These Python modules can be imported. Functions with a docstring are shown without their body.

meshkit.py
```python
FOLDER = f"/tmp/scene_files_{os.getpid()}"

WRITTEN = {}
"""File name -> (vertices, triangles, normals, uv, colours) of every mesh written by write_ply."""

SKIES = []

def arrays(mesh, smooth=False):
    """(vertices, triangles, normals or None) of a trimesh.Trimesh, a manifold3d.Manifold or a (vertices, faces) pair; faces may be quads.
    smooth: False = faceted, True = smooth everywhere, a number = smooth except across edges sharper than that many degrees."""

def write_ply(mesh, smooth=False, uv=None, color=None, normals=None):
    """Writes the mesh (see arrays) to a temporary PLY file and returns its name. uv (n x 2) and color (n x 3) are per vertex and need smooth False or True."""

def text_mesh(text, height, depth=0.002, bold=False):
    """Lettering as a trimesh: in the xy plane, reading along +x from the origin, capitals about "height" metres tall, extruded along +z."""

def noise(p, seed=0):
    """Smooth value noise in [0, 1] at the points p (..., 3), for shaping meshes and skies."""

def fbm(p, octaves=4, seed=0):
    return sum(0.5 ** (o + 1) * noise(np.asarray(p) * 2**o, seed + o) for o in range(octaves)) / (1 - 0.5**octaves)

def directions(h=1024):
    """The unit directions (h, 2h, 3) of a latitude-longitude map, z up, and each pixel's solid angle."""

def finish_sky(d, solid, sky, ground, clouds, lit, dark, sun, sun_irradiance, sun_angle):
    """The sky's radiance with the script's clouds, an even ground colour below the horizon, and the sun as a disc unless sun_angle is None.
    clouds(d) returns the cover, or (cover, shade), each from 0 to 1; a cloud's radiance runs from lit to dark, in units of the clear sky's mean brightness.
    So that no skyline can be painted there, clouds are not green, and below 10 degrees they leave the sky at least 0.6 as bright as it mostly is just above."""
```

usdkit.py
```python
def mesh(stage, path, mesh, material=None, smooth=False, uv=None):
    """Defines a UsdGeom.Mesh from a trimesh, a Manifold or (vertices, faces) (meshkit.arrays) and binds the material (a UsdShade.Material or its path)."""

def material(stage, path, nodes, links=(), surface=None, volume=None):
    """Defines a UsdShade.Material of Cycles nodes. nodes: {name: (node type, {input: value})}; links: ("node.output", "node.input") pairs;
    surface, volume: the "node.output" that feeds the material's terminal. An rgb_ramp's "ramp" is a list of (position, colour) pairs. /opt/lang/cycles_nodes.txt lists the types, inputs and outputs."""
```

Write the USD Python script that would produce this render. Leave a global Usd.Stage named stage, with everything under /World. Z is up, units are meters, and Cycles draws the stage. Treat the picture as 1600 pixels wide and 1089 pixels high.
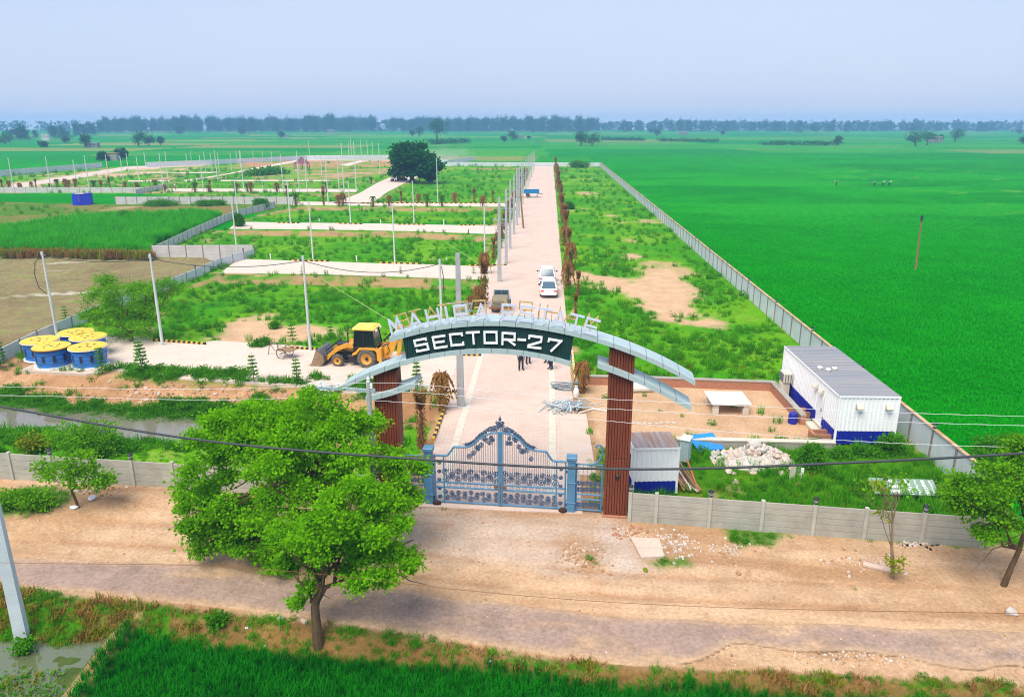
import math, random
import numpy as np, trimesh, usdkit, meshkit
from shapely.geometry import Polygon, LineString, MultiPolygon
from shapely.ops import unary_union
from pxr import Usd, UsdGeom, UsdLux, UsdShade, Gf, Sdf, Vt

# ------------------------------------------------------------------ camera, sky, sun, exposure
stage = Usd.Stage.CreateInMemory()
UsdGeom.SetStageUpAxis(stage, "Z")
UsdGeom.Xform.Define(stage, "/World")
UsdGeom.Scope.Define(stage, "/World/Looks")
F, CX, CY, CH = 1180.0, 800.0, 544.5, 16.5            # focal length and centre in photo pixels, drone height
PITCH = math.atan(354.5 / F)
SP, CP = math.sin(PITCH), math.cos(PITCH)
cam = UsdGeom.Camera.Define(stage, "/World/camera")
cam.CreateHorizontalApertureAttr(36.0)
cam.CreateVerticalApertureAttr(36.0 * 1089 / 1600)
cam.CreateFocalLengthAttr(36.0 * F / 1600)
cam.CreateClippingRangeAttr(Gf.Vec2f(0.1, 20000))
cam.CreateExposureAttr(0.74)
cam.AddTransformOp().Set(Gf.Matrix4d(1, 0, 0, 0, 0, SP, CP, 0, 0, -CP, SP, 0, 0, 0, CH, 1))

SUN_EL, SUN_ROT = math.radians(60), math.radians(-150)
SKY_STRENGTH, SUN_I, SUN_ANGLE = 0.10, 0.76, 42.0
sun = UsdLux.DistantLight.Define(stage, "/World/sun")
sun.CreateIntensityAttr(SUN_I); sun.CreateAngleAttr(SUN_ANGLE); sun.CreateNormalizeAttr(True)
sun.CreateColorAttr(Gf.Vec3f(1.0, 0.93, 0.79))
sd = np.array([math.sin(SUN_ROT) * math.cos(SUN_EL), math.cos(SUN_ROT) * math.cos(SUN_EL), math.sin(SUN_EL)])
zx = np.cross([0, 0, 1], sd); zx /= np.linalg.norm(zx); zy = np.cross(sd, zx)
sun.AddTransformOp().Set(Gf.Matrix4d(*zx, 0, *zy, 0, *sd, 0, 0, 0, 0, 1))
dome = UsdLux.DomeLight.Define(stage, "/World/sky")
skym = usdkit.material(stage, "/World/Looks/sky", {
    "s": ("sky_texture", {"sky_type": "single_scattering", "sun_disc": False, "sun_elevation": SUN_EL, "sun_rotation": SUN_ROT, "aerosol_density": 3.0}),
    "tc": ("texture_coordinate", {}),
    "mp": ("mapping", {"scale": (1.0, 1.0, 3.5)}),
    "n": ("noise_texture", {"scale": 1.3, "detail": 5.0, "roughness": 0.5}),
    "r": ("rgb_ramp", {"ramp": [(0.3, (3.75, 4.5, 6.15)), (0.7, (4.15, 4.8, 6.25))]}),
    "m": ("mix", {"fac": 0.80}),
    "b": ("background_shader", {"strength": SKY_STRENGTH})},
    [("tc.generated", "mp.vector"), ("mp.vector", "n.vector"), ("n.fac", "r.fac"), ("s.color", "m.color1"), ("r.color", "m.color2"), ("m.color", "b.color")], surface="b.background")
UsdShade.MaterialBindingAPI.Apply(dome.GetPrim()).Bind(skym)
dome.GetPrim().SetCustomDataByKey("kind", "structure")

# ------------------------------------------------------------------ from photo pixels to places
def ray(px, py):
    dx, dy = (np.asarray(px, float) - CX) / F, (CY - np.asarray(py, float)) / F
    return dx, CP + dy * SP, -SP + dy * CP
def G(px, py, z=0.0):
    """the point at height z seen at a photo pixel"""
    x, y, w = ray(px, py)
    t = (z - CH) / w
    return np.stack(np.broadcast_arrays(x * t, y * t, np.full_like(x * t, z)), -1)
def DY(px, py, Y):
    x, y, w = ray(px, py)
    t = Y / y
    return np.array([x * t, Y, CH + w * t])
def top_z(bx, by, ty, z=0.0):
    g = G(bx, by, z)
    return DY(bx, ty, g[1])[2]
def PX(P):
    P = np.asarray(P, float)
    d = P[..., 1] * CP - (P[..., 2] - CH) * SP
    u = P[..., 1] * SP + (P[..., 2] - CH) * CP
    return CX + F * P[..., 0] / d, CY - F * u / d
TH = math.atan(58.0 / (F / CP))                         # heading of the entry road
RD, RN = np.array([math.sin(TH), math.cos(TH)]), np.array([math.cos(TH), -math.sin(TH)])
def R(a, b, z=0.0):
    """a metres along the entry road, b metres to its right"""
    p = RD * a + RN * b
    return np.array([p[0], p[1], z])

# ------------------------------------------------------------------ scene tree helpers
NAMES = {}
def numbered(parent, name):
    k = NAMES.get((parent, name), 0)
    NAMES[(parent, name)] = k + 1
    return f"{parent}/{name}" if k == 0 else f"{parent}/{name}_{k:03d}"
def tag(prim, label=None, cat=None, group=None, kind=None):
    for k, v in (("label", label), ("category", cat), ("group", group), ("kind", kind)):
        if v:
            prim.SetCustomDataByKey(k, v)
    return prim
def place(prim, loc=(0, 0, 0), rz=0.0, s=1.0, tilt=None):
    c, n = math.cos(rz), math.sin(rz)
    m = np.array([[c * s, n * s, 0], [-n * s, c * s, 0], [0, 0, s]]) if np.ndim(s) == 0 else np.array([[c * s[0], n * s[0], 0], [-n * s[1], c * s[1], 0], [0, 0, s[2]]])
    if tilt is not None:
        ax, an = tilt
        m = m @ trimesh.transformations.rotation_matrix(an, ax)[:3, :3].T
    x = UsdGeom.Xformable(prim)
    x.ClearXformOpOrder()
    x.AddTransformOp().Set(Gf.Matrix4d(*m[0], 0, *m[1], 0, *m[2], 0, *[float(q) for q in loc], 1))
    return prim
def thing(name, label=None, cat=None, loc=(0, 0, 0), rz=0.0, group=None, kind=None, s=1.0):
    p = UsdGeom.Xform.Define(stage, numbered("/World", name)).GetPrim()
    place(p, loc, rz, s)
    return tag(p, label, cat, group, kind)
def obj(name, mesh, mat, parent=None, label=None, cat=None, group=None, kind=None, smooth=False):
    if isinstance(mesh, MB):
        mesh = mesh.mesh()
    par = str(parent.GetPath()) if parent is not None else "/World"
    m = usdkit.mesh(stage, numbered(par, name), mesh, MAT[mat] if isinstance(mat, str) else mat, smooth=smooth)
    return tag(m.GetPrim(), label, cat, group, kind)
def dup(src, loc, rz=0.0, s=1.0, label=None, group=None, name=None, tilt=None):
    p = UsdGeom.Xform.Define(stage, numbered("/World", name or src.GetName().rstrip("0123456789").rstrip("_"))).GetPrim()
    p.GetReferences().AddInternalReference(src.GetPath())
    p.SetInstanceable(True)
    place(p, loc, rz, s, tilt)
    return tag(p, label, None, group)

class MB:
    """collects boxes, tubes and prisms into one mesh"""
    def __init__(s): s.v, s.f, s.n = [], [], 0
    def add(s, v, f):
        v, f = np.asarray(v, float), np.asarray(f, int)
        if f.shape[1] == 4: f = np.vstack([f[:, [0, 1, 2]], f[:, [0, 2, 3]]])
        s.v.append(v); s.f.append(f + s.n); s.n += len(v); return s
    def tm(s, m, T=None):
        m = m.copy()
        if T is not None: m.apply_transform(T)
        return s.add(m.vertices, m.faces)
    def box(s, c, size, rz=0.0, M=None, taper=1.0):
        hx, hy, hz = [q / 2 for q in size]
        v = np.array([[x * hx * (taper if z > 0 else 1), y * hy * (taper if z > 0 else 1), z * hz] for z in (-1, 1) for y in (-1, 1) for x in (-1, 1)])
        if M is not None: v = v @ np.asarray(M).T
        if rz: v = v @ np.array([[math.cos(rz), math.sin(rz), 0], [-math.sin(rz), math.cos(rz), 0], [0, 0, 1]])
        return s.add(v + np.asarray(c, float), [[0, 2, 3, 1], [4, 5, 7, 6], [0, 1, 5, 4], [2, 6, 7, 3], [0, 4, 6, 2], [1, 3, 7, 5]])
    def cbox(s, c, size, b=0.02, rz=0.0):
        """box with chamfered edges"""
        import manifold3d as m3
        h = np.array(size) / 2
        pts = []
        for x in (-1, 1):
            for y in (-1, 1):
                for z in (-1, 1):
                    for k in range(3):
                        p = h - b; p[k] = h[k]; pts.append(p * [x, y, z])
        m = trimesh.Trimesh(pts).convex_hull
        v = np.array(m.vertices)
        if rz: v = v @ np.array([[math.cos(rz), math.sin(rz), 0], [-math.sin(rz), math.cos(rz), 0], [0, 0, 1]])
        return s.add(v + np.asarray(c, float), m.faces)
    def tube(s, pts, r, n=6, cap=True, up=(0, 0, 1)):
        P = np.asarray(pts, float); r = np.broadcast_to(np.asarray(r, float), len(P))
        t = np.gradient(P, axis=0); t /= np.maximum(np.linalg.norm(t, axis=1, keepdims=True), 1e-9)
        ref = np.array(up, float)
        if abs(t @ ref).max() > 0.95: ref = np.array([1.0, 0.13, 0]) if abs(t[:, 0]).max() < 0.9 else np.array([0, 1.0, 0.1])
        a = np.cross(t, ref); a /= np.maximum(np.linalg.norm(a, axis=1, keepdims=True), 1e-9)
        b = np.cross(a, t)
        th = np.arange(n) * 2 * np.pi / n + np.pi / n
        V = (P[:, None] + r[:, None, None] * (np.cos(th)[None, :, None] * a[:, None] + np.sin(th)[None, :, None] * b[:, None])).reshape(-1, 3)
        i, k = np.meshgrid(np.arange(len(P) - 1), np.arange(n), indexing="ij")
        q = np.stack([i * n + k, (i + 1) * n + k, (i + 1) * n + (k + 1) % n, i * n + (k + 1) % n], -1).reshape(-1, 4)
        f = np.vstack([q[:, [0, 1, 2]], q[:, [0, 2, 3]]])
        if cap:
            e = (len(P) - 1) * n
            f = np.vstack([f] + [[[0, k, k + 1], [e, e + k + 1, e + k]] for k in range(1, n - 1)])
        return s.add(V, f)
    def prism(s, poly, d, M=None, o=(0, 0, 0)):
        """2D polygon (shapely or points) extruded by d along +z, then M, then moved by o"""
        p = poly if hasattr(poly, "geom_type") else Polygon(poly)
        for g in (p.geoms if hasattr(p, "geoms") else [p]):
            if g.area < 1e-9: continue
            m = trimesh.creation.extrude_polygon(g, d)
            v = np.array(m.vertices)
            if M is not None: v = v @ np.asarray(M, float).T
            s.add(v + np.asarray(o, float), m.faces)
        return s
    def lathe(s, prof, n=16, o=(0, 0, 0), M=None):
        """prof: (r, z) pairs, turned round z"""
        p = np.asarray(prof, float); th = np.arange(n) * 2 * np.pi / n
        v = np.stack([p[:, None, 0] * np.cos(th), p[:, None, 0] * np.sin(th), np.repeat(p[:, 1:2], n, 1)], -1).reshape(-1, 3)
        i, k = np.meshgrid(np.arange(len(p) - 1), np.arange(n), indexing="ij")
        q = np.stack([i * n + k, i * n + (k + 1) % n, (i + 1) * n + (k + 1) % n, (i + 1) * n + k], -1).reshape(-1, 4)
        if M is not None: v = v @ np.asarray(M, float).T
        return s.add(v + np.asarray(o, float), q)
    def mesh(s): return np.vstack(s.v), np.vstack(s.f)
RX90 = np.array([[1, 0, 0], [0, 0, -1], [0, 1, 0]], float)   # xy drawing stands up: y becomes z, extrusion goes to -y
RY90 = np.array([[0, 0, 1], [0, 1, 0], [-1, 0, 0]], float)   # z becomes x
RXL = np.array([[1, 0, 0], [0, 0, 1], [0, -1, 0]], float)    # z becomes y

# ------------------------------------------------------------------ materials
MAT = {}
def M(name, c, rough=0.7, var=0.12, scale=4.0, c2=None, bump=0.0, bscale=None, metallic=0.0, spec=0.4, coord="object", isl=0.0, stretch=(1, 1, 1), coat=0.0):
    c = np.array(c, float); c2 = np.array(c2, float) if c2 is not None else None
    lo, hi = (c * (1 - var), np.minimum(c * (1 + var), 0.9)) if c2 is None else (c, c2)
    N = {"tc": ("texture_coordinate", {}), "ge": ("geometry", {}), "mp": ("mapping", {"scale": stretch}), "n": ("noise_texture", {"scale": scale, "detail": 4.0, "roughness": 0.6}),
         "r": ("rgb_ramp", {"ramp": [(0.3, lo), (0.7, hi)]}), "p": ("principled_bsdf", {"roughness": rough, "metallic": metallic, "specular_ior_level": spec, "coat_weight": coat})}
    L = [("tc.object" if coord == "object" else "ge.position", "mp.vector"), ("mp.vector", "n.vector"), ("n.fac", "r.fac")]
    out = "r.color"
    if isl:
        N["ir"] = ("map_range", {"from_min": 0.0, "from_max": 1.0, "to_min": 1 - isl, "to_max": 1 + isl})
        N["im"] = ("vector_math", {"math_type": "scale"})
        L += [("ge.random_per_island", "ir.value"), ("r.color", "im.vector1"), ("ir.result", "im.scale")]
        out = "im.vector"
    L.append((out, "p.base_color"))
    if bump:
        N["bn"] = ("noise_texture", {"scale": bscale or scale * 6, "detail": 4.0})
        N["b"] = ("bump", {"strength": min(1.0, bump), "distance": 0.05})
        L += [("mp.vector", "bn.vector"), ("bn.fac", "b.height"), ("b.normal", "p.normal")]
    MAT[name] = usdkit.material(stage, f"/World/Looks/{name}", N, L, surface="p.BSDF")
    return MAT[name]
def leafmat(name, dark, mid, light, trans=0.35, scale=0.5):
    N = {"ge": ("geometry", {}), "n": ("noise_texture", {"scale": scale, "detail": 3.0}), "a": ("math", {"math_type": "multiply", "value2": 0.55}),
         "h": ("math", {"math_type": "multiply", "value2": 0.45}), "s": ("math", {"math_type": "add"}),
         "r": ("rgb_ramp", {"ramp": [(0.12, dark), (0.5, mid), (0.85, light)]}),
         "p": ("principled_bsdf", {"roughness": 0.6, "specular_ior_level": 0.06}), "t": ("translucent_bsdf", {}), "m": ("mix_closure", {"fac": trans})}
    L = [("ge.position", "n.vector"), ("n.fac", "a.value1"), ("ge.random_per_island", "h.value1"), ("a.value", "s.value1"), ("h.value", "s.value2"), ("s.value", "r.fac"),
         ("r.color", "p.base_color"), ("r.color", "t.color"), ("p.BSDF", "m.closure1"), ("t.BSDF", "m.closure2")]
    MAT[name] = usdkit.material(stage, f"/World/Looks/{name}", N, L, surface="m.closure")

def vnoise(x, y, seed=0):
    xi, yi = np.floor(x).astype(np.int64), np.floor(y).astype(np.int64)
    fx, fy = x - xi, y - yi
    fx, fy = fx * fx * (3 - 2 * fx), fy * fy * (3 - 2 * fy)
    def h(a, b):
        n = (a * 374761393 + b * 668265263 + seed * 1274126177) & 0x7fffffff
        n = ((n ^ (n >> 13)) * 1274126177) & 0x7fffffff
        n = ((n ^ (n >> 16)) * 668265263) & 0x7fffffff
        return ((n ^ (n >> 15)) & 0xffff) / 65535.0
    return (h(xi, yi) * (1 - fx) + h(xi + 1, yi) * fx) * (1 - fy) + (h(xi, yi + 1) * (1 - fx) + h(xi + 1, yi + 1) * fx) * fy
def fbm(x, y, size, octaves=4, seed=0):
    s, a, t = 0.0, 1.0, 0.0
    for k in range(octaves):
        s = s + a * vnoise(x / size * 2 ** k + 17.3 * k, y / size * 2 ** k - 9.1 * k, seed + k)
        t += a; a *= 0.55
    return s / t
def sstep(x, a, b):
    t = np.clip((x - a) / (b - a), 0, 1)
    return t * t * (3 - 2 * t)
def sdist(poly, x, y):
    """signed distance in the units of x, y: positive inside"""
    P = np.asarray(poly, float); Q = np.roll(P, -1, 0)
    d2 = np.full(np.shape(x), 1e18); ins = np.zeros(np.shape(x), bool)
    for (ax, ay), (bx, by) in zip(P, Q):
        ex, ey = bx - ax, by - ay
        t = np.clip(((x - ax) * ex + (y - ay) * ey) / (ex * ex + ey * ey + 1e-12), 0, 1)
        d2 = np.minimum(d2, (x - ax - t * ex) ** 2 + (y - ay - t * ey) ** 2)
        if ay != by:
            ins ^= ((ay > y) != (by > y)) & (x < ex * (y - ay) / ey + ax)
    return np.where(ins, 1, -1) * np.sqrt(d2)
def gpoly(pix, z=0.0):
    return [tuple(G(*p, z)[:2]) for p in pix]

# ------------------------------------------------------------------ the lie of the land
def curve(pix, z=0.0):
    P = G(np.array([p[0] for p in pix], float), np.array([p[1] for p in pix], float), z)
    o = np.argsort(P[:, 0])
    return P[o, 0], P[o, 1]
def at_x(c, x): return np.interp(x, c[0], c[1]) + np.where(x > c[0][-1], (x - c[0][-1]) * -0.12, 0) + np.where(x < c[0][0], (x - c[0][0]) * -0.12, 0)
ROAD_LO = curve([(-600, 870), (0, 915), (200, 938), (420, 962), (600, 985), (830, 1025), (1000, 1040), (1200, 1050), (1600, 1068), (2200, 1100)])
ROAD_HI = curve([(-600, 845), (0, 866), (300, 878), (500, 903), (700, 932), (1000, 960), (1300, 973), (1600, 985), (2200, 1010)])
PADDY = curve([(-600, 975), (0, 995), (110, 1006), (200, 985), (330, 1010), (430, 1024), (600, 1034), (760, 1046), (900, 1068), (1000, 1076), (1100, 1078), (1200, 1088), (1400, 1098), (1800, 1116), (2300, 1140)], -0.45)
WALL_L = curve([(-700, 690), (0, 748), (265, 767), (590, 786), (611, 787)])
WALL_R = curve([(961, 808), (983, 814), (1403, 843), (1532, 855), (1900, 890)])
WALLF = (np.concatenate([WALL_L[0], WALL_R[0]]), np.concatenate([WALL_L[1], WALL_R[1]]))
Z_PADDY = -0.45
POLY = {k: gpoly(v, z) for k, (v, z) in {
    "pond": ([(-260, 622), (0, 640), (100, 650), (200, 657), (330, 661), (420, 666), (520, 676), (560, 690), (450, 701), (330, 701), (230, 697), (150, 691), (60, 677), (0, 674), (-260, 662)], -1.2),
    "court": ([(905, 588), (1212, 598), (1292, 690), (1056, 690), (925, 700), (915, 640)], 0),
    "shoulder": ([(640, 800), (660, 740), (676, 690), (700, 640), (720, 600), (890, 560), (905, 590), (925, 650), (945, 745), (955, 808)], 0),
    "apron": ([(640, 786), (945, 806), (1000, 850), (1010, 890), (960, 900), (880, 905), (690, 880), (640, 850), (600, 820)], 0),
    "tan1": ([(905, 423), (985, 440), (1005, 424), (1045, 420), (1090, 455), (1072, 502), (1030, 500), (985, 472), (955, 456), (905, 440)], 0),
    "tan2": ([(1085, 492), (1125, 500), (1110, 515), (1080, 508)], 0), "tan3": ([(985, 398), (1000, 402), (992, 408), (980, 404)], 0),
    "path": ([(885, 424), (990, 438), (990, 452), (905, 436), (890, 436)], 0),
    "dirt1": ([(338, 524), (370, 496), (420, 485), (440, 498), (520, 505), (535, 514), (500, 520), (430, 536), (350, 537)], 0),
    "yard": ([(-300, 620), (-60, 580), (40, 545), (75, 528), (165, 522), (170, 590), (520, 604), (560, 616), (700, 612), (690, 700), (670, 760), (640, 786), (590, 786), (300, 770), (350, 640), (150, 625)], 0),
    "plough": ([(-900, 400), (0, 398), (120, 402), (240, 402), (396, 400), (345, 416), (292, 440), (160, 492), (0, 562), (-900, 900)], 0),
    "crop": ([(-700, 398), (0, 398), (240, 402), (246, 382), (300, 366), (345, 345), (352, 338), (300, 335), (130, 341), (0, 362), (-700, 372)], 0),
    "flat": ([(-700, 316), (0, 316), (180, 320), (465, 320), (420, 331), (352, 338), (300, 335), (130, 341), (0, 362), (-700, 372)], 0),
    "brownstrip": ([(190, 322), (372, 322), (352, 337), (130, 338), (150, 330)], 0),
    "plotA": ([(300, 446), (345, 429), (500, 431), (740, 438), (757, 470), (745, 528), (640, 546), (500, 541), (320, 528), (245, 524), (250, 500)], 0),
    "plotB": ([(310, 405), (360, 360), (500, 361), (640, 363), (764, 370), (762, 412), (600, 408), (460, 403), (396, 402)], 0),
    "plotC": ([(372, 345), (430, 330), (470, 323), (780, 325), (772, 351), (600, 348), (430, 345)], 0),
    "plotD": ([(465, 316), (480, 302), (560, 303), (520, 316)], 0), "plotE": ([(590, 314), (640, 285), (700, 262), (832, 263), (792, 314)], 0),
    "meadow": ([(905, 590), (880, 420), (868, 263), (943, 263), (1180, 473), (1250, 535), (1225, 600)], 0),
    "frontyard": ([(985, 812), (1540, 855), (1430, 690), (1300, 692), (1056, 690), (990, 690)], 0),
    "gravel1": ([(-40, 300), (10, 286), (205, 260), (330, 256), (330, 262), (200, 275), (30, 297)], 0),
    "brown2": ([(345, 262), (375, 254), (500, 250), (620, 250), (640, 258), (470, 268), (420, 263), (380, 266)], 0),
    "brown3": ([(405, 270), (475, 268), (640, 262), (640, 272), (520, 280), (430, 281), (395, 278)], 0),
    "estate": ([(-500, 305), (-300, 275), (0, 276), (160, 262), (330, 255), (620, 249), (700, 258), (725, 248), (835, 262), (790, 330), (480, 330), (225, 303), (0, 302)], 0),
}.items()}
MEADOW_B = 19.6
BUND = (G(196, 984, -0.4), G(100, 1110, -0.4))
C = {k: np.array(v) for k, v in dict(dirt=(.42, .258, .145), dirt2=(.51, .34, .215), clay=(.30, .155, .075), grass=(.045, .225, .004), grass2=(.11, .29, .006), gdark=(.016, .12, .004),
    paddy=(.002, .17, .001), paddy2=(.007, .235, .001), dry=(.26, .165, .045), plough=(.25, .195, .10), plough2=(.145, .108, .055), straw=(.40, .33, .13), apron=(.47, .35, .27), mud=(.09, .085, .035), soil=(.20, .105, .045)).items()}
def ground_at(x, y, want=("col", "h", "reg", "veg")):
    """colour, height, region and plant cover of the land at x, y"""
    x, y = np.asarray(x, float), np.asarray(y, float)
    n0, n1, n2 = fbm(x, y, 1.6, 4, 1), fbm(x, y, 6.0, 4, 2), fbm(x, y, 28.0, 4, 3)
    nf = fbm(x, y, 0.45, 3, 4)
    a, b = x * RD[0] + y * RD[1], x * RN[0] + y * RN[1]
    far = np.clip(y / 120.0, 0.4, 6)
    lerp = lambda p, q, t: p + (q - p) * np.asarray(t)[..., None]
    def mask(k, w=0.5, amp=1.0):
        s = sdist(POLY[k], x, y)
        return sstep(s + (n0 - 0.5) * 2 * amp, -w, w), s
    gr = lerp(C["grass"], C["grass2"], sstep(n1, 0.35, 0.7))
    gr = lerp(gr, C["gdark"], 0.75 * sstep(n2 * 0.5 + n0 * 0.5, 0.56, 0.75))
    gr = lerp(gr, C["straw"], 0.35 * sstep(nf * 0.4 + n1 * 0.6, 0.62, 0.8))
    dirt = lerp(C["dirt"], C["dirt2"], sstep(n1 * 0.6 + n0 * 0.4, 0.35, 0.65))
    dirt = lerp(dirt, C["clay"], 0.5 * sstep(n0 * 0.5 + nf * 0.5, 0.58, 0.75))
    col, h, veg = dirt.copy(), np.zeros(x.shape), np.zeros(x.shape)
    reg = np.zeros(x.shape, int)
    wy = np.interp(x, *WALLF)
    # beyond the front wall everything is grass unless said otherwise
    inner = sstep(y - wy, 0.0, 0.6)
    patch = sstep(n1 * 0.7 + n0 * 0.3, 0.30, 0.43)
    col = lerp(col, lerp(dirt, gr, patch), inner); veg = np.where(inner > 0.5, patch, veg); reg = np.where(inner > 0.5, 1, reg)
    def paint(k, colour, v, r, w=0.5, amp=1.0, dh=0.0, wh=1.2):
        nonlocal col, veg, reg, h
        m, s = mask(k, w, amp)
        col = lerp(col, colour, m); veg = veg * (1 - m) + np.broadcast_to(v, x.shape) * m
        if r is not None: reg = np.where(s > 0, r, reg)
        if dh: h = h + dh * sstep(s, 0.1, wh)
        return m, s
    # the open fields right of the long wall and beyond the estate
    pc = lerp(C["paddy"], C["paddy2"], sstep(n2 * 0.5 + n1 * 0.3 + nf * 0.2, 0.35, 0.7))
    ids = (np.floor((b + 30 * np.floor(a / 55.0) % 7) / 120.0) * 7919 + np.floor(a / 55.0) * 104729)
    rnd = np.modf(np.abs(np.sin(ids * 12.9898) * 43758.5453))[0]
    fc = lerp(lerp(np.array([.004, .19, .008]), np.array([.035, .25, .012]), sstep(rnd, 0.3, 1.0)), np.array([.14, .21, .05]), 0.8 * sstep(rnd, 0.86, 0.95))
    fc = fc * (0.85 + 0.3 * n2)[..., None]
    line = sstep(np.abs(np.modf(a / 55.0 + 100)[0] - 0.5), 0.46, 0.49) * (rnd > 0.35)
    fc = lerp(fc, np.array([.16, .17, .06]), 0.6 * line)
    fw = sstep(a + 20 * (n2 - 0.5), 330, 350)
    fieldcol = lerp(pc, fc, np.where(b > 19, sstep(a + 40 * (n2 - .5), 400, 430), fw))
    lightband = sstep(fbm(x * 0.4, y, 22.0, 3, 9), 0.52, 0.66) * sstep(a, 110, 150) * (1 - sstep(a, 210, 300))
    fieldcol = lerp(fieldcol, np.array([.012, .26, .004]), 0.8 * lightband * (b > 19))
    yf = sstep(fbm(x * .5, y, 3.0, 3, 61), .68, .76) * sstep(b, 70, 110) * sstep(a, 120, 150) * (1 - sstep(a, 260, 330))
    fieldcol = lerp(fieldcol, np.array([.10, .30, .012]), 0.6 * yf)
    rowz = 0.5 + 0.5 * np.sin((a * 0.9 + b * 0.44 + 2 * n1) * 2 * math.pi / 1.1)
    fieldcol = fieldcol * (1 - 0.16 * rowz * (b > 19) * (1 - sstep(a, 120, 200)))[..., None]
    right = sstep(b - MEADOW_B - 0.35, 0, 0.5) * inner
    fm = np.maximum(right, sstep(a - 299, 0, 2))
    col = lerp(col, fieldcol, fm); veg = veg * (1 - fm); reg = np.where(fm > 0.5, np.where((b > 19) & (a < 420), 2, 4), reg)
    h = h - 0.25 * right
    rim = np.exp(-((b - MEADOW_B - 0.75) / 0.45) ** 2) * inner * (a < 297)
    col = lerp(col, lerp(C["dirt"], C["clay"], n0), 0.85 * rim)
    # left of the estate, beyond its far wall
    lf = sstep(sdist(POLY["estate"], x, y), -2, 2)
    leftfar = (1 - lf) * sstep(y - 118, 0, 4) * (b < -12)
    col = lerp(col, fieldcol * np.array([1.5, 1.05, 1.2]), leftfar); veg = veg * (1 - leftfar); reg = np.where(leftfar > 0.5, 4, reg)
    # plots between the site roads: lower than the roads, banks of clay on the far side
    for k in ("plotA", "plotB", "plotC", "plotD", "plotE"):
        m, s = paint(k, gr, 0.85, 1, 0.4, 0.8, -0.45, 1.6)
        bank = m * (sdist(POLY[k], x, y + 2.6) < 0.3) * sstep(n1 * .6 + n0 * 0.4, 0.36, 0.5)
        col = lerp(col, lerp(C["clay"], C["dirt"], n0), 0.85 * bank); veg = veg * (1 - 0.85 * bank)
    m, s = paint("meadow", gr, 0.8, 1, 0.4, 0.5)
    bare = sstep(n1 * 0.5 + n2 * 0.5, 0.60, 0.68)
    col = lerp(col, lerp(C["dirt"], C["dirt2"], n0), 0.8 * m * bare); veg = veg * (1 - 0.8 * m * bare)
    for k in ("tan1", "tan2", "tan3", "path", "dirt1"):
        paint(k, lerp(C["dirt2"] * 1.12, C["dirt"], n0 * 0.7), 0.02, None, 1.0, 2.2)
    for k, cc in (("gravel1", C["dirt2"]), ("brown2", C["dirt"] * np.array([1, .85, .8])), ("brown3", C["dirt"])):
        paint(k, lerp(cc, gr, 0.85 * sstep(n1, .42, .58)), 0.1, None, 2.0, 4.0)
    # fields on the left
    rows = 0.5 + 0.5 * np.sin((x * 0.94 - y * 0.34) * 2 * math.pi / 0.8 + 3 * n1)
    pl = lerp(lerp(C["plough"], C["plough2"], 0.75 * rows * (.4 + .6 * n0) + 0.35 * sstep(n1, .4, .7)), C["straw"] * np.array([.55, .8, .6]), 0.5 * sstep(nf * .6 + n0 * .4, .50, .66))
    wet = sstep(fbm((x * .94 + y * .34) * .12, (y * .94 - x * .34) * 1.0, 2.2, 3, 12), 0.69, 0.74)
    pl = lerp(pl, np.array([.58, .54, .46]), 0.6 * wet)
    m, s = paint("plough", pl, 0.0, 3, 0.3, 0.2, -0.25, 0.8)
    paint("crop", lerp(C["gdark"], C["grass"], n0), 0.0, 1, 0.3, 0.4)
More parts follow.
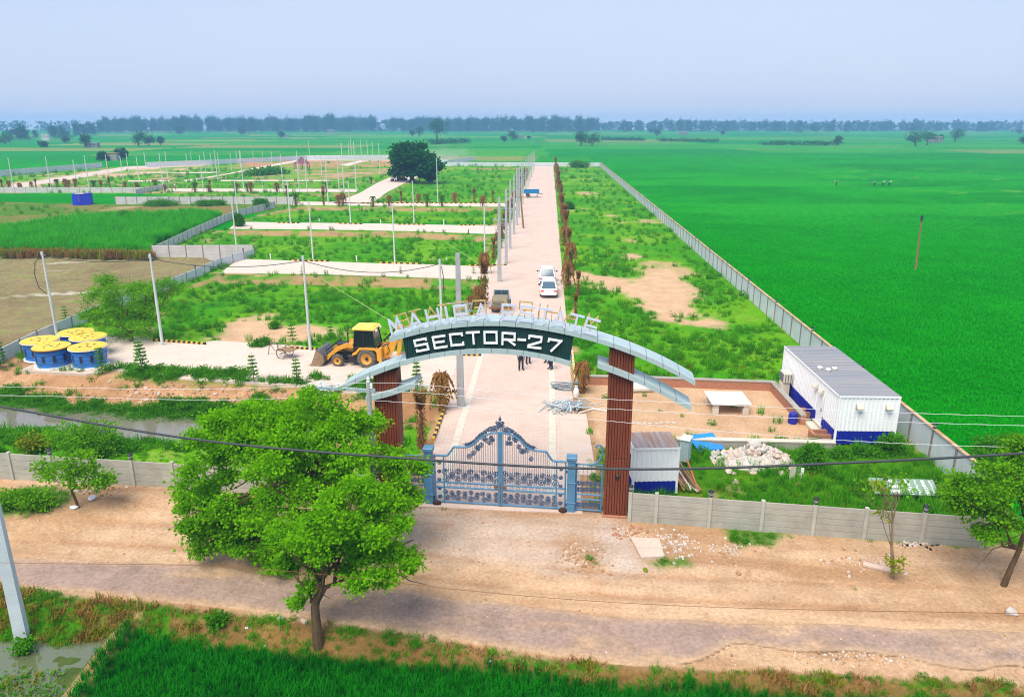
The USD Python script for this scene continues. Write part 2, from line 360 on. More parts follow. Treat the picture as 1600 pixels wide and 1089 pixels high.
    fl = lerp(lerp(np.array([.07, .17, .012]), np.array([.17, .16, .04]), sstep(n1, .4, .7)), np.array([.30, .30, .17]), .5 * sstep(n2 * .4 + n0 * .6, .58, .7))
    paint("flat", fl, 0.12, 4, 0.5, 0.5)
    paint("brownstrip", lerp(np.array([.20, .145, .05]), np.array([.34, .26, .14]), sstep(n2 * .5 + n1 * .5, .45, .6)), 0.02, 3, 0.5, 0.8)
    # yard on the left with its pond
    m, s = paint("yard", lerp(dirt * np.array([.92, .82, .74]), C["clay"], 0.55 * sstep(nf * .5 + n0 * .5, .42, .62)), 0.12, 0, 0.6, 1.0)
    sp = sdist(POLY["pond"], x, y)
    mid = np.interp(x, *curve([(-260, 645), (0, 657), (200, 675), (420, 684), (560, 690)], -1.2))
    wb = np.where(y > mid, 4.9, 2.4)
    hp = sstep(sp / wb + (n0 - .5) * .25, -1.0, 0.12)
    h = h - 1.75 * hp
    bankv = sstep(hp + (n1 - 0.5) * 1.3 + (n0 - .5) * .5, 0.50, 0.66) * (sp < 0.4) * (sp > -9) * inner
    col = lerp(col, lerp(C["gdark"], C["grass"], n0), 0.9 * bankv); veg = np.maximum(veg, bankv)
    nearbank = (y < mid) * (sp > -6) * inner * (x < -6)
    col = lerp(col, gr, 0.8 * nearbank * sstep(n1 * .5 + n0 * .5, .40, .5)); veg = np.maximum(veg, 0.55 * nearbank * sstep(n1 * .5 + n0 * .5, .40, .5))
    col = lerp(col, C["mud"], sstep(sp, -0.3, 0.6)); veg = veg * (1 - sstep(sp, 0.5, 1.0))
    # court, gate surroundings, front yard
    paint("frontyard", lerp(gr * np.array([1.1, .75, 1]), dirt * .8, 0.55 * sstep(n0 * .5 + n1 * .5, .50, .64)), 0.85, 1, 0.3, 0.4)
    paint("court", lerp(C["dirt2"], C["dirt"], n0) * np.array([1.04, 1.04, 1.04]), 0.02, 0, 0.15, 0.1)
    paint("shoulder", lerp(C["dirt"], C["clay"], 0.5 * n0) * .95, 0.1, 0, 0.3, 0.2)
    strip = sstep(b, -9.6, -9.2) * (1 - sstep(b, -6.6, -6.2)) * sstep(a, 32, 33) * (1 - sstep(a, 45, 46))
    col = lerp(col, lerp(C["clay"], gr, sstep(n1 * .4 + n0 * .6, .42, .54)), strip); veg = veg * (1 - strip) + .75 * strip * sstep(n1 * .4 + n0 * .6, .42, .54)
    # roadside outside the wall
    out = 1 - inner
    ap = sstep(sdist(POLY["apron"], x, y) + (n1 - .5) * 2.4, -0.7, 0.7)
    stain = sstep(n1 * .6 + n0 * .4, .5, .7)
    col = lerp(col, lerp(C["apron"], C["dirt"] * np.array([.9, .8, .72]), stain), ap * out)
    col = lerp(col, np.array([.50, .47, .44]), 0.28 * ap * out * sstep(fbm(x, y, 2.2, 3, 31), .58, .75))
    streak = fbm((x + .13 * y) * .16, (y + .13 * x) * 1.3, 1.4, 4, 41)
    col = lerp(col, lerp(C['clay'] * 1.25, C['soil'], n0), (0.55 * sstep(streak, .55, .72) * out * (1 - .6 * ap)))
    col = lerp(col, C['dirt2'] * 1.15, 0.5 * sstep(1 - streak, .55, .7) * out * (1 - .6 * ap))
    rut = np.exp(-((y - np.interp(x, *ROAD_HI) - 1.1 - 0.5 * (n2 - .5)) / 0.22) ** 2) + 0.8 * np.exp(-((y - np.interp(x, *ROAD_HI) - 2.7 - 0.9 * (n2 - .5)) / 0.2) ** 2)
    col = lerp(col, C["clay"] * 1.15, 0.6 * rut * out * sstep(n1, .36, .46)); h = h - 0.035 * rut * out
    h = h + out * ((n0 - .5) * .07 + (nf - .5) * 0.035)
    tuft = out * (sstep(n1 * .45 + n0 * .55, .63, .70) * sstep(wy - y, 0.0, 1.2) * (1 - sstep(wy - y, 2.2, 4.5)))
    lw = out * sstep(sdist(gpoly([(-200, 760), (60, 768), (130, 778), (118, 800), (40, 812), (-200, 800)]), x, y) + (n0 - .5) * 2.2, -.4, .4)
    rw = out * np.maximum(sstep(sdist(gpoly([(1130, 818), (1230, 824), (1210, 850), (1160, 856), (1120, 834)]), x, y) + (n0 - .5) * 1.2, -.3, .3), sstep(sdist(gpoly([(1000, 876), (1075, 868), (1080, 884), (1030, 892)]), x, y) + (n0 - .5) * .9, -.3, .3))
    for mm in (tuft * .8, lw, rw):
        col = lerp(col, lerp(C["grass"], C["gdark"], n0) * .9, .8 * mm); veg = np.maximum(veg, mm)
    mound = out * np.exp(-(((x - G(170, 800)[0]) / 4.5) ** 2 + ((y - G(170, 792)[1]) / 1.5) ** 2))
    h = h + 0.42 * mound * (0.8 + .5 * n0)
    # verge and paddy in front of the road
    dv = at_x(ROAD_LO, x) - y; pv = at_x(PADDY, x) - y
    w = np.maximum(at_x(ROAD_LO, x) - at_x(PADDY, x), 0.8)
    vg = sstep(dv + (n0 - .5) * .5, -0.1, 0.35)
    green = sstep(n1 * .5 + n0 * .5 + .06 * (dv < w * .45), .54, .64)
    ver = lerp(lerp(C["soil"], C["dry"] * .75, n0), lerp(C["grass"], C["gdark"], nf) * np.array([1.2, .9, 1]), green)
    col = lerp(col, ver, vg); veg = np.where(vg > .3, np.maximum(.16, green * .8), veg); reg = np.where(vg > .5, 1, reg)
    h = h + vg * 0.10 * (n0 - .4) - 0.55 * sstep(dv / w, 0.25, 1.05) * (dv > 0)
    e = BUND[1][:2] - BUND[0][:2]; L = np.linalg.norm(e); e = e / L
    al, ac = (x - BUND[0][0]) * e[0] + (y - BUND[0][1]) * e[1], (x - BUND[0][0]) * e[1] - (y - BUND[0][1]) * e[0]
    pdd = sstep(pv, -0.1, 0.25)
    leftside = ac > 0
    col = lerp(col, np.where(leftside[..., None], lerp(C["mud"], np.array([.05, .10, .02]), n0), lerp(C["gdark"], np.array([.004, .05, .006]), n0)), pdd)
    veg = np.where(pdd > .5, 0.0, veg); reg = np.where((pdd > .5), np.where(leftside, 0, 5), reg)
    bd = np.exp(-(ac / 0.42) ** 4) * (al > -0.6) * (pv > -.6)
    col = lerp(col, lerp(C["dry"] * .8, C["dirt"] * .8, n0), bd); h = np.where(bd > 0.02, np.maximum(h, Z_PADDY - 0.1 + 0.36 * bd), h)
    return dict(col=np.clip(col, 0.001, 0.8), h=h, reg=reg, veg=np.clip(veg, 0, 1))

rows_px = np.concatenate([np.arange(1260, 430, -2.0), np.arange(430, 202.6, -1.0)])
ry = np.concatenate([[-400, -120, -30, 0, 7, 11], CH / np.tan(PITCH + np.arctan((rows_px - CY) / F)), []])
t = np.concatenate([[-6, -3, -2, -1.5, -1.2], np.linspace(-1, 1, 540), [1.2, 1.5, 2, 3, 6]])
yy, tt = np.meshgrid(ry, t, indexing="ij")
xx = tt * (0.82 * np.maximum(yy, 0) + 16)
xx = np.clip(xx, -1900, 1900)
xx += np.where(np.abs(tt) > 1.3, np.sign(tt) * (np.abs(tt) - 1) * 60, 0)
gd = ground_at(xx.ravel(), yy.ravel())
V = np.stack([xx.ravel(), yy.ravel(), gd["h"]], -1)
nr, nc = yy.shape
i, k = np.meshgrid(np.arange(nr - 1), np.arange(nc - 1), indexing="ij")
quad = np.stack([i * nc + k, i * nc + k + 1, (i + 1) * nc + k + 1, (i + 1) * nc + k], -1).reshape(-1, 4)
freg = gd["reg"][quad[:, 0]]
usdkit.material(stage, "/World/Looks/land", {
    "a": ("attribute", {"attribute": "landcolor"}), "ge": ("geometry", {}), "n1": ("noise_texture", {"scale": 7.0, "detail": 6.0, "roughness": 0.7}), "n2": ("noise_texture", {"scale": 0.8, "detail": 5.0}),
    "n3": ("noise_texture", {"scale": 38.0, "detail": 5.0, "roughness": 0.75}), "r3": ("map_range", {"from_min": 0.28, "from_max": 0.72, "to_min": 0.74, "to_max": 1.24}), "m3": ("math", {"math_type": "multiply"}), "r1": ("map_range", {"from_min": 0.3, "from_max": 0.7, "to_min": 0.72, "to_max": 1.24}), "r2": ("map_range", {"from_min": 0.3, "from_max": 0.7, "to_min": 0.88, "to_max": 1.12}), "mm": ("math", {"math_type": "multiply"}),
    "s": ("vector_math", {"math_type": "scale"}), "b": ("bump", {"strength": 0.5, "distance": 0.06}), "p": ("principled_bsdf", {"roughness": 1.0, "specular_ior_level": 0.03})},
    [("ge.position", "n1.vector"), ("ge.position", "n2.vector"), ("n1.fac", "r1.value"), ("n2.fac", "r2.value"), ("r1.result", "mm.value1"), ("r2.result", "mm.value2"), ("a.color", "s.vector1"), ("ge.position", "n3.vector"), ("n3.fac", "r3.value"), ("mm.value", "m3.value1"), ("r3.result", "m3.value2"), ("m3.value", "s.scale"),
     ("s.vector", "p.base_color"), ("n1.fac", "b.height"), ("b.normal", "p.normal")], surface="p.BSDF")
MAT["land"] = UsdShade.Material.Get(stage, "/World/Looks/land")
def land_mesh(name, v, f, col):
    used = np.unique(f); remap = np.zeros(len(v), int); remap[used] = np.arange(len(used))
    f = remap[f]; v, col = v[used], col[used]
    tri = np.vstack([f[:, [0, 1, 2]], f[:, [0, 2, 3]]])
    m = usdkit.mesh(stage, numbered("/World", name), (v, tri), MAT["land"], smooth=True)
    UsdGeom.PrimvarsAPI(m).CreatePrimvar("landcolor", Sdf.ValueTypeNames.Color3fArray, "vertex").Set(Vt.Vec3fArray.FromNumpy(col.astype(np.float32)))
    return tag(m.GetPrim(), kind="structure")
for r, nm in enumerate(("ground", "grassland", "paddy_field", "ploughed_field", "field", "paddy_field")):
    if (freg == r).any():
        land_mesh(nm, V, quad[freg == r], gd["col"])

# ------------------------------------------------------------------ water
def watermat(name, c, rough=0.04):
    usdkit.material(stage, f"/World/Looks/{name}", {"ge": ("geometry", {}), "n": ("noise_texture", {"scale": 1.7, "detail": 3.0}), "b": ("bump", {"strength": 0.10, "distance": 0.05}),
        "p": ("principled_bsdf", {"base_color": c, "roughness": rough, "ior": 1.6, "specular_ior_level": 0.9})},
        [("ge.position", "n.vector"), ("n.fac", "b.height"), ("b.normal", "p.normal")], surface="p.BSDF")
    MAT[name] = UsdShade.Material.Get(stage, f"/World/Looks/{name}")
watermat("pond_water", (.17, .15, .115)); watermat("field_water", (.10, .12, .055))
pp = Polygon(POLY["pond"]).buffer(1.6)
obj("pond_water", MB().prism(pp, 0.02, o=(0, 0, -1.22)), "pond_water", kind="structure")
q0, q1 = BUND[0], BUND[1]
obj("flooded_field", MB().prism([(q0[0] - 0.15, q0[1]), (q1[0] - 0.15, q1[1]), (q1[0] - 26, q1[1]), (q1[0] - 26, q0[1] + 3.2), (q0[0] - 3, q0[1] + .5)], 0.02, o=(0, 0, -0.53)), "field_water", kind="structure")

# ------------------------------------------------------------------ roads
def roadmat(name, c1, c2, joint, bw, bh, rot, stain=(.40, .26, .17), amount=0.35, mortar=0.02):
    usdkit.material(stage, f"/World/Looks/{name}", {
        "ge": ("geometry", {}), "mp": ("mapping", {"rotation": (0, 0, rot)}), "br": ("brick_texture", {"scale": 1.0, "brick_width": bw, "row_height": bh, "mortar_size": mortar, "mortar_smooth": 0.3, "color1": c1, "color2": c2, "mortar": joint}),
        "n": ("noise_texture", {"scale": 0.55, "detail": 6.0, "roughness": 0.65}), "r": ("map_range", {"from_min": 0.46, "from_max": 0.72, "to_min": 0.0, "to_max": amount, "clamp": True}), "m": ("mix", {"color2": stain}),
        "n3": ("noise_texture", {"scale": 14.0, "detail": 4.0}), "r3": ("map_range", {"from_min": 0.3, "from_max": 0.7, "to_min": 0.9, "to_max": 1.08}), "s": ("vector_math", {"math_type": "scale"}),
        "b": ("bump", {"strength": 0.35, "distance": 0.02}), "p": ("principled_bsdf", {"roughness": 0.85, "specular_ior_level": 0.2})},
        [("ge.position", "mp.vector"), ("mp.vector", "br.vector"), ("ge.position", "n.vector"), ("ge.position", "n3.vector"), ("n.fac", "r.value"), ("br.color", "m.color1"), ("r.result", "m.fac"), ("m.color", "s.vector1"),
         ("n3.fac", "r3.value"), ("r3.result", "s.scale"), ("s.vector", "p.base_color"), ("br.fac", "b.height"), ("b.normal", "p.normal")], surface="p.BSDF")
    MAT[name] = UsdShade.Material.Get(stage, f"/World/Looks/{name}")
roadmat("paver", (.59, .455, .39), (.565, .43, .365), (.50, .375, .31), 0.42, 0.21, TH)
roadmat("concrete_slab", (.56, .45, .38), (.53, .42, .35), (.44, .35, .28), 6.0, 4.5, TH, amount=0.3, mortar=0.03)
roadmat("side_paver", (.64, .525, .455), (.60, .49, .42), (.50, .41, .35), 0.5, 0.25, TH + .08, amount=0.25)
# the worn public road: a sheet whose broken edges dip under the sand
nx, ny = 620, 64
rx = np.linspace(-62, 62, nx); u = np.linspace(-0.18, 1.12, ny)
X, U = np.meshgrid(rx, u, indexing="ij")
lo, hi = at_x(ROAD_LO, X), np.interp(X, *ROAD_HI)
Y = lo + (hi - lo) * U
e0 = U + 0.20 * (fbm(X, Y, 2.6, 4, 21) - .5); e1 = 1 - U + 0.25 * (fbm(X, Y, 3.4, 4, 22) - .5)
bite = np.exp(-((X - G(1340, 1035)[0]) / 3.6) ** 2) * 0.34 + np.exp(-((X - G(1150, 1000)[0]) / 1.3) ** 2) * 0.30 + np.exp(-((X - G(1580, 1040)[0]) / 1.0) ** 2) * 0.22
inside = np.minimum(sstep(e0 - bite, 0.0, 0.035), sstep(e1, 0.0, 0.10))
hg = ground_at(X.ravel(), Y.ravel())["h"].reshape(X.shape)
Z = (hg - 0.16) * (1 - inside) + 0.05 * inside + 0.006 * (fbm(X, Y, 0.8, 2, 5) - .5)
n_a, n_b = fbm(X, Y * 3, 3.0, 4, 6), fbm(X, Y, 0.5, 3, 7)
asph, dust = np.array([.30, .215, .185]), np.array([.45, .30, .19])
rc = asph + (dust - asph) * np.clip(0.14 + 0.75 * sstep(n_a, .45, .75) * n_b * 1.4 + 0.8 * (1 - sstep(np.minimum(e0 - bite, e1 * 0.8), 0.02, 0.22)), 0, 1)[..., None]
rc = rc * (0.88 + 0.24 * n_b)[..., None]
rc = rc * (1 - 0.55 * np.exp(-((e0 - bite - 0.03) / 0.014) ** 2) * (bite > 0.06))[..., None]
i, k = np.meshgrid(np.arange(nx - 1), np.arange(ny - 1), indexing="ij")
land_mesh("country_road", np.stack([X, Y, Z], -1).reshape(-1, 3), np.stack([i * ny + k, (i + 1) * ny + k, (i + 1) * ny + k + 1, i * ny + k + 1], -1).reshape(-1, 4), rc.reshape(-1, 3))

A0, A1 = float(np.dot(G(780, 797)[:2], RD)), 297.0
ex = [(R(A0 - 0.2, -5.9), R(A0 + 1.2, 2.6)), ]
pl = Polygon([R(A0 + .1, -5.6)[:2], R(A0 - .2, 1.7)[:2], R(A1, 1.85)[:2], R(A1, -6.2)[:2], R(46, -6.3)[:2]])
obj("entry_road", MB().prism(pl, 0.2, o=(0, 0, -0.155)), "paver", kind="structure")
b0 = R(A0 - 4.2, -6.0); 
SR = {
    "side_road": [([(158, 527), (235, 527), (240, 531), (318, 536), (335, 533), (470, 541), (500, 546), (690, 552), (800, 552), (800, 618), (703, 612), (560, 612), (500, 605), (380, 598), (240, 590), (158, 575)], "side_paver"),
                  ([(374, 405), (460, 408), (520, 409.5), (600, 412.5), (660, 413.5), (735, 416), (800, 417), (800, 437), (740, 437), (600, 432), (500, 429), (344, 427)], "side_paver"),
                  ([(371, 347), (430, 348), (600, 350), (770, 353.5), (800, 353), (800, 364.5), (764, 366), (640, 361.5), (500, 359), (358, 358)], "side_paver"),
                  ([(455, 315.5), (520, 316), (560, 317.5), (775, 318), (812, 318), (812, 323.5), (785, 323.5), (600, 322), (455, 321)], "side_paver"),
                  ([(520, 318), (580, 319), (606, 300), (640, 283), (672, 270), (668, 262), (640, 258), (618, 274), (592, 285), (560, 303)], "side_paver"),
                  ([(262, 295), (560, 296), (556, 300.5), (255, 299.5)], "side_paver"),
                  ([(8, 291), (22, 296), (205, 265), (330, 258), (330, 256), (195, 261)], "concrete_slab"),
                  ([(200, 271), (330, 271), (344, 269), (200, 272.6)], "side_paver"),
                  ([(287, 282), (292, 284.5), (400, 265), (460, 254), (470, 249.5), (395, 263), (350, 273)], "side_paver"),
                  ([(200, 282.4), (265, 282.4), (265, 284.2), (200, 284.2)], "side_paver"), ([(345, 281.8), (520, 281.8), (520, 283.6), (345, 283.6)], "side_paver"),
                  ([(480, 250), (620, 250.2), (620, 251.4), (480, 251.2)], "side_paver"), ([(530, 258), (545, 260), (560, 255), (580, 251), (565, 251)], "side_paver")]}
for poly, mt in SR["side_road"]:
    obj("side_road", MB().prism(gpoly(poly), 0.84, o=(0, 0, -0.8)), mt, kind="structure")
obj("concrete_pad", MB().prism(gpoly([(30, 580), (62, 566), (158, 570), (160, 583), (134, 586)]), 0.87, o=(0, 0, -0.8)), "concrete_slab", kind="structure")
sh = G(1015, 858)
obj("concrete_pad", MB().prism(gpoly([(985, 842), (1030, 844), (1038, 872), (1002, 874)]), 0.25, o=(0, 0, -0.15)), "concrete_slab", kind="structure")
obj("concrete_pad", MB().prism(gpoly([(875, 648), (916, 648), (932, 744), (878, 742)]), 0.2, o=(0, 0, -0.143)), "concrete_slab", kind="structure")

# ------------------------------------------------------------------ materials of built things
M("silver_panel", (.36, .46, .48), .42, .06, 1.5, spec=.5)
M("panel_joint", (.03, .035, .04), .8)
M("wood_slat", (.27, .064, .026), .55, c2=(.155, .036, .016), scale=2.2, stretch=(6, 6, .5), isl=.2)
M("pillar_core", (.04, .012, .008), .8)
M("sign_green", (.010, .042, .042), .45, .15, 3)
M("letter_white", (.80, .81, .84), .35, .02)
M("letter_lilac", (.56, .60, .76), .35, .03)
M("letter_back", (.58, .42, .17), .6, c2=(.36, .21, .07), scale=3)
M("gate_blue", (.075, .20, .34), .45, .12, 3)
M("gate_dark", (.045, .085, .16), .5, .15, 5)
M("precast", (.45, .435, .375), .9, c2=(.33, .315, .27), scale=1.3, bump=.25, bscale=30, isl=.07)
M("precast_post", (.48, .465, .40), .9, c2=(.36, .345, .295), scale=2, bump=.2, bscale=30)
M("wall_white", (.62, .59, .57), .85, c2=(.50, .47, .45), scale=.9, isl=.08)
M("wall_grey", (.66, .69, .70), .85, c2=(.54, .57, .58), scale=.9, isl=.08)
M("post_dark", (.22, .20, .18), .85, .2, 3)
M("cap_tan", (.56, .40, .25), .9, c2=(.36, .20, .10), scale=1.1)
M("lamp_black", (.012, .014, .02), .4, .1)
M("lamp_glass", (.30, .33, .38), .2, .05)
M("rust", (.20, .075, .03), .8, .3, 6)
M("steel", (.42, .46, .50), .4, .2, 6, metallic=.5)
M("steel_dark", (.12, .14, .17), .5, .2, 6, metallic=.3)
M("brick", (.33, .13, .075), .9, c2=(.42, .20, .12), scale=9, bump=.3, bscale=25)
M("cement", (.36, .33, .29), .9, c2=(.27, .25, .22), scale=2, bump=.25, bscale=20)
M("cement_pale", (.62, .56, .47), .85, c2=(.50, .44, .36), scale=2.5)

# ------------------------------------------------------------------ the gate line: x along it to the right, y into the site, z up
PL0, PR0 = G(611, 787), G(961, 808)
GE = (PR0 - PL0)[:2]; GLEN = np.linalg.norm(GE); GE = GE / GLEN
GRZ = math.atan2(GE[1], GE[0]); GN = np.array([-GE[1], GE[0]])
def UZ(px, py, y=0.0):
    """gate line coordinates (u, z) of a pixel on the plane y metres behind the line"""
    dx, dy, dz = ray(px, py)
    o = PL0[:2] + GN * y
    t = (o @ GN) / (np.asarray(dx) * GN[0] + np.asarray(dy) * GN[1])
    return (np.asarray(dx) * t - PL0[0]) * GE[0] + (np.asarray(dy) * t - PL0[1]) * GE[1], CH + np.asarray(dz) * t
def gate_at(u, y=0.0, z=0.0):
    p = PL0[:2] + GE * u + GN * y
    return np.array([p[0], p[1], z])

arch = thing("entrance_arch", "wide curved grey entrance arch with the SECTOR-27 sign, on two brown slatted pillars", "entrance arch", PL0, GRZ)
def edge(pts, y, deg=4):
    u, z = UZ(np.array([p[0] for p in pts], float), np.array([p[1] for p in pts], float), y)
    c = np.polyfit(u, z, min(deg, len(pts) - 1))
    return u.min(), u.max(), (lambda q: np.polyval(c, q))
YF, DEPTH = -0.25, 1.15
def band(top, bot, y=YF, depth=DEPTH, seg=0.66, deg=4, u0=None, u1=None, name="fascia_panel"):
    ta, tb, ft = edge(top, y, deg); ba, bb, fb = edge(bot, y, deg)
    u0 = max(ta, ba) if u0 is None else u0; u1 = min(tb, bb) if u1 is None else u1
    n = int(round((u1 - u0) / seg)); us = np.linspace(u0, u1, n + 1)
    for a, b in zip(us[:-1], us[1:]):
        g = 0.009
        q = np.linspace(a + g, b - g, 4)
        obj(name, MB().prism([(x, fb(x)) for x in q] + [(x, ft(x)) for x in q[::-1]], depth, RX90, (0, y + depth, 0)), "silver_panel", arch)
    q = np.linspace(u0 + .03, u1 - .03, 50)
    obj("arch_beam", MB().prism([(x, fb(x) + .03) for x in q] + [(x, ft(x) - .03) for x in q[::-1]], depth - .06, RX90, (0, y + depth - .03, 0)), "panel_joint", arch)
    return ft, fb, u0, u1
UT = [(606, 528), (630, 519.5), (652, 515), (674, 511), (696, 507.5), (719, 504.5), (741, 502), (765, 501), (788, 501.5), (811, 503.5), (835, 507), (858, 512), (896, 518.5), (918, 523.5), (940, 530), (963, 537.5), (987, 546.5), (1008, 555), (1029, 565), (1050, 575.5), (1069, 586), (1087, 596)]
UB = [(608, 536), (630, 527.5), (652, 522.5), (674, 518.5), (696, 515), (719, 512), (741, 510), (765, 508.5), (788, 509), (811, 511), (835, 514.5), (858, 519.5), (896, 526), (918, 531), (940, 537.5), (963, 545), (987, 554), (1008, 563), (1029, 572.5), (1050, 583), (1069, 593.5), (1087, 603)]
LT = [(531, 604), (551, 594), (569, 585), (588, 577), (609, 569.5), (630, 563.5), (651, 558.5), (672, 554), (695, 550), (718, 547.3), (740, 546), (763, 545.6), (785, 546), (810, 548), (832, 551), (855, 556), (878, 562), (892, 565.5)]
LB = [(533, 608.5), (551, 602), (569, 593.5), (588, 585.5), (609, 577), (631, 570.5), (651, 565.5), (672, 561), (695, 557.5), (718, 554.7), (740, 553), (763, 552.7), (785, 553.2), (810, 555), (832, 558), (855, 563.5), (878, 569.5), (892, 573)]
upt, upb, ua, ub = band(UT, UB, deg=5)
lot, lob, la, lb = band(LT, LB, deg=5)
band([(570, 620), (590, 616), (612, 610), (632, 604), (649, 597)], [(571, 628), (590, 624), (612, 618), (632, 611.5), (649, 605)], deg=2)
band([(931, 566), (945, 571.5), (967, 579), (990, 588), (1011, 597.5), (1031, 608), (1052, 619), (1072, 630), (1081, 636)], [(933, 575), (945, 579.5), (967, 587), (990, 596), (1011, 605.5), (1031, 616), (1052, 627), (1072, 638), (1081, 643.5)], deg=2)
sl0, sl1 = UZ(630, 526, -.1)[0], UZ(635, 562, -.1)[0]; sr0, sr1 = UZ(897, 525, -.1)[0], UZ(890, 563, -.1)[0]
sg = MB(); un = np.arange(min(sl0, sl1), max(sr0, sr1), 0.105)
shape = Polygon([(x, upb(x) + .02) for x in np.linspace(sl0, sr0, 40)] + [(x, lot(x) - .02) for x in np.linspace(sr1, sl1, 40)])
for k, x in enumerate(un):
    from shapely.geometry import box as sbox
    g = shape.intersection(sbox(x, 0, x + 0.06, 20))
    if g.area > 1e-4: sg.prism(g, 0.05, RX90, (0, -.10, 0))
sg.prism(shape, 0.5, RX90, (0, 0.38, 0))
obj("sign_panel", sg, "sign_green", arch, label="dark green ribbed sign panel")
STROKES = {"S": [[(1, .9), (1, 1), (0, 1), (0, .52), (1, .52), (1, 0), (0, 0), (0, .1)]], "E": [[(1, 1), (0, 1), (0, 0), (1, 0)], [(0, .5), (.85, .5)]], "C": [[(1, .84), (1, 1), (0, 1), (0, 0), (1, 0), (1, .16)]],
    "T": [[(0, 1), (1, 1)], [(.5, 1), (.5, 0)]], "O": [[(0, 0), (0, 1), (1, 1), (1, 0), (0, 0), (0, .2)]], "R": [[(0, 0), (0, 1), (1, 1), (1, .42), (0, .42)], [(.45, .42), (1, 0)]], "-": [[(.1, .5), (.9, .5)]],
    "2": [[(0, .8), (0, 1), (1, 1), (1, .6), (0, 0.12), (0, 0), (1, 0)]], "7": [[(0, .82), (0, 1), (1, 1), (.35, 0)]], "M": [[(0, 0), (.14, 1), (.5, .3), (.86, 1), (1, 0)]], "A": [[(0, 0), (.5, 1), (1, 0)], [(.2, .32), (.8, .32)]],
    "H": [[(0, 0), (0, 1)], [(1, 0), (1, 1)], [(0, .5), (1, .5)]], "I": [[(.5, 0), (.5, 1)]], "J": [[(.3, 1), (1, 1), (1, 0), (0, 0), (0, .3)]], "B": [[(0, 0), (0, 1), (.9, 1), (.9, .55), (0, .55)], [(.9, .55), (1, .5), (1, 0), (0, 0)]]}
def glyph(ch, w, h, t):
    from shapely import affinity
    g = unary_union([LineString([(x * (w - t) + t / 2 - w / 2, y * (h - t) + t / 2) for x, y in s]).buffer(t / 2, cap_style=3, join_style=2, mitre_limit=1.6) for s in STROKES[ch]])
    return g
def put(ch, px, py, w, h, t, y, d, mat, ang=0.0, name="letter", flip=False):
    from shapely import affinity
    u, z = UZ(px, py, y)
    g = affinity.translate(glyph(ch, w, h, t), 0, -h / 2)
    if flip: g = affinity.scale(g, -1, 1, origin=(0, 0))
    g = affinity.translate(affinity.rotate(g, ang, origin=(0, 0), use_radians=True), float(u), float(z))
    obj(name, MB().prism(g, d, RX90, (0, y, 0)), mat, arch)
for ch, px, py in (("S", 659, 538.5), ("E", 687.5, 533.8), ("C", 714, 530), ("T", 740, 527.5), ("O", 767, 527), ("R", 795, 529), ("-", 815.5, 530.5), ("2", 836, 534), ("7", 866, 539.5)):
    u, _ = UZ(px, py, -.16)
    put(ch, px, py, .58 if ch != '-' else .42, .55, .080, -.16, .09, "letter_white", 0.9 * math.atan(float(upb(u + .3) - upb(u - .3)) / .6))
def toprow(seq, y, mat, flip, lift=.02):
    for ch, u in seq:
        from shapely import affinity
        sl = math.atan(float(upt(u + .3) - upt(u - .3)) / .6)
        g = glyph(ch, .58 if ch != "I" else .28, .62 if flip else .68, .048 if flip else .082)
        if flip: g = affinity.scale(g, -1, 1, origin=(0, 0))
        g = affinity.translate(affinity.rotate(g, sl, origin=(0, 0), use_radians=True), float(u), float(upt(u)) + lift)
        obj("letter", MB().prism(g, .07, RX90, (0, y, 0)), mat, arch)
        if flip:
            obj("letter_stay", MB().tube([(u, y - .03, upt(u) + .3), (u, y - .35, upt(u))], .015, 4), "rust", arch)
tops = [("M", 622, 510), ("A", 652, 502), ("H", 680, 497), ("I", 701, 494), ("R", 722, 491.5), ("A", 753, 490.5), ("E", 794.5, 492), ("S", 822, 494.5), ("T", 849, 497.5), ("A", 872, 501), ("T", 897, 507), ("E", 921, 513)]
ul = [float(UZ(px, py, -.18)[0]) for _, px, py in tops]
toprow([(c[0], u) for c, u in zip(tops, ul)], -.20, "letter_lilac", False, .05)
umid = (ul[0] + ul[-1]) / 2
toprow([(c[0], 2 * umid - u) for c, u in zip(tops, ul)], .86, "letter_back", True)
for uc in (0.0, GLEN):
    topz = float(upb(uc)) if uc > 1 else float(lob(uc))
    wing = 6.5
    obj("pillar_core", MB().box((uc, .42, topz / 2), (.94, .72, topz)), "pillar_core", arch)
    joint = 2.75
    for z0, z1 in ((.06, joint - .012), (joint + .012, topz - .01)):
        for k in range(9):
            x = uc - .52 + .06 + k * .115
            obj("slat", MB().cbox((x, .035, (z0 + z1) / 2), (.095, .05, z1 - z0), .012), "wood_slat", arch)
        for sx in (-1, 1):
            for k in range(6):
                obj("slat", MB().cbox((uc + sx * .495, .12 + k * .115, (z0 + z1) / 2), (.05, .095, z1 - z0), .012), "wood_slat", arch)
    obj("pillar_footing", MB().cbox((uc, .42, .03), (1.15, .95, .12), .03), "brick", arch)
obj("wall_light", MB().cbox((GLEN + .02, -.03, 1.95), (.16, .12, .2), .03), "lamp_black", arch)

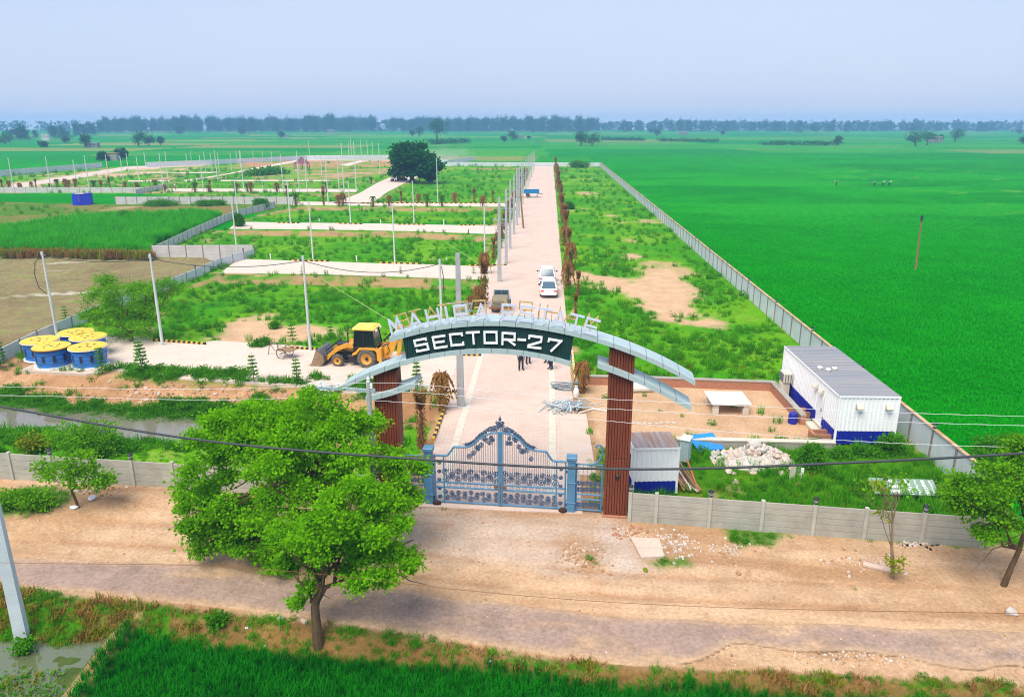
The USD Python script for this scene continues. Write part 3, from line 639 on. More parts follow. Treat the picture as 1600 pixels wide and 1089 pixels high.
# ------------------------------------------------------------------ the ornamental gate
GY = 0.30
def uz(px, py): return tuple(float(q) for q in UZ(px, py, GY))
u_l, u_r, u_c = uz(672.5, 793)[0], uz(891.5, 806)[0], uz(782, 797)[0]
gate = thing("ornamental_gate", "blue wrought iron double gate with arched top and scrollwork, closed under the arch", "gate", gate_at(0, GY), GRZ)
for uu, ttop in ((u_l, 698), (u_r, 712)):
    zt = uz(672.5 if uu == u_l else 893, ttop)[1]
    p = obj("gate_post", MB().cbox((uu, 0, zt / 2 - .08), (.36, .36, zt - .16), .015), "gate_blue", gate)
    obj("post_cap", MB().cbox((uu, 0, zt - .08), (.46, .46, .16), .03).box((uu, 0, zt - .19), (.41, .41, .06)), "gate_blue", p)
    for zz in (.5, 1.45): obj("post_band", MB().cbox((uu, 0, zz), (.40, .40, .06), .01), "gate_blue", p)
def spiral(cx, cz, r, turns=1.9, a0=0.0, d=1, n=19, w=.027):
    th = np.linspace(0, turns * 2 * math.pi, n)
    rr = r * (1 - .78 * th / th[-1])
    P = np.stack([cx + rr * np.cos(a0 + d * th), np.zeros(n), cz + rr * np.sin(a0 + d * th)], -1)
    return MB().tube(P, np.linspace(w * .7, w, n), 4, up=(0, 1, 0)).lathe([(0.001, -.012), (r * .2, -.012), (r * .2, .012), (.001, .012)], 8, (cx, 0, cz), RX90)
rg = random.Random(4)
for sgn in (-1, 1):
    ue = (u_l + .26) if sgn < 0 else (u_r - .26)
    W = abs(u_c - ue) - .06
    X = lambda s: u_c + sgn * (.055 + s * W)                          # s: 0 at the middle, 1 at the hinge
    zc, zm, zs = uz(782, 676)[1], uz(737, 699)[1], uz(690, 711.5)[1]
    prof = [(0, zc), (.10, zc - .03), (.2, zc - .13), (.3, zc - .33), (.38, zm + .17), (.45, zm + .05), (.52, zm), (.70, zm - .02), (.705, zm - .06), (.74, zm - .22), (.79, zs + .04), (.85, zs), (1, zs)]
    top = lambda s: float(np.interp(s, [p[0] for p in prof], [p[1] for p in prof]))
    leaf = obj("gate_leaf", MB().tube([(X(s), 0, z) for s, z in prof], .05, 6, up=(0, 1, 0)), "gate_blue", gate)
    obj("stile", MB().cbox((X(0) + sgn * .0, 0, zc / 2 + .05), (.11, .09, zc - .02), .01), "gate_blue", leaf)
    obj("stile", MB().cbox((X(1), 0, zs / 2 + .04), (.07, .07, zs), .01), "gate_blue", leaf)
    obj("stile", MB().cbox((X(.86), 0, zs / 2 + .04), (.06, .06, zs), .01), "gate_blue", leaf)
    for z in (.12, .84, 1.08):
        obj("rail", MB().cbox(((X(0) + X(1)) / 2, 0, z), (W, .06, .075), .01), "gate_blue", leaf)
    for k in range(24):
        s = .03 + k * .0345
        if s < .84:
            obj("bar", MB().tube([(X(s), 0, 1.1), (X(s), 0, top(s) - .02)], .012, 4, up=(0, 1, 0)).lathe([(.001, 0), (.03, .06), (.001, .17)], 4, (X(s), 0, 1.62)), "gate_dark", leaf)
    for k in range(9):                                                # two rows of scrolls between the rails and over them
        s = .055 + k * .097
        for zz, r in ((.33 + .07 * (k % 2), .15), (.61 - .05 * (k % 2), .13), (1.30 + .07 * (k % 2), .17), (1.62 - .12 * (k % 2), .15)):
            if s < .86: obj("scroll", spiral(X(s + rg.uniform(-.01, .01)), zz, r * rg.uniform(.9, 1.1), a0=rg.uniform(0, 6), d=rg.choice((-1, 1))), "gate_dark", leaf)
    for k in range(8): obj("ring", MB().lathe([(.07, -.012), (.09, -.012), (.09, .012), (.07, .012), (.07, -.012)], 10, (X(.05 + k * .105), 0, .96), RX90), "gate_blue", leaf)
    for k in range(5): obj("scroll", spiral(X(.93), .35 + k * .42, .10, a0=k), "gate_dark", leaf)
    for s in (.07, .12, .18, .25, .31, .37, .44, .2, .30, .1):
        obj("scroll", spiral(X(s + .02), top(s) - rg.uniform(.17, .5), .115 * rg.uniform(.8, 1.2), a0=rg.uniform(0, 6), d=-sgn), "gate_dark", leaf)
    for s in np.linspace(.04, .50, 12):                               # crest outside the top rail
        obj("crest_scroll", spiral(X(s), top(s) + .12 + .06 * (s < .2), .085 + .05 * (s < .15), a0=2 + s * 9, d=sgn), "gate_dark", leaf)
    obj("crest_rail", MB().tube([(X(s), 0, top(s) + .12 + .20 * math.exp(-(s / .16) ** 2) + .1 * math.sin(max(0, .56 - s) / .56 * math.pi)) for s in np.linspace(.0, .56, 18)], .014, 4, up=(0, 1, 0)), "gate_dark", leaf)
    obj("latch", MB().cbox((X(.05), -.07, 1.02), (.16, .06, .12), .01), "rust", leaf)
    obj("hinge", MB().cbox((X(1.03), 0, .3), (.1, .09, .1), .01).cbox((X(1.03), 0, 1.9), (.1, .09, .1), .01), "lamp_black", leaf)
for k, (dx, dz, r) in enumerate([(0, .62, .07), (-.1, .45, .1), (.1, .45, .1), (-.07, .30, .09), (.07, .30, .09)]):
    obj("finial_scroll", spiral(u_c + dx, zc + dz, r, a0=1 + k), "gate_dark", gate)
obj("finial", MB().lathe([(.02, 0), (.025, .55), (.05, .62), (.001, .82)], 6, (u_c, 0, zc)), "gate_dark", gate)
obj("drop_bolt", MB().tube([(u_c, -.06, 0.0), (u_c, -.06, 1.2)], .018, 5), "rust", gate)
for uu in (u_l + .34, u_r - .34): obj("stone_stop", MB().tm(trimesh.creation.icosphere(1, .17), np.diag([1.2, .8, .8, 1]) + np.array([[0, 0, 0, uu], [0, 0, 0, -.15], [0, 0, 0, .1], [0, 0, 0, 0]])), "pillar_core", gate)
def side_panel(ua, ub, label, curl):
    t = thing("gate_side_panel", label, "fence panel", gate_at(0, GY), GRZ)
    zt = uz(905, 724)[1]
    f = MB()
    for x in (ua, ub): f.cbox((x, 0, zt / 2), (.07, .07, zt), .01)
    for z in (.12, .62, .86, zt - .03): f.cbox(((ua + ub) / 2, 0, z), (ub - ua, .06, .06), .01)
    fr = obj("panel_frame", f, "gate_blue", t)
    if curl:
        P = [(ub - .45 + .45 * math.sin(q), 0, zt + .75 - .75 * math.cos(q)) for q in np.linspace(0, 1.5, 9)] + [(ub - .04 - .14 * (1 - math.cos(q)), 0, zt + .75 + .15 * math.sin(q)) for q in np.linspace(.3, 3.0, 7)]
        obj("curled_rail", MB().tube(P, .045, 6, up=(0, 1, 0)), "gate_blue", t)
    n = max(3, int((ub - ua) / .2))
    for k in range(n + 1):
        x = ua + (ub - ua) * (k + .5) / (n + 1)
        obj("bar", MB().tube([(x, 0, .86), (x, 0, zt)], .012, 4, up=(0, 1, 0)), "gate_dark", t)
        for zz, r in ((.37, .13), (1.1, .13), (1.4, .12)): obj("scroll", spiral(x, zz, r, a0=k * 2.1, d=1 if k % 2 else -1), "gate_dark", t)
side_panel(u_r + .22, GLEN - .62, "narrow blue scrollwork fence panel with curled top beside the right arch pillar", True)
side_panel(.62, u_l - .22, "blue scrollwork fence panel half hidden by the big roadside tree", False)

# ------------------------------------------------------------------ precast walls
def wall(label, pts, h, spacing, planks, mat, postmat, xs=None, lamps=0, post=(.15, .17), ph=.08, cap=None, panels="panel", lampoff=0, posts=True):
    P = [np.asarray(p, float)[:2] for p in pts]
    t = thing("boundary_wall", label, "wall", (P[0][0], P[0][1], 0), 0)
    cnt = 0
    for p, q in zip(P[:-1], P[1:]):
        L = np.linalg.norm(q - p); d = (q - p) / L; rz = math.atan2(d[1], d[0])
        cuts = np.linspace(0, L, max(1, round(L / spacing)) + 1) if xs is None else np.array(xs) * L
        zb = ground_at([p[0] + d[0] * c for c in cuts], [p[1] + d[1] * c for c in cuts])["h"]
        for k in range(len(cuts)):
            o = p - P[0] + d * cuts[k]
            if posts: obj("post", MB().cbox((o[0], o[1], (h + ph - .4) / 2), (post[0], post[1], h + ph + .4), .01, rz), postmat, t)
            if lamps and (cnt + lampoff) % lamps == 0:
                z = h + ph
                l = obj("lamp", MB().lathe([(.001, z), (.09, z), (.09, z + .04), (.05, z + .06), (.05, z + .2), (.13, z + .22), (.13, z + .25), (.001, z + .33)], 10, (o[0], o[1], 0)), "lamp_black", t)
                obj("lamp_glass", MB().lathe([(.07, z + .06), (.10, z + .22)], 8, (o[0], o[1], 0)), "lamp_glass", l)
            cnt += 1
            if k == len(cuts) - 1: continue
            m = p - P[0] + d * (cuts[k] + cuts[k + 1]) / 2; w = cuts[k + 1] - cuts[k] - (post[0] - .03 if posts else .03)
            if planks:
                for j in range(planks):
                    hh = h / planks
                    obj("plank", MB().cbox((m[0], m[1], hh * (j + .5)), (w, .055 + .006 * (j % 2), hh - .014), .008, rz), mat, t)
                obj("foundation", MB().box((m[0], m[1], -.24), (w, .07, .5), rz), mat, t)
            else:
                obj(panels, MB().box((m[0], m[1], h / 2 - .2), (w, .06, h + .4), rz), mat, t)
                if cap: obj("coping", MB().box((m[0], m[1], h + .03), (w + .1, .2, .06), rz), cap, t)
    return t
pxf = lambda pts, z=0: [G(x, y, z) for x, y in pts]
def xs_at(pts, pix, ya):
    a, b = G(*pts[0])[:2], G(*pts[1])[:2]; d = b - a
    out = []
    for x in pix:
        dx, dy, _ = ray(x, ya + 0.0)
        r = np.array([dx, dy]); t = np.cross(a, d) / np.cross(r, d) if True else 0
        out.append(float(((r * t - a) @ d) / (d @ d)))
    return out
wr = [(983, 814), (1532, 855.5)]
wall("grey precast plank wall with lamps right of the arch along the dirt roadside", pxf(wr), 1.36, 2.27, 5, "precast", "precast_post", xs=[0] + xs_at(wr, [1023, 1106, 1188, 1269, 1350, 1441], 830) + [1], lamps=2, lampoff=1 - 1)
wl = [(-130, 739), (592, 786)]
wall("grey precast plank wall left of the arch behind the big roadside tree", pxf(wl), 1.36, 2.0, 4, "precast", "precast_post", xs=xs_at(wl, [-100, -38, 25, 88, 151, 212, 274, 337, 400, 463, 527], 765) + [1], lamps=2, lampoff=1)
wall("long pale wall running back beside the rice field right of the entry road", [R(31.6, MEADOW_B), R(297, MEADOW_B)], 1.65, 2.3, 0, "wall_grey", "post_dark", lamps=4, cap="cap_tan", post=(.13, .16), lampoff=2)
wall("low grey wall closing the far end of the entry road", [R(297.5, MEADOW_B), R(297.5, -41)], 1.5, 2.5, 0, "wall_grey", "wall_grey", post=(.1, .1))
wall("pale wall stub going back left of the far end of the entry road", [R(297.5, -41), R(345, -33.5)], 1.6, 3, 0, "wall_grey", "wall_grey", post=(.1, .1))
wall("white plank wall facing the road at the corner of the ploughed field", pxf([(239, 402), (397, 401)]), 1.5, 2.2, 4, "wall_white", "post_dark", post=(.12, .12))
wall("grey wall running from the cable drums along the ploughed field", pxf([(-60, 598), (60, 537), (160, 492), (292, 441), (346, 416), (398, 401)]), 1.0, 2.3, 0, "wall_grey", "post_dark", lamps=6, post=(.11, .13))
wall("pale wall running back along the tall crop from the white corner", pxf([(239, 402), (300, 371), (345, 350), (375, 338), (430, 325)]), 1.25, 2.3, 0, "wall_white", "post_dark", post=(.11, .13))
wall("long white wall behind the brown strip of field left of centre", pxf([(181, 319.5), (466, 319.5)]), 1.55, 2.25, 0, "wall_white", "post_dark", post=(.13, .15))
wall("white wall at far left behind the blue tarpaulin shed", pxf([(-60, 301.5), (226, 301.5)]), 1.3, 2.6, 0, "wall_white", "post_dark", post=(.1, .1))
wall("short white wall slanting back from the long white wall", pxf([(213, 304), (262, 294.5)]), 1.2, 3, 0, "wall_white", "post_dark", post=(.1, .1))
wall("grey boundary wall at the far left edge of the estate", pxf([(-60, 278), (0, 276), (160, 262.5)]), 1.9, 3.2, 0, "wall_grey", "wall_grey", post=(.1, .1))
wall("grey boundary wall behind the far plots and the pavilion", pxf([(230, 262), (330, 257.5), (480, 250), (620, 249), (700, 257)]), 1.9, 3.5, 0, "wall_grey", "wall_grey", post=(.1, .1))
# low walls of the court
def lowwall(name, label, pts, h, t, mat, cap=None):
    w = thing(name, label, "wall", (0, 0, 0))
    P = [G(*p) for p in pts]
    obj("wall_body", MB().prism(LineString([p[:2] for p in P]).buffer(t / 2, cap_style=2, join_style=2), h + .3, o=(0, 0, -.3)), mat, w)
    if cap: obj("coping", MB().prism(LineString([p[:2] for p in P]).buffer(t / 2 + .03, cap_style=2, join_style=2), .07, o=(0, 0, h)), cap, w)
    return w
lowwall("low_wall", "low red brick wall round the back of the dirt court with grey coping", [(905, 600), (1000, 602), (1206, 610), (1254, 664)], .55, .28, "brick", "cement")
lowwall("low_wall", "low grey cement wall along the front of the dirt court", [(1056, 697), (1303, 703)], .42, .30, "cement", "cement_pale")

# ------------------------------------------------------------------ things on the ground
M("yellow_paint", (.82, .36, .012), .45, c2=(.56, .27, .05), scale=1.6, coat=.1)
M("yellow_roof", (.86, .60, .10), .5, .08, 2)
M("black_metal", (.018, .018, .02), .45, .2, 6)
M("dark_glass", (.012, .016, .02), .08, .1, spec=.7)
M("tyre", (.07, .062, .05), .9, c2=(.16, .12, .085), scale=6)
M("bucket_steel", (.055, .09, .14), .5, c2=(.16, .12, .09), scale=2)
M("worn_steel", (.26, .17, .10), .6, .3, 6)
M("red_paint", (.45, .02, .015), .4, .1)
M("white_paint", (.80, .80, .80), .3, .04, coat=.3)
M("silver_paint", (.66, .68, .72), .3, .04, coat=.3)
M("car_glass", (.06, .11, .15), .05, .1, spec=.8)
M("tail_red", (.55, .01, .015), .25, .05)
M("jeep_blue", (.32, .40, .48), .4, .12, 3)
M("canvas_olive", (.17, .17, .12), .9, c2=(.24, .19, .12), scale=3)
M("trolley_blue", (.015, .18, .42), .5, .15, 3)
M("tarp_blue", (.008, .02, .42), .45, .2, 3, bump=.4)
M("drum_top", (.80, .56, .07), .75, c2=(.58, .38, .06), scale=1.5, stretch=(1, 6, 1))
M("drum_blue", (.015, .19, .62), .4, c2=(.05, .16, .42), scale=1.8, spec=.5)
M("drum_flange", (.72, .72, .70), .6, .1, 4)
M("ink", (.03, .03, .05), .8)
M("container_white", (.86, .87, .89), .5, c2=(.80, .80, .82), scale=.8)
M("container_blue", (.008, .018, .30), .45, .1, 2)
M("container_roof", (.22, .235, .27), .6, c2=(.30, .29, .30), scale=.7, stretch=(.3, 3, 1))
M("roof_rusty", (.36, .37, .40), .7, c2=(.34, .17, .09), scale=1.3, stretch=(3, .4, 1))
M("ac_beige", (.55, .50, .42), .5, .08)
M("table_white", (.78, .72, .64), .7, .08, 2)
M("stone", (.56, .50, .44), .9, c2=(.66, .62, .58), scale=2, isl=.25)
M("timber", (.40, .27, .15), .85, c2=(.26, .14, .07), scale=2, stretch=(1, 6, 6), isl=.2)
M("board_green", (.16, .25, .19), .5, c2=(.24, .33, .26), scale=1.2)
M("board_pale", (.60, .66, .58), .6, .1, 2)
M("kerb_yellow", (.72, .42, .03), .8, c2=(.55, .32, .05), scale=3)
M("kerb_black", (.03, .03, .03), .85, .3, 4)
M("skin", (.26, .13, .08), .6, .05)
M("cloth_dark", (.018, .02, .035), .9, .1)
M("cloth_white", (.66, .66, .66), .9, .05)
M("cloth_blue", (.10, .22, .45), .9, .1)
M("cloth_red", (.45, .05, .05), .9, .1)
M("hair", (.012, .01, .008), .6, .1)
M("litter_white", (.75, .76, .80), .5, .1)
M("maroon", (.16, .045, .06), .7, .15, 2)

def yaw(p, q): return math.atan2(q[1] - p[1], q[0] - p[0])
def wheel(t, x, y, r, w, rim="yellow_paint", n=20, name="wheel", lug=True):
    side = 1 if y > 0 else -1
    ty = MB().lathe([(r * .58, -w / 2), (r * .9, -w / 2), (r, -w * .32), (r, w * .32), (r * .9, w / 2), (r * .58, w / 2)], n, (x, y, r), RX90)
    if lug:
        for k in range(16):
            a = k * 2 * math.pi / 16
            ty.box((x + r * 1.0 * math.cos(a), y + (w * .22 if k % 2 else -w * .22), r + r * 1.0 * math.sin(a)), (.05, w * .5, .07), M=trimesh.transformations.rotation_matrix(-a, [0, 1, 0])[:3, :3])
    wl = obj(name, MB().lathe([(.001, -w * .2), (r * .3, -w * .2), (r * .60, -w * .5), (r * .60, w * .5), (r * .3, w * .2), (.001, w * .2)], n, (x, y, r), RX90), rim, t, smooth=40)
    obj("tyre", ty, "tyre", wl)
    obj("hub", MB().lathe([(.001, -.06), (r * .16, -.06), (r * .16, .06), (.001, .06)], 8, (x, y + side * w * .28, r), RX90), "black_metal", wl)
    return wl
XZ = lambda poly, y, d: MB().prism(poly, d, RX90, (0, y + d / 2, 0))     # side outline given in x, z, centred on y

# ---- backhoe loader
fr, rr = G(527, 572.5), G(574.5, 574.5)
jc = thing("backhoe_loader", "yellow backhoe loader with black cab and steel bucket on the side road behind the arch", "backhoe loader", (0, 0, 0), 0)
jy = yaw(rr, fr)
place(jc, rr + np.array([-math.sin(jy), math.cos(jy), 0]) * (-.85) * 1.0, jy)
for y in (-.85, .85):
    wheel(jc, 0, y, .68, .44); wheel(jc, 2.15, y * .97, .44, .30)
obj("chassis", XZ([(-.7, .55), (2.5, .5), (2.55, .95), (-.7, 1.0)], 0, .8), "black_metal", jc)
obj("fuel_tank", MB().cbox((1.05, -.6, .62), (.75, .4, .42), .04).cbox((1.05, .6, .62), (.75, .4, .42), .04), "black_metal", jc)
obj("front_axle", MB().box((2.15, 0, .45), (.18, 1.5, .18)), "black_metal", jc)
obj("bonnet", XZ([(.95, .95), (2.6, .9), (2.62, 1.25), (2.3, 1.42), (.95, 1.62)], 0, .78), "yellow_paint", jc)
obj("grille", MB().box((2.63, 0, 1.05), (.03, .6, .3)), "black_metal", jc)
for sy in (-1, 1):
    obj("fender", XZ([(-.82, 1.18), (-.72, 1.42), (.55, 1.42), (.82, 1.12), (1.02, 1.02), (1.02, .90), (.74, .96), (.45, 1.30), (-.62, 1.30), (-.72, 1.12)], sy * .8, .34), "yellow_paint", jc)
cab = obj("cab", MB().add(np.array([[x, y, z] for x, y, z in [(-.62, -.74, 1.40), (1.0, -.74, 1.02), (1.0, .74, 1.02), (-.62, .74, 1.40), (-.42, -.66, 2.62), (.86, -.66, 2.62), (.86, .66, 2.62), (-.42, .66, 2.62)]]), [[0, 3, 2, 1], [4, 5, 6, 7], [0, 1, 5, 4], [2, 3, 7, 6], [1, 2, 6, 5], [3, 0, 4, 7]]), "dark_glass", jc)
for x0, z0, x1, z1 in ((-.62, 1.4, -.42, 2.62), (1.0, 1.02, .86, 2.62), (.25, 1.2, .25, 2.62)):
    for sy in (-1, 1): obj("cab_post", MB().tube([(x0, sy * .76, z0), (x1, sy * .68, z1)], .045, 4), "black_metal", cab)
obj("door_panel", MB().box((.62, -.745, 1.25), (.7, .03, .42)).box((.62, .745, 1.25), (.7, .03, .42)), "black_metal", cab)
obj("sticker", MB().prism(trimesh.path.polygons.Polygon([(.30 * math.cos(a) * .75, .30 * math.sin(a)) for a in np.linspace(0, 6.2, 14)]), .012, RX90, (.62, -.725, 2.05)), "red_paint", cab)
obj("sticker", MB().box((.66, -.768, 1.42), (.34, .01, .2)), "cloth_blue", cab)
obj("sticker", MB().prism([(-.12, -.18), (.12, -.18), (.14, -.05), (.02, .02), (.05, .2), (-.06, .22), (-.12, 0)], .01, RX90, (-.12, -.722, 1.9)), "cement_pale", cab)
obj("roof", MB().cbox((.22, 0, 2.72), (1.62, 1.55, .18), .05).cbox((.2, 0, 2.83), (1.3, 1.2, .08), .03), "yellow_roof", jc)
obj("work_light", MB().cbox((-.65, -.5, 2.62), (.12, .24, .16), .02).cbox((-.65, .5, 2.62), (.12, .24, .16), .02), "silver_paint", jc)
obj("exhaust", MB().tube([(1.5, .3, 1.4), (1.5, .3, 2.35)], .05, 8), "black_metal", jc)
for sy in (-1, 1):
    obj("loader_arm", XZ([(1.0, 1.30), (1.1, 1.62), (1.55, 1.66), (2.25, 1.36), (3.0, .72), (3.15, .42), (2.95, .36), (2.7, .68), (2.1, 1.10), (1.5, 1.36)], sy * .58, .12), "yellow_paint", jc)
    obj("hydraulic_ram", MB().tube([(1.2, sy * .46, 1.0), (2.3, sy * .46, 1.15)], .06, 8).tube([(2.3, sy * .46, 1.62), (3.1, sy * .46, 1.02)], .05, 8), "black_metal", jc)
obj("cross_tube", MB().tube([(2.5, -.6, 1.1), (2.5, .6, 1.1)], .08, 8).box((2.0, 0, 1.5), (.7, .9, .06)), "black_metal", jc)
bk = LineString([(4.05, .06), (3.55, .05), (3.22, .14), (3.05, .40), (3.10, .78), (3.42, 1.10), (3.62, 1.14)]).buffer(.035, cap_style=2)
bucket = obj("bucket", XZ(bk, 0, 2.2), "bucket_steel", jc)
bs = Polygon([(4.05, .06), (3.55, .05), (3.22, .14), (3.05, .40), (3.10, .78), (3.42, 1.10), (3.62, 1.14)])
obj("bucket_side", XZ(bs, -1.1, .05).add(*XZ(bs, 1.1, .05).mesh()), "worn_steel", bucket)
obj("bucket_lip", MB().box((4.08, 0, .06), (.2, 2.24, .05)), "worn_steel", bucket)
for k in range(4): obj("bucket_rib", MB().box((3.2, -.75 + k * .5, .95), (.1, .1, .62), M=trimesh.transformations.rotation_matrix(.78, [0, 1, 0])[:3, :3]), "bucket_steel", bucket)
obj("rear_frame", MB().cbox((-.85, 0, .95), (.22, 2.0, .8), .03), "yellow_paint", jc)
for sy in (-1, 1): obj("stabiliser", MB().cbox((-.98, sy * .92, .85), (.2, .2, 1.3), .02).box((-.98, sy * .92, .12), (.4, .3, .08)), "yellow_paint", jc)
obj("swing_post", MB().cbox((-1.15, 0, .95), (.35, .4, .9), .04), "yellow_paint", jc)
boom = obj("boom", XZ([(-1.15, .75), (-1.35, 1.35), (-1.75, 2.35), (-2.1, 2.95), (-2.35, 2.85), (-2.15, 2.1), (-1.65, 1.0), (-1.4, .65)], 0, .34), "yellow_paint", jc)
txt = MB()
for i2, ch in enumerate("JCB"):
    g = glyph(ch, .22, .26, .07)
    from shapely import affinity
    g = affinity.rotate(affinity.translate(g, (i2 - 1) * .28, -.13), math.radians(-112), origin=(0, 0))
    g = affinity.translate(affinity.scale(g, 1, 1), -1.80, 2.05)
    txt.prism(g, .012, RX90, (0, .185, 0)).prism(g, .012, RX90, (0, -.172, 0))
obj("lettering", txt, "ink", boom)
obj("dipper", XZ([(-2.15, 2.95), (-2.45, 2.95), (-2.25, 1.2), (-2.05, .7), (-1.9, .75), (-2.0, 1.4)], 0, .28), "yellow_paint", jc)
obj("boom_ram", MB().tube([(-1.0, 0, 1.75), (-1.85, 0, 2.65)], .06, 8), "black_metal", jc)
obj("digging_bucket", XZ(LineString([(-1.75, .45), (-2.05, .3), (-2.4, .45), (-2.45, .8), (-2.25, .95)]).buffer(.05), 0, .6), "worn_steel", jc)
obj("hose", MB().tube([(-.9, .2, 1.4), (-1.3, .25, 1.55), (-1.45, .25, 1.1), (-1.2, .2, .8)], .03, 6).tube([(-.9, -.2, 1.4), (-1.35, -.25, 1.45), (-1.4, -.25, 1.0), (-1.15, -.2, .8)], .03, 6), "black_metal", jc)

# ---- cargo tricycle
c0, c1 = G(453, 556), G(427, 552)
ct = thing("cargo_tricycle", "rusty three wheeled pedal cart standing on the side road left of the loader", "cart", c0, yaw(c0, c1))
for y in (.05, .95):
    w = obj("wheel", MB().lathe([(.38, -.025), (.42, -.02), (.42, .02), (.38, .025), (.38, -.025)], 20, (0, y, .42), RX90), "tyre", ct)
    obj("spokes", MB().tube([(-.4, y, .42), (.4, y, .42)], .012, 3).tube([(0, y, .02), (0, y, .82)], .012, 3).tube([(-.28, y, .14), (.28, y, .70)], .012, 3).tube([(-.28, y, .70), (.28, y, .14)], .012, 3), "steel", w)
obj("cargo_bed", MB().box((-.25, .5, .66), (1.15, .86, .05)), "timber", ct)
obj("bed_rail", MB().tube([(-.85, .08, .95), (.3, .08, .95), (.3, .92, .95), (-.85, .92, .95), (-.85, .08, .95)], .02, 5).tube([(-.85, .08, .66), (-.95, .08, .98)], .02, 5).tube([(.3, .08, .66), (.3, .08, .95)], .02, 5).tube([(.3, .92, .66), (.3, .92, .95)], .02, 5), "rust", ct)
obj("axle", MB().tube([(0, 0, .42), (0, 1, .42)], .03, 6), "rust", ct)
obj("frame", MB().tube([(0, .5, .5), (.9, .5, .45), (1.35, .5, .85)], .03, 6).tube([(.55, .5, .45), (.65, .5, .95)], .025, 6), "rust", ct)
obj("fork", MB().tube([(1.35, .5, 1.05), (1.55, .5, .05)], .03, 6).tube([(1.3, .2, 1.1), (1.35, .5, 1.06), (1.3, .8, 1.1)], .02, 6), "black_metal", ct)
obj("saddle", MB().cbox((.66, .5, .98), (.26, .16, .07), .02), "black_metal", ct)

# ---- cable drums
drums = [((74, 578), "front left blue cable drum with yellow lid on the concrete pad"), ((131, 578), "front right blue cable drum with yellow lid, nearest the paved side road"), ((56, 567), "leftmost blue cable drum with yellow lid nearest the field wall"),
         ((113, 553), "rearmost blue cable drum with yellow lid beside the tall lamp pole"), ((132, 561), "blue cable drum with yellow lid squeezed behind the front right drum")]
def drum(p, label, rz):
    t = thing("cable_drum", label, "cable drum", p, rz, group="blue cable drums on the concrete pad")
    obj("lower_flange", MB().lathe([(.001, 0), (1.22, 0), (1.22, .09), (.001, .09)], 32), "drum_flange", t, smooth=40)
    b = obj("wrapped_cable", MB().lathe([(1.08, .09), (1.09, .4), (1.10, .75), (1.09, 1.1), (1.07, 1.30)], 32), "drum_blue", t, smooth=40)
    for k in range(10):
        a = k * 2 * math.pi / 10
        obj("printed_patch", MB().prism([(-.11, -.22), (.11, -.22), (.11, -.12), (-.02, -.08), (.11, -.02), (.11, .07), (-.02, .1), (.11, .14), (.11, .24), (-.11, .24), (-.11, .12), (.03, .1), (-.11, .02)], .01, np.array([[-math.sin(a), 0, math.cos(a)], [math.cos(a), 0, math.sin(a)], [0, 1, 0]]), (1.095 * math.cos(a), 1.095 * math.sin(a), .68)), "ink", b)
    for k, z in enumerate((.35, .62, .95, 1.2)): obj("strap", MB().lathe([(1.1, z), (1.112, z + .012), (1.1, z + .024)], 32), "container_blue", b)
    u = obj("lid", MB().lathe([(.001, 1.30), (1.22, 1.30), (1.22, 1.40), (.001, 1.40)], 32), "drum_top", t, smooth=40)
    for k in range(7): obj("lid_board", MB().box((0, -.9 + k * .3, 1.403), (2 * math.sqrt(max(.1, 1.44 - (abs(-.9 + k * .3) + .14) ** 2)), .285, .012)), "drum_top", u)
    obj("rim", MB().lathe([(1.21, 1.36), (1.25, 1.36), (1.25, 1.30), (1.21, 1.30)], 32), "drum_flange" if rz > 1 else "rust", u)
    obj("spindle_hole", MB().lathe([(.001, 1.413), (.11, 1.413), (.11, 1.405)], 12), "ink", u)
    for k in range(4):
        a = k * 1.7 + .4
        obj("printed_mark", MB().box((.45 * math.cos(a), .45 * math.sin(a), 1.414), (.26, .07, .006), .3 + k).box((.55 * math.cos(a + .2), .5 * math.sin(a + .2), 1.414), (.07, .2, .006), .3 + k), "ink", u)
    for k in range(6):
        a = k * math.pi / 3
        obj("bolt", MB().lathe([(.001, 1.44), (.03, 1.44), (.03, 1.40)], 6, (.8 * math.cos(a), .8 * math.sin(a), -.02)), "drum_top", u)
for k, (p, l) in enumerate(drums):
    c = G(*p) + np.array([0, .9, .07]); drum(c, l, k * 1.3 + .3)

# ---- site office containers
def corrugated(p0, p1, z0, z1, n, depth=.035):
    """a ribbed sheet wall from p0 to p1"""
    p0, p1 = np.asarray(p0, float), np.asarray(p1, float); d = (p1 - p0) / np.linalg.norm(p1 - p0); nr = np.array([d[1], -d[0]])
    L = np.linalg.norm(p1 - p0); pts = []
    for k in range(n):
        for f, o in ((0, 0), (.5, 0), (.6, depth), (.9, depth)): pts.append(p0 + d * L * (k + f) / n + nr * o)
    pts.append(p1); pts = np.array(pts); m = len(pts)
    v = np.vstack([np.c_[pts, np.full(m, z0)], np.c_[pts, np.full(m, z1)]])
    return MB().add(v, [[i, i + 1, m + i + 1, m + i] for i in range(m - 1)])
FL, FRt = G(1303, 692.5, .12), G(1393, 684, .12)
w1 = 3.08; cy = -0.032; LEN = 9.1
cbig = thing("site_office", "long white site office cabin with blue base and grey roof beside the right wall", "portable cabin", FL - [0, 0, .12], cy)
H1, HB = 2.62, .72
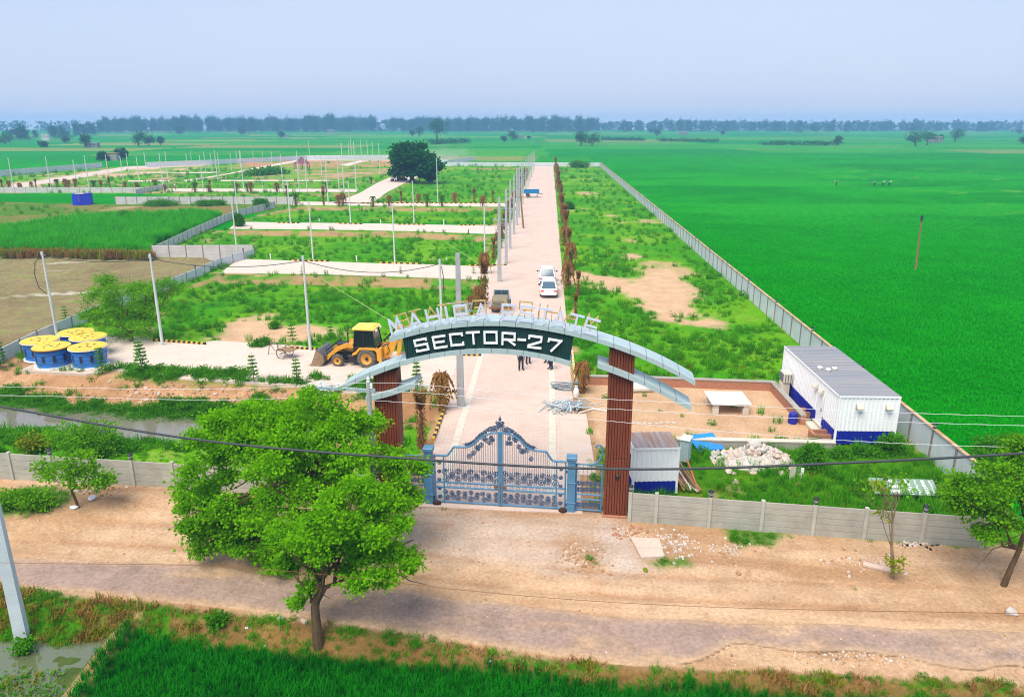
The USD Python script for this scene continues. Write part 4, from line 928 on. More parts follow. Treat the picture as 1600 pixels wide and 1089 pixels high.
def cabin(t, W, L, H, HB, roofmat, n1, n2):
    obj("shell", MB().box((W / 2, L / 2, .12 + H / 2), (W - .06, L - .06, H - .02)), "container_white", t)
    for a, b, n in (((0, 0), (W, 0), n1), ((W, 0), (W, L), n2), ((W, L), (0, L), n1), ((0, L), (0, 0), n2)):
        obj("ribbed_wall", corrugated(a, b, .12 + HB, .12 + H, n), "container_white", t)
        obj("blue_base", corrugated(a, b, .10, .12 + HB, n, .03), "container_blue", t)
    for x in (0, W):
        for y in (0, L): obj("corner_post", MB().cbox((x, y, .12 + H / 2), (.11, .11, H + .04), .01), "container_white", t)
    r = MB().box((W / 2, L / 2, .12 + H + .03), (W + .08, L + .08, .07))
    k = int(L / .30) if L > W * 1.3 else int(W / .28)
    rf = obj("roof", r, roofmat, t)
    rb = MB()
    for q in range(k):
        if L > W * 1.3: rb.box((W / 2, (q + .5) * L / k, .12 + H + .075), (W + .06, .07, .03))
        else: rb.box(((q + .5) * W / k, L / 2, .12 + H + .075), (.07, L + .06, .03))
    obj("roof_ribs", rb, roofmat, rf)
    obj("roof_edge", MB().box((W / 2, -.045, .12 + H + .02), (W + .12, .03, .1)).box((-.045, L / 2, .12 + H + .02), (.03, L + .12, .1)), "container_white", rf)
    obj("skid", MB().box((.3, L / 2, .05), (.2, L, .12)).box((W - .3, L / 2, .05), (.2, L, .12)), "steel_dark", t)
cabin(cbig, w1, LEN, H1, HB, "container_roof", 14, 42)
for x in (.32 * w1 - .1, .78 * w1): 
    v = obj("vent_hood", MB().prism([(0, 0), (.26, 0), (.26, .06), (.05, .26), (0, .26)], .34, np.array([[0, 0, 1], [-1, 0, 0], [0, 1, 0]], float), (x, -.02, 2.12)), "ac_beige", cbig)
for y in (2.0, 2.9): obj("vent_hood", MB().prism([(0, 0), (.26, 0), (.26, .06), (.05, .26), (0, .26)], .34, np.array([[-1, 0, 0], [0, 0, 1], [0, 1, 0]], float), (-.02, y, 2.15)), "ac_beige", cbig)
for x, y in ((.5, 4.4), (.85, 4.05), (1.3, 4.3)): obj("roof_vent", MB().lathe([(.001, 2.98), (.14, 2.97), (.15, 2.9), (.1, 2.88), (.1, 2.8)], 10, (x, y, 0)), "table_white", cbig)
obj("door", MB().box((-.05, 2.35, 1.15), (.03, .85, 1.9)), "container_white", cbig)
obj("door_handle", MB().cbox((-.09, 2.02, 1.25), (.06, .05, .2), .01), "steel_dark", cbig)
ac = obj("air_conditioner", MB().cbox((-.40, 7.2, 1.42), (.55, .85, .62), .03), "ac_beige", cbig)
for k in range(6): obj("grille_slat", MB().box((-.69, 7.2, 1.2 + k * .085), (.02, .74, .035)), "steel_dark", ac)
for k in range(3): obj("grille_slat", MB().box((-.4 + (k - 1) * .16, 6.76, 1.42), (.05, .02, .45)), "steel_dark", ac)
obj("unit_stand", MB().cbox((-.45, 7.2, .62), (.5, .6, .95), .03), "cement_pale", cbig)
SL, SRt = G(988, 772, .1), G(1056, 770.5, .1)
w2 = np.linalg.norm((SRt - SL)[:2])
csm = thing("guard_cabin", "small white ribbed guard cabin with blue base and rusty roof beside the right arch pillar", "portable cabin", SL - [0, 0, .1], yaw(SL, SRt))
cabin(csm, w2, 1.75, 2.22, .62, "roof_rusty", 9, 8)
obj("window", MB().cbox((-.05, .9, 1.5), (.04, .7, .7), .01), "dark_glass", csm)
eb = G(1068, 729)
box_ = thing("electric_box", "tall grey electric meter box standing right of the small guard cabin", "electric box", eb, GRZ - .35)
obj("cabinet", MB().cbox((0, .22, .86), (.42, .62, 1.15), .02), "silver_panel", box_)
obj("rain_hood", MB().cbox((0, .22, 1.47), (.5, .72, .06), .01), "letter_white", box_)
obj("cabinet_door", MB().cbox((-.225, .22, .86), (.02, .54, 1.02), .005), "letter_white", box_)
obj("stand_leg", MB().box((-.15, 0, .14), (.05, .05, .34)), "steel_dark", box_); obj("stand_leg", MB().box((.15, .45, .14), (.05, .05, .34)), "steel_dark", box_)

# ---- court furniture
tb = [G(x, y, .72) for x, y in ((1110, 631), (1172, 631.5), (1161, 612.5), (1104, 611.5))]
tc = np.mean(tb, 0)
tab = thing("slab_table", "white concrete slab table on block legs in the dirt court", "table", (tc[0], tc[1], 0), yaw(tb[0], tb[1]))
ww, ll = np.linalg.norm(tb[1] - tb[0]), np.linalg.norm(tb[3] - tb[0])
obj("tabletop", MB().cbox((0, 0, .70), (ww, ll, .09), .015), "table_white", tab)
for sx in (-1, 1):
    for sy in (-1, 1):
        lg = obj("leg", MB().cbox((sx * (ww / 2 - .28), sy * (ll / 2 - .25), .20), (.34, .32, .4), .02).cbox((sx * (ww / 2 - .28) + .02, sy * (ll / 2 - .25), .53), (.30, .30, .25), .02), "cement_pale", tab)
obj("under_beam", MB().box((0, -(ll / 2 - .25), .6), (ww - .5, .1, .1)), "timber", tab)
bd = G(1238, 661)
t = thing("water_drum", "small dark blue plastic drum by the cabin steps", "drum", bd)
obj("drum_body", MB().lathe([(.001, 0), (.24, 0), (.26, .08), (.245, .3), (.26, .5), (.2, .6)], 16), "container_blue", t, smooth=40); obj("drum_rim", MB().lathe([(.2, .6), (.23, .62), (.2, .64), (.001, .62)], 16), "container_blue", t)
st = thing("steps", "low cement steps beside the blue base of the site office", "steps", G(1258, 668), cy)
for k in range(3): obj("step", MB().cbox((.35 + k * .45, 0, .09 + k * .08), (.45, 1.2, .18 + k * .16), .02), "cement_pale", st)
for k, (px, py) in enumerate(((1265, 651), (1282, 686))):
    t = thing("planter", ("brick planter box by the air conditioner", "brick planter box by the near corner of the site office")[k], "planter", G(px, py), cy)
    obj("box_wall", MB().prism(Polygon([(-.55, -.4), (.55, -.4), (.55, .4), (-.55, .4)]).difference(Polygon([(-.4, -.27), (.4, -.27), (.4, .27), (-.4, .27)])), .42), "brick", t)
    obj("soil", MB().box((0, 0, .12), (.8, .52, .2)), "pillar_core", t)

# ---- cars
def loft(secs, n=14, p=4.0):
    """superelliptic body: rows of (x, half width, z low, z high)"""
    th = np.linspace(0, 2 * np.pi, n, endpoint=False) + np.pi / n
    V = []
    for x, hw, z0, z1 in secs:
        c, s = np.cos(th), np.sin(th)
        V.append(np.stack([np.full(n, x), hw * np.sign(c) * np.abs(c) ** (2 / p), (z0 + z1) / 2 + (z1 - z0) / 2 * np.sign(s) * np.abs(s) ** (2 / p)], -1))
    m = MB(); V = np.array(V).reshape(-1, 3); k = len(secs)
    i, j = np.meshgrid(np.arange(k - 1), np.arange(n), indexing="ij")
    q = np.stack([i * n + j, (i + 1) * n + j, (i + 1) * n + (j + 1) % n, i * n + (j + 1) % n], -1).reshape(-1, 4)
    f = np.vstack([q[:, [0, 1, 2]], q[:, [0, 2, 3]]] + [[[0, a + 1, a], [(k - 1) * n, (k - 1) * n + a, (k - 1) * n + a + 1]] for a in range(1, n - 1)])
    return m.add(V, f)
def panel4(a, b, c, d): return MB().add([a, b, c, d], [[0, 1, 2, 3]])
def car(label, cat, p, rz, L, W, suv, paint):
    t = thing("parked_car", label, cat, p, rz)
    hw = W / 2; zb = 1.02 if suv else .86; zt = 1.72 if suv else 1.44
    obj("body", loft([(-L / 2, hw * .86, .34, zb * .9), (-L / 2 + .12, hw * .97, .24, zb * .99), (-L * .3, hw, .2, zb), (0, hw, .2, zb), (L * .25, hw, .2, zb * .97), (L / 2 - .25, hw * .95, .22, zb * .83), (L / 2, hw * .8, .3, zb * .68)]), paint, t, smooth=40)
    r0, r1, f1, f0 = (-L / 2 + .15, -L / 2 + .55, L * .07, L * .24) if suv else (-L * .40, -L * .20, L * .06, L * .24)
    hb, ht = hw * .93, hw * .74
    c = {k: np.array(v) for k, v in dict(rb=(r0, hb, zb - .03), rt=(r1, ht, zt), ft=(f1, ht, zt), fb=(f0, hb, zb - .03)).items()}
    fl = lambda q: q * [1, -1, 1]
    cabm = MB().add([fl(c["rb"]), fl(c["fb"]), c["fb"], c["rb"], fl(c["rt"]), fl(c["ft"]), c["ft"], c["rt"]], [[0, 1, 5, 4], [2, 3, 7, 6], [1, 2, 6, 5], [3, 0, 4, 7], [4, 5, 6, 7]])
    obj("cabin", cabm, paint, t)
    obj("roof", MB().cbox(((r1 + f1) / 2, 0, zt + .01), (f1 - r1 + .1, ht * 2 - .02, .06), .025), paint, t)
    mix = lambda a, b, s: a + (b - a) * s
    def glass(a, b, cc, d, off, name):
        m = (a + b + cc + d) / 4
        q = [mix(m, x, .86) + np.array(off) for x in (a, b, cc, d)]
        obj(name, panel4(*q), "car_glass", t)
    glass(fl(c["rb"]), c["rb"], c["rt"], fl(c["rt"]), (-.015, 0, .012), "rear_window"); glass(c["fb"], fl(c["fb"]), fl(c["ft"]), c["ft"], (.015, 0, .012), "windscreen")
    for s in (1, -1):
        g = (lambda q: q) if s > 0 else fl
        a, b, cc, d = g(c["rb"]), g(c["fb"]), g(c["ft"]), g(c["rt"]); m1, m2 = mix(a, b, .5), mix(d, cc, .5)
        glass(a, m1, m2, d, (0, s * .014, .004), "side_window"); glass(m1, b, cc, m2, (0, s * .014, .004), "side_window")
        wheel(t, -L * .29, s * (hw - .11), .33, .22, "silver_paint", 16, lug=False); wheel(t, L * .30, s * (hw - .11), .33, .22, "silver_paint", 16, lug=False)
        obj("tail_light", MB().cbox((-L / 2 + .05, s * hw * .70, zb * .82), (.12, hw * .42, .14), .02), "tail_red", t)
        obj("headlight", MB().cbox((L / 2 - .12, s * hw * .66, zb * .66), (.2, hw * .4, .13), .02), "letter_white", t)
        obj("wing_mirror", MB().cbox((f0 - .25, s * (hw + .10), zb + .06), (.12, .2, .14), .03), "black_metal" if suv else paint, t)
    obj("bumper", MB().cbox((-L / 2 - .01, 0, .42), (.14, W * .84, .22), .03), "black_metal" if suv else paint, t)
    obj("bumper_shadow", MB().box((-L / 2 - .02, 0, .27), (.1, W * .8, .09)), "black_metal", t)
    obj("number_plate", MB().box((-L / 2 - .04, 0, .62), (.03, .5, .12)), "letter_white", t)
    if suv: obj("tailgate_band", MB().box((-L / 2 - .0, 0, .86), (.06, W * .8, .06)), "steel_dark", t)
    return t
HEAD = math.pi / 2 - TH
p = G(859, 467); car("white saloon car seen from behind, nearer of the two parked by the right kerb", "car", (p[0], p[1] + 2.15, .045), HEAD, 4.35, 1.74, False, "white_paint")
p = G(856, 448); car("silver white sport utility car with black mirrors parked ahead of the white saloon", "car", (p[0], p[1] + 2.0, .045), HEAD, 4.3, 1.84, True, "silver_paint")
p = G(783, 490)
jp = thing("open_jeep", "old blue grey open jeep with canvas rear on the left of the entry road", "jeep", (p[0], p[1] + 1.5, .045), HEAD)
obj("tub", loft([(-1.6, .72, .45, .95), (-1.55, .78, .4, 1.0), (0, .8, .4, 1.0), (.35, .78, .42, 1.02)]), "canvas_olive", jp)
obj("canvas_cover", loft([(-1.65, .6, .9, 1.15), (-1.45, .74, .9, 1.42), (-.6, .76, .9, 1.5), (.1, .72, .95, 1.35)]), "canvas_olive", jp, smooth=40)
obj("bonnet", loft([(.3, .7, .5, 1.12), (.6, .66, .5, 1.14), (1.5, .56, .5, 1.04), (1.62, .5, .55, .98)]), "jeep_blue", jp, smooth=40)
obj("windscreen_frame", MB().tube([(.35, -.7, 1.05), (.2, -.68, 1.75), (.2, .68, 1.75), (.35, .7, 1.05)], .04, 5).tube([(.28, 0, 1.1), (.2, 0, 1.75)], .02, 4), "jeep_blue", jp)
obj("windscreen", panel4((.33, -.66, 1.1), (.33, .66, 1.1), (.21, .64, 1.72), (.21, -.64, 1.72)), "car_glass", jp)
for s in (1, -1):
    obj("front_wing", MB().cbox((1.1, s * .68, .8), (.9, .3, .08), .03), "jeep_blue", jp)
    wheel(jp, -.95, s * .72, .37, .22, "steel_dark", 14, lug=False); wheel(jp, 1.1, s * .70, .37, .22, "steel_dark", 14, lug=False)
obj("rear_bumper", MB().cbox((-1.72, 0, .5), (.12, 2.0, .16), .02), "rust", jp)
obj("seat", MB().cbox((-.05, -.35, 1.1), (.4, .5, .5), .08).cbox((-.05, .35, 1.1), (.4, .5, .5), .08), "rust", jp)
p = G(829, 309.5)
tr = thing("farm_trolley", "blue two wheeled farm trailer parked far up the entry road", "trailer", (p[0] + .2, p[1] + .6, .045), .05)
obj("load_box", MB().prism(Polygon([(-1.7, -.95), (1.7, -.95), (1.7, .95), (-1.7, .95)]).difference(Polygon([(-1.62, -.87), (1.62, -.87), (1.62, .87), (-1.62, .87)])), .75, o=(0, 0, 1.0)).box((0, 0, 1.02), (3.3, 1.8, .08)), "trolley_blue", tr)
for k in range(5): obj("side_rib", MB().box((-1.5 + k * .75, -.99, 1.38), (.08, .06, .7)), "trolley_blue", tr)
for s in (1, -1): wheel(tr, -.75, s * .8, .45, .28, "steel_dark", 14, lug=False)
obj("drawbar", MB().tube([(1.5, 0, .9), (2.6, 0, .75)], .07, 6).tube([(1.3, -.3, .95), (1.3, -.3, .1)], .05, 6).tube([(1.3, .3, .95), (1.3, .3, .1)], .05, 6), "steel_dark", tr)
# tractor under the dark tree and the little digger beside it
p = G(617, 284)
tt_ = thing("farm_tractor", "dark blue tractor standing left of the big dark tree", "tractor", p, math.radians(-100))
obj("bonnet", MB().cbox((.9, 0, 1.1), (1.5, .6, .55), .08), "jeep_blue", tt_); obj("canopy", MB().cbox((-.5, 0, 2.3), (1.5, 1.4, .1), .03), "jeep_blue", tt_)
for x in (-1.1, .1):
    for s in (-.6, .6): obj("canopy_post", MB().tube([(x, s, 1.0), (x, s, 2.3)], .035, 4), "black_metal", tt_)
for s in (1, -1): wheel(tt_, -.5, s * .75, .72, .4, "red_paint", 14, lug=False); wheel(tt_, 1.35, s * .65, .38, .22, "red_paint", 12, lug=False)
obj("seat", MB().cbox((-.6, 0, 1.25), (.4, .5, .5), .08), "black_metal", tt_)
p = G(629, 282)
dg = thing("small_excavator", "small yellow excavator half hidden behind the dark blue tractor", "excavator", p, .3)
for s in (-.8, .8): obj("track", MB().cbox((0, s, .35), (2.6, .4, .65), .2), "black_metal", dg)
obj("house", MB().cbox((-.3, 0, 1.25), (2.0, 1.8, 1.0), .1), "yellow_paint", dg); obj("cab", MB().cbox((.3, -.45, 2.0), (1.1, .8, 1.3), .08), "dark_glass", dg)
obj("boom", MB().prism(LineString([(.6, 1.4), (1.6, 3.0), (3.0, 2.7), (3.2, 1.0)]).buffer(.16), .3, RX90, (0, .3, 0)), "yellow_paint", dg); obj("bucket", MB().cbox((3.1, .15, .7), (.6, .7, .6), .1), "worn_steel", dg)

# ---- tarpaulin shed, pavilion, hut
p = G(130, 320)
sh = thing("tarpaulin_shed", "bright blue tarpaulin shelter at the field edge on the far left", "shed", p, .05)
w = 3.2
obj("tarpaulin", MB().add([(-w / 2 - .1, -.9, 0), (0, -1.5, 0), (0, -1.3, 2.05), (-w / 2, -.7, 2.25), (w / 2 + .25, -.8, .05), (w / 2, -.6, 2.25), (-w / 2, 1.2, 0), (-w / 2, 1.2, 2.3), (w / 2, 1.2, 0), (w / 2, 1.2, 2.3)], [[0, 1, 2, 3], [1, 4, 5, 2], [6, 0, 3, 7], [4, 8, 9, 5], [8, 6, 7, 9], [3, 2, 9, 7]]), "tarp_blue", sh)
obj("thatch", MB().cbox((-.1, -.4, 2.28), (1.6, 1.2, .12), .04), "cement_pale", sh)
obj("pole", MB().tube([(.0, -1.4, 0), (.0, -1.35, 2.4)], .05, 5), "timber", sh)
p = G(472, 266.5)
pv = thing("pavilion", "open pavilion with a maroon hipped roof among the far plots", "pavilion", p, .1)
obj("roof", MB().add([(-2.7, -2, 2.3), (2.7, -2, 2.3), (2.7, 2, 2.3), (-2.7, 2, 2.3), (-.3, 0, 4.3), (.3, 0, 4.3)], [[0, 1, 5, 4], [2, 3, 4, 5], [1, 2, 5, 5], [3, 0, 4, 4], [0, 3, 2, 1]]), "maroon", pv)
obj("roof_cap", MB().cbox((0, 0, 4.3), (.9, .5, .2), .05), "maroon", pv)
for x in (-2.3, 0, 2.3):
    for y in (-1.7, 1.7): obj("column", MB().box((x, y, 1.15), (.2, .2, 2.3)), "maroon", pv)
obj("floor", MB().box((0, 0, .1), (5.2, 3.8, .25)), "cement_pale", pv)
p = G(174, 251.5)
hu = thing("field_hut", "small grey brick hut between two trees in the far left field", "hut", p, .15)
obj("walls", MB().box((0, 2, 1.5), (4.6, 4, 3)), "cement", hu); obj("roof", MB().box((0, 2, 3.1), (5, 4.4, .25)), "brick", hu); obj("doorway", MB().box((-1, -.02, 1.0), (1, .1, 2)), "ink", hu)
for px, py, wd, hg, lab in ((142, 231, 8, 3, "low brick farm building right of a lone tree on the far left"), (71, 220, 6, 5.5, "pale two storey farmhouse before the far left tree belt"), (448, 215, 5, 3, "tiny farm shed beside a lone far tree left of centre"), (516, 208, 10, 4, "pale shed at the foot of the tree belt"),
                       (814, 216, 5, 3, "tiny field shed right of a far tree behind the road poles"), (825, 217, 4, 2.5, "tiny white roofed pump house beyond the end of the road"), (1068, 211, 10, 4, "low dark field shed left of the middle of the far right fields"), (1464, 223, 9, 4, "brick farm shed behind the rounded tree clump on the far right"),
                       (1205, 199, 16, 7, "white village house low in the far tree line, left of the pale track"), (1306, 195, 12, 14, "tall white temple like house in the far tree line"), (1341, 196, 10, 12, "pale village house above the far right trees"), (1535, 200, 22, 8, "row of pale village houses at the far right"),
                       (1571, 201, 24, 9, "long pale village building near the right edge of the horizon"), (1121, 203, 14, 5, "low whitish shed in the far tree line right of centre")):
    q = G(px, py)
    h = thing("village_house" if hg > 5 else "field_shed", lab, "house" if hg > 5 else "shed", q, .1)
    obj("walls", MB().box((0, wd * .3, hg / 2), (wd, wd * .6, hg)), "wall_white" if hg != 3 and hg != 4 else "post_dark", h)
    obj("roof", MB().box((0, wd * .3, hg + .15), (wd + .6, wd * .6 + .6, .3)), "cement_pale", h)
    for k in range(3): obj("window", MB().box((-wd * .3 + k * wd * .3, -.03, hg * .6), (wd * .1, .1, hg * .2)), "ink", h)

# ---- people
def bones(J, links):
    import manifold3d as m3
    out = m3.Manifold()
    for a, b in links:
        (pa, ra), (pb, rb) = J[a], J[b]
        s = m3.Manifold.batch_hull([m3.Manifold.sphere(ra, 10).translate(tuple(map(float, pa))), m3.Manifold.sphere(rb, 10).translate(tuple(map(float, pb)))])
        out = out + s
    out = out.refine_to_length(.06)
    mm = out.to_mesh(); t = trimesh.Trimesh(mm.vert_properties[:, :3], mm.tri_verts)
    trimesh.smoothing.filter_taubin(t, iterations=6)
    return t
def person(label, p, rz, shirt, trousers, pose="stand", group=None, hat=None):
    J = {"pel": ((0, 0, .95), .125), "wst": ((0, 0, 1.12), .115), "chs": ((0, 0, 1.33), .135), "nck": ((0, 0, 1.47), .055), "hed": ((.015, 0, 1.60), .095), "crn": ((-.005, 0, 1.65), .092), "jaw": ((.05, 0, 1.54), .05),
         "shl": ((0, .17, 1.39), .062), "shr": ((0, -.17, 1.39), .062), "ell": ((-.03, .24, 1.12), .045), "elr": ((-.03, -.24, 1.12), .045), "wrl": ((.06, .24, .88), .032), "wrr": ((.06, -.24, .88), .032), "hnl": ((.09, .23, .79), .03), "hnr": ((.09, -.23, .79), .03),
         "hpl": ((0, .09, .90), .095), "hpr": ((0, -.09, .90), .095), "knl": ((.02, .11, .49), .062), "knr": ((.02, -.11, .49), .062), "anl": ((0, .13, .09), .042), "anr": ((0, -.13, .09), .042), "tol": ((.17, .15, .035), .033), "tor": ((.17, -.15, .035), .033),
         "nos": ((.115, 0, 1.59), .016), "erl": ((0, .098, 1.59), .02), "err": ((0, -.098, 1.59), .02)}
    for s, y in (("l", 1), ("r", -1)):
        for k in range(4): J[f"f{k}{s}"] = ((.10 + .012 * k - .02, .23 * y, .71 - .008 * abs(k - 1)), .009); J[f"b{k}{s}"] = ((.075 + .018 * k, .23 * y, .785), .011)
        J["t" + s] = ((.135, .225 * y, .76), .01)
    if pose == "bend":                                                  # stooping over the crop
        for k in J:
            q, r = J[k]; q = np.array(q, float)
            if q[2] > 1.0 or k[:2] in ("el", "wr", "hn") or k[0] in "fbt" and k[1] in "0123lr" and k not in ("tol", "tor"):
                d = q - [0, 0, .98]; a = 1.15; q = np.array([d[0] * math.cos(a) + d[2] * math.sin(a), d[1], .98 - d[0] * math.sin(a) + d[2] * math.cos(a)])
            J[k] = (tuple(q), r)
    body = [("pel", "wst"), ("wst", "chs"), ("chs", "nck"), ("nck", "hed"), ("hed", "crn"), ("hed", "jaw"), ("hed", "nos"), ("hed", "erl"), ("hed", "err"), ("chs", "shl"), ("chs", "shr")]
    for s in "lr":
        body += [("sh" + s, "el" + s), ("el" + s, "wr" + s), ("wr" + s, "hn" + s), ("pel", "hp" + s), ("hp" + s, "kn" + s), ("kn" + s, "an" + s), ("an" + s, "to" + s), ("hn" + s, "t" + s)] + [(f"b{k}{s}", f"f{k}{s}") for k in range(4)] + [("hn" + s, f"b{k}{s}") for k in range(4)]
    t = thing("person", label, "person", p, rz, group=group)
    obj("body", bones(J, body), "skin", t, smooth=True)
    def grow(keys, links, d): return bones({k: (J[k][0], J[k][1] + d) for k in keys}, links)
    obj("shirt", grow(["pel", "wst", "chs", "shl", "shr", "ell", "elr"], [("pel", "wst"), ("wst", "chs"), ("chs", "shl"), ("chs", "shr"), ("shl", "ell"), ("shr", "elr")], .018), shirt, t, smooth=True)
    obj("trousers", grow(["pel", "hpl", "hpr", "knl", "knr", "anl", "anr"], [("pel", "hpl"), ("pel", "hpr"), ("hpl", "knl"), ("hpr", "knr"), ("knl", "anl"), ("knr", "anr")], .015), trousers, t, smooth=True)
    obj("shoes", grow(["anl", "anr", "tol", "tor"], [("anl", "tol"), ("anr", "tor")], .012), "black_metal", t, smooth=True)
    hc = np.array(J["crn"][0]); obj("hair", MB().tm(trimesh.creation.icosphere(2, .102), trimesh.transformations.translation_matrix(hc + [-.02, 0, .02])), "hair", t, smooth=True)
    if hat: obj("headscarf", MB().tm(trimesh.creation.icosphere(2, .135), trimesh.transformations.translation_matrix(hc + [-.01, 0, .03])), hat, t, smooth=True)
    return t
person("person in dark trousers standing under the sign, leftmost of the group, facing the gate", G(814, 578, .045), -1.4, "cloth_dark", "cloth_dark")
person("person in dark trousers standing behind the leftmost person under the sign", G(825, 568, .045), -1.1, "cloth_blue", "cloth_dark")
person("person in dark trousers at the right of the group under the sign", G(861, 577, .045), -2.6, "cloth_white", "cloth_dark")
person("person half hidden at the right of the group, a step behind", G(855, 567, .045), -2.2, "cloth_dark", "cloth_dark")
for px, sh_, hat, lab in ((1307, "cloth_red", "cloth_white", "lone farm worker with a white headscarf stooping in the rice field"), (1366, "cloth_blue", None, "farm worker in blue at the left of the row stooping in the rice field"), (1379, "cloth_white", "cloth_white", "farm worker in white in the middle of the row in the rice field"), (1389, "litter_white", "cloth_white", "farm worker in a white headscarf, right end of the row in the rice")):
    person(lab, G(px, 291, -.3), 1.0 + px % 5, sh_, "cloth_dark", "bend", hat=hat)
person("person in dark clothes on the far paved lane by two palms on the left", G(274, 297, .04), .4, "cloth_white", "cloth_dark")
person("person in red crouched beside the person on the far paved lane", G(269, 299, .04), .2, "cloth_red", "cloth_red", "bend")

# ---- kerbs of black and yellow blocks
def kerb(label, pix, n, first=0, size=(.34, .17, .26), pts=None, alt=("kerb_yellow", "kerb_black")):
    P = np.array([G(*p) for p in pix]) if pts is None else np.array(pts)
    d = np.r_[0, np.cumsum(np.linalg.norm(np.diff(P[:, :2], axis=0), axis=1))]
    if n is None: n = int(d[-1] / (size[0] + .03))
    o = P[0]; t = thing("painted_kerb", label, "kerb", o)
    for k in range(n):
        s = (k + .5) / n * d[-1]
        q = [np.interp(s, d, P[:, j]) for j in (0, 1)]; q2 = [np.interp(min(s + .1, d[-1]), d, P[:, j]) for j in (0, 1)]; q1 = [np.interp(max(s - .1, 0), d, P[:, j]) for j in (0, 1)]
        obj("kerb_block", MB().cbox((q[0] - o[0], q[1] - o[1], size[2] / 2 - .06), (d[-1] / n - .025, size[1], size[2]), .02, math.atan2(q2[1] - q1[1], q2[0] - q1[0])), alt[(k + first) % 2], t)
kerb("black and yellow kerb along the back of the side road by the second pole from the left", [(236, 533), (322, 539)], 22)
kerb("black and yellow kerb behind the cargo tricycle and the loader", [(452, 545), (560, 551)], 28)
kerb("black and yellow kerb at the road corner below the sign", [(676, 555), (752, 557)], 18)
kerb("yellow and black kerb curving along the left planting strip inside the gate", [(677, 690), (686, 665), (694, 642), (703, 615)], 22)
kerb("short black and yellow kerb end by the thick concrete pole", [(703, 614), (722, 613)], 6)
kerb("pale yellow kerb along the right edge of the entry road near the scrap metal", None, 24, pts=[R(44.5, 1.95), R(54, 1.95)], alt=("kerb_yellow", "cement_pale"))
kerb("black and yellow kerb at the back of the second side road, left piece", [(456, 408), (514, 409.5)], 14)
kerb("black and yellow kerb at the back of the second side road, middle piece", [(593, 412), (658, 413.5)], 14)
kerb("black and yellow kerb at the junction of the second side road and the entry road", [(732, 416.5), (792, 415)], 14)
kerb("black and yellow kerb at the back of the third side road, left piece", [(431, 349), (468, 349.5)], 10)
kerb("black and yellow kerb at the back of the third side road, second piece", [(526, 350), (566, 351)], 10)
kerb("black and yellow kerb at the back of the third side road, third piece", [(619, 351.5), (664, 352)], 12)
kerb("black and yellow kerb at the back of the third side road near the entry road", [(716, 353), (742, 353)], 8)
kerb("long black and yellow kerb before the row of brown palms", [(562, 318), (776, 318.3)], 56)
def strip(label, b, a0, a1):
    t = thing("block_strip", label, "paving strip", R(a0, b, .05), -TH)
    n = int((a1 - a0) / .42)
    for k in range(n): obj("paving_block", MB().cbox((0, (k + .5) * .42, .0), (.40, .395, .03), .01), "cement_pale", t)
strip("pale block strip along the left side of the paved road inside the gate", -4.75, A0 + 1, 60)
strip("pale block strip along the right side of the paved road inside the gate", .42, A0 + 1, 60)

# ------------------------------------------------------------------ plants
leafmat("leaf_big", (.08, .28, .002), (.29, .68, .003), (.72, .95, .008), .44, 1.4)
leafmat("leaf_small_tree", (.07, .24, .003), (.20, .48, .004), (.42, .68, .010), .38, 1.0)
leafmat("leaf_mesquite", (.08, .27, .004), (.24, .58, .008), (.50, .80, .02), .42, .6)
leafmat("leaf_dark", (.010, .075, .006), (.03, .16, .010), (.09, .30, .014), .22, .4)
leafmat("leaf_far", (.010, .07, .02), (.02, .11, .03), (.04, .16, .035), .2, .1)
leafmat("leaf_bush", (.035, .17, .003), (.11, .36, .005), (.28, .56, .008), .36, 1.2)
leafmat("leaf_yellow", (.14, .19, .006), (.30, .36, .010), (.50, .50, .02), .3, 1.5)
leafmat("grass_blade", (.045, .24, .002), (.13, .44, .004), (.34, .62, .008), .40, .3)
leafmat("rice_blade", (.004, .15, .002), (.016, .34, .004), (.08, .58, .010), .38, .8)
leafmat("rice_far", (.006, .34, .001), (.016, .50, .001), (.07, .62, .002), .38, .14)
leafmat("crop_blade", (.03, .30, .004), (.08, .52, .006), (.22, .70, .015), .42, .3)
leafmat("weed_mix", (.14, .15, .006), (.28, .31, .010), (.42, .46, .015), .3, 1.0)
leafmat("conifer", (.05, .20, .010), (.13, .38, .02), (.32, .58, .05), .25, 2)
leafmat("dry_frond", (.20, .095, .028), (.44, .24, .07), (.66, .42, .15), .2, 2)
M("bark", (.15, .095, .05), .95, c2=(.085, .05, .025), scale=3, stretch=(4, 4, 1), bump=.6, bscale=12)
M("bark_pale", (.30, .22, .15), .95, c2=(.18, .12, .07), scale=3, stretch=(4, 4, 1), bump=.5, bscale=12)
M("palm_trunk", (.22, .115, .045), .95, c2=(.11, .055, .022), scale=5, stretch=(1, 1, 3), bump=.8, bscale=14)

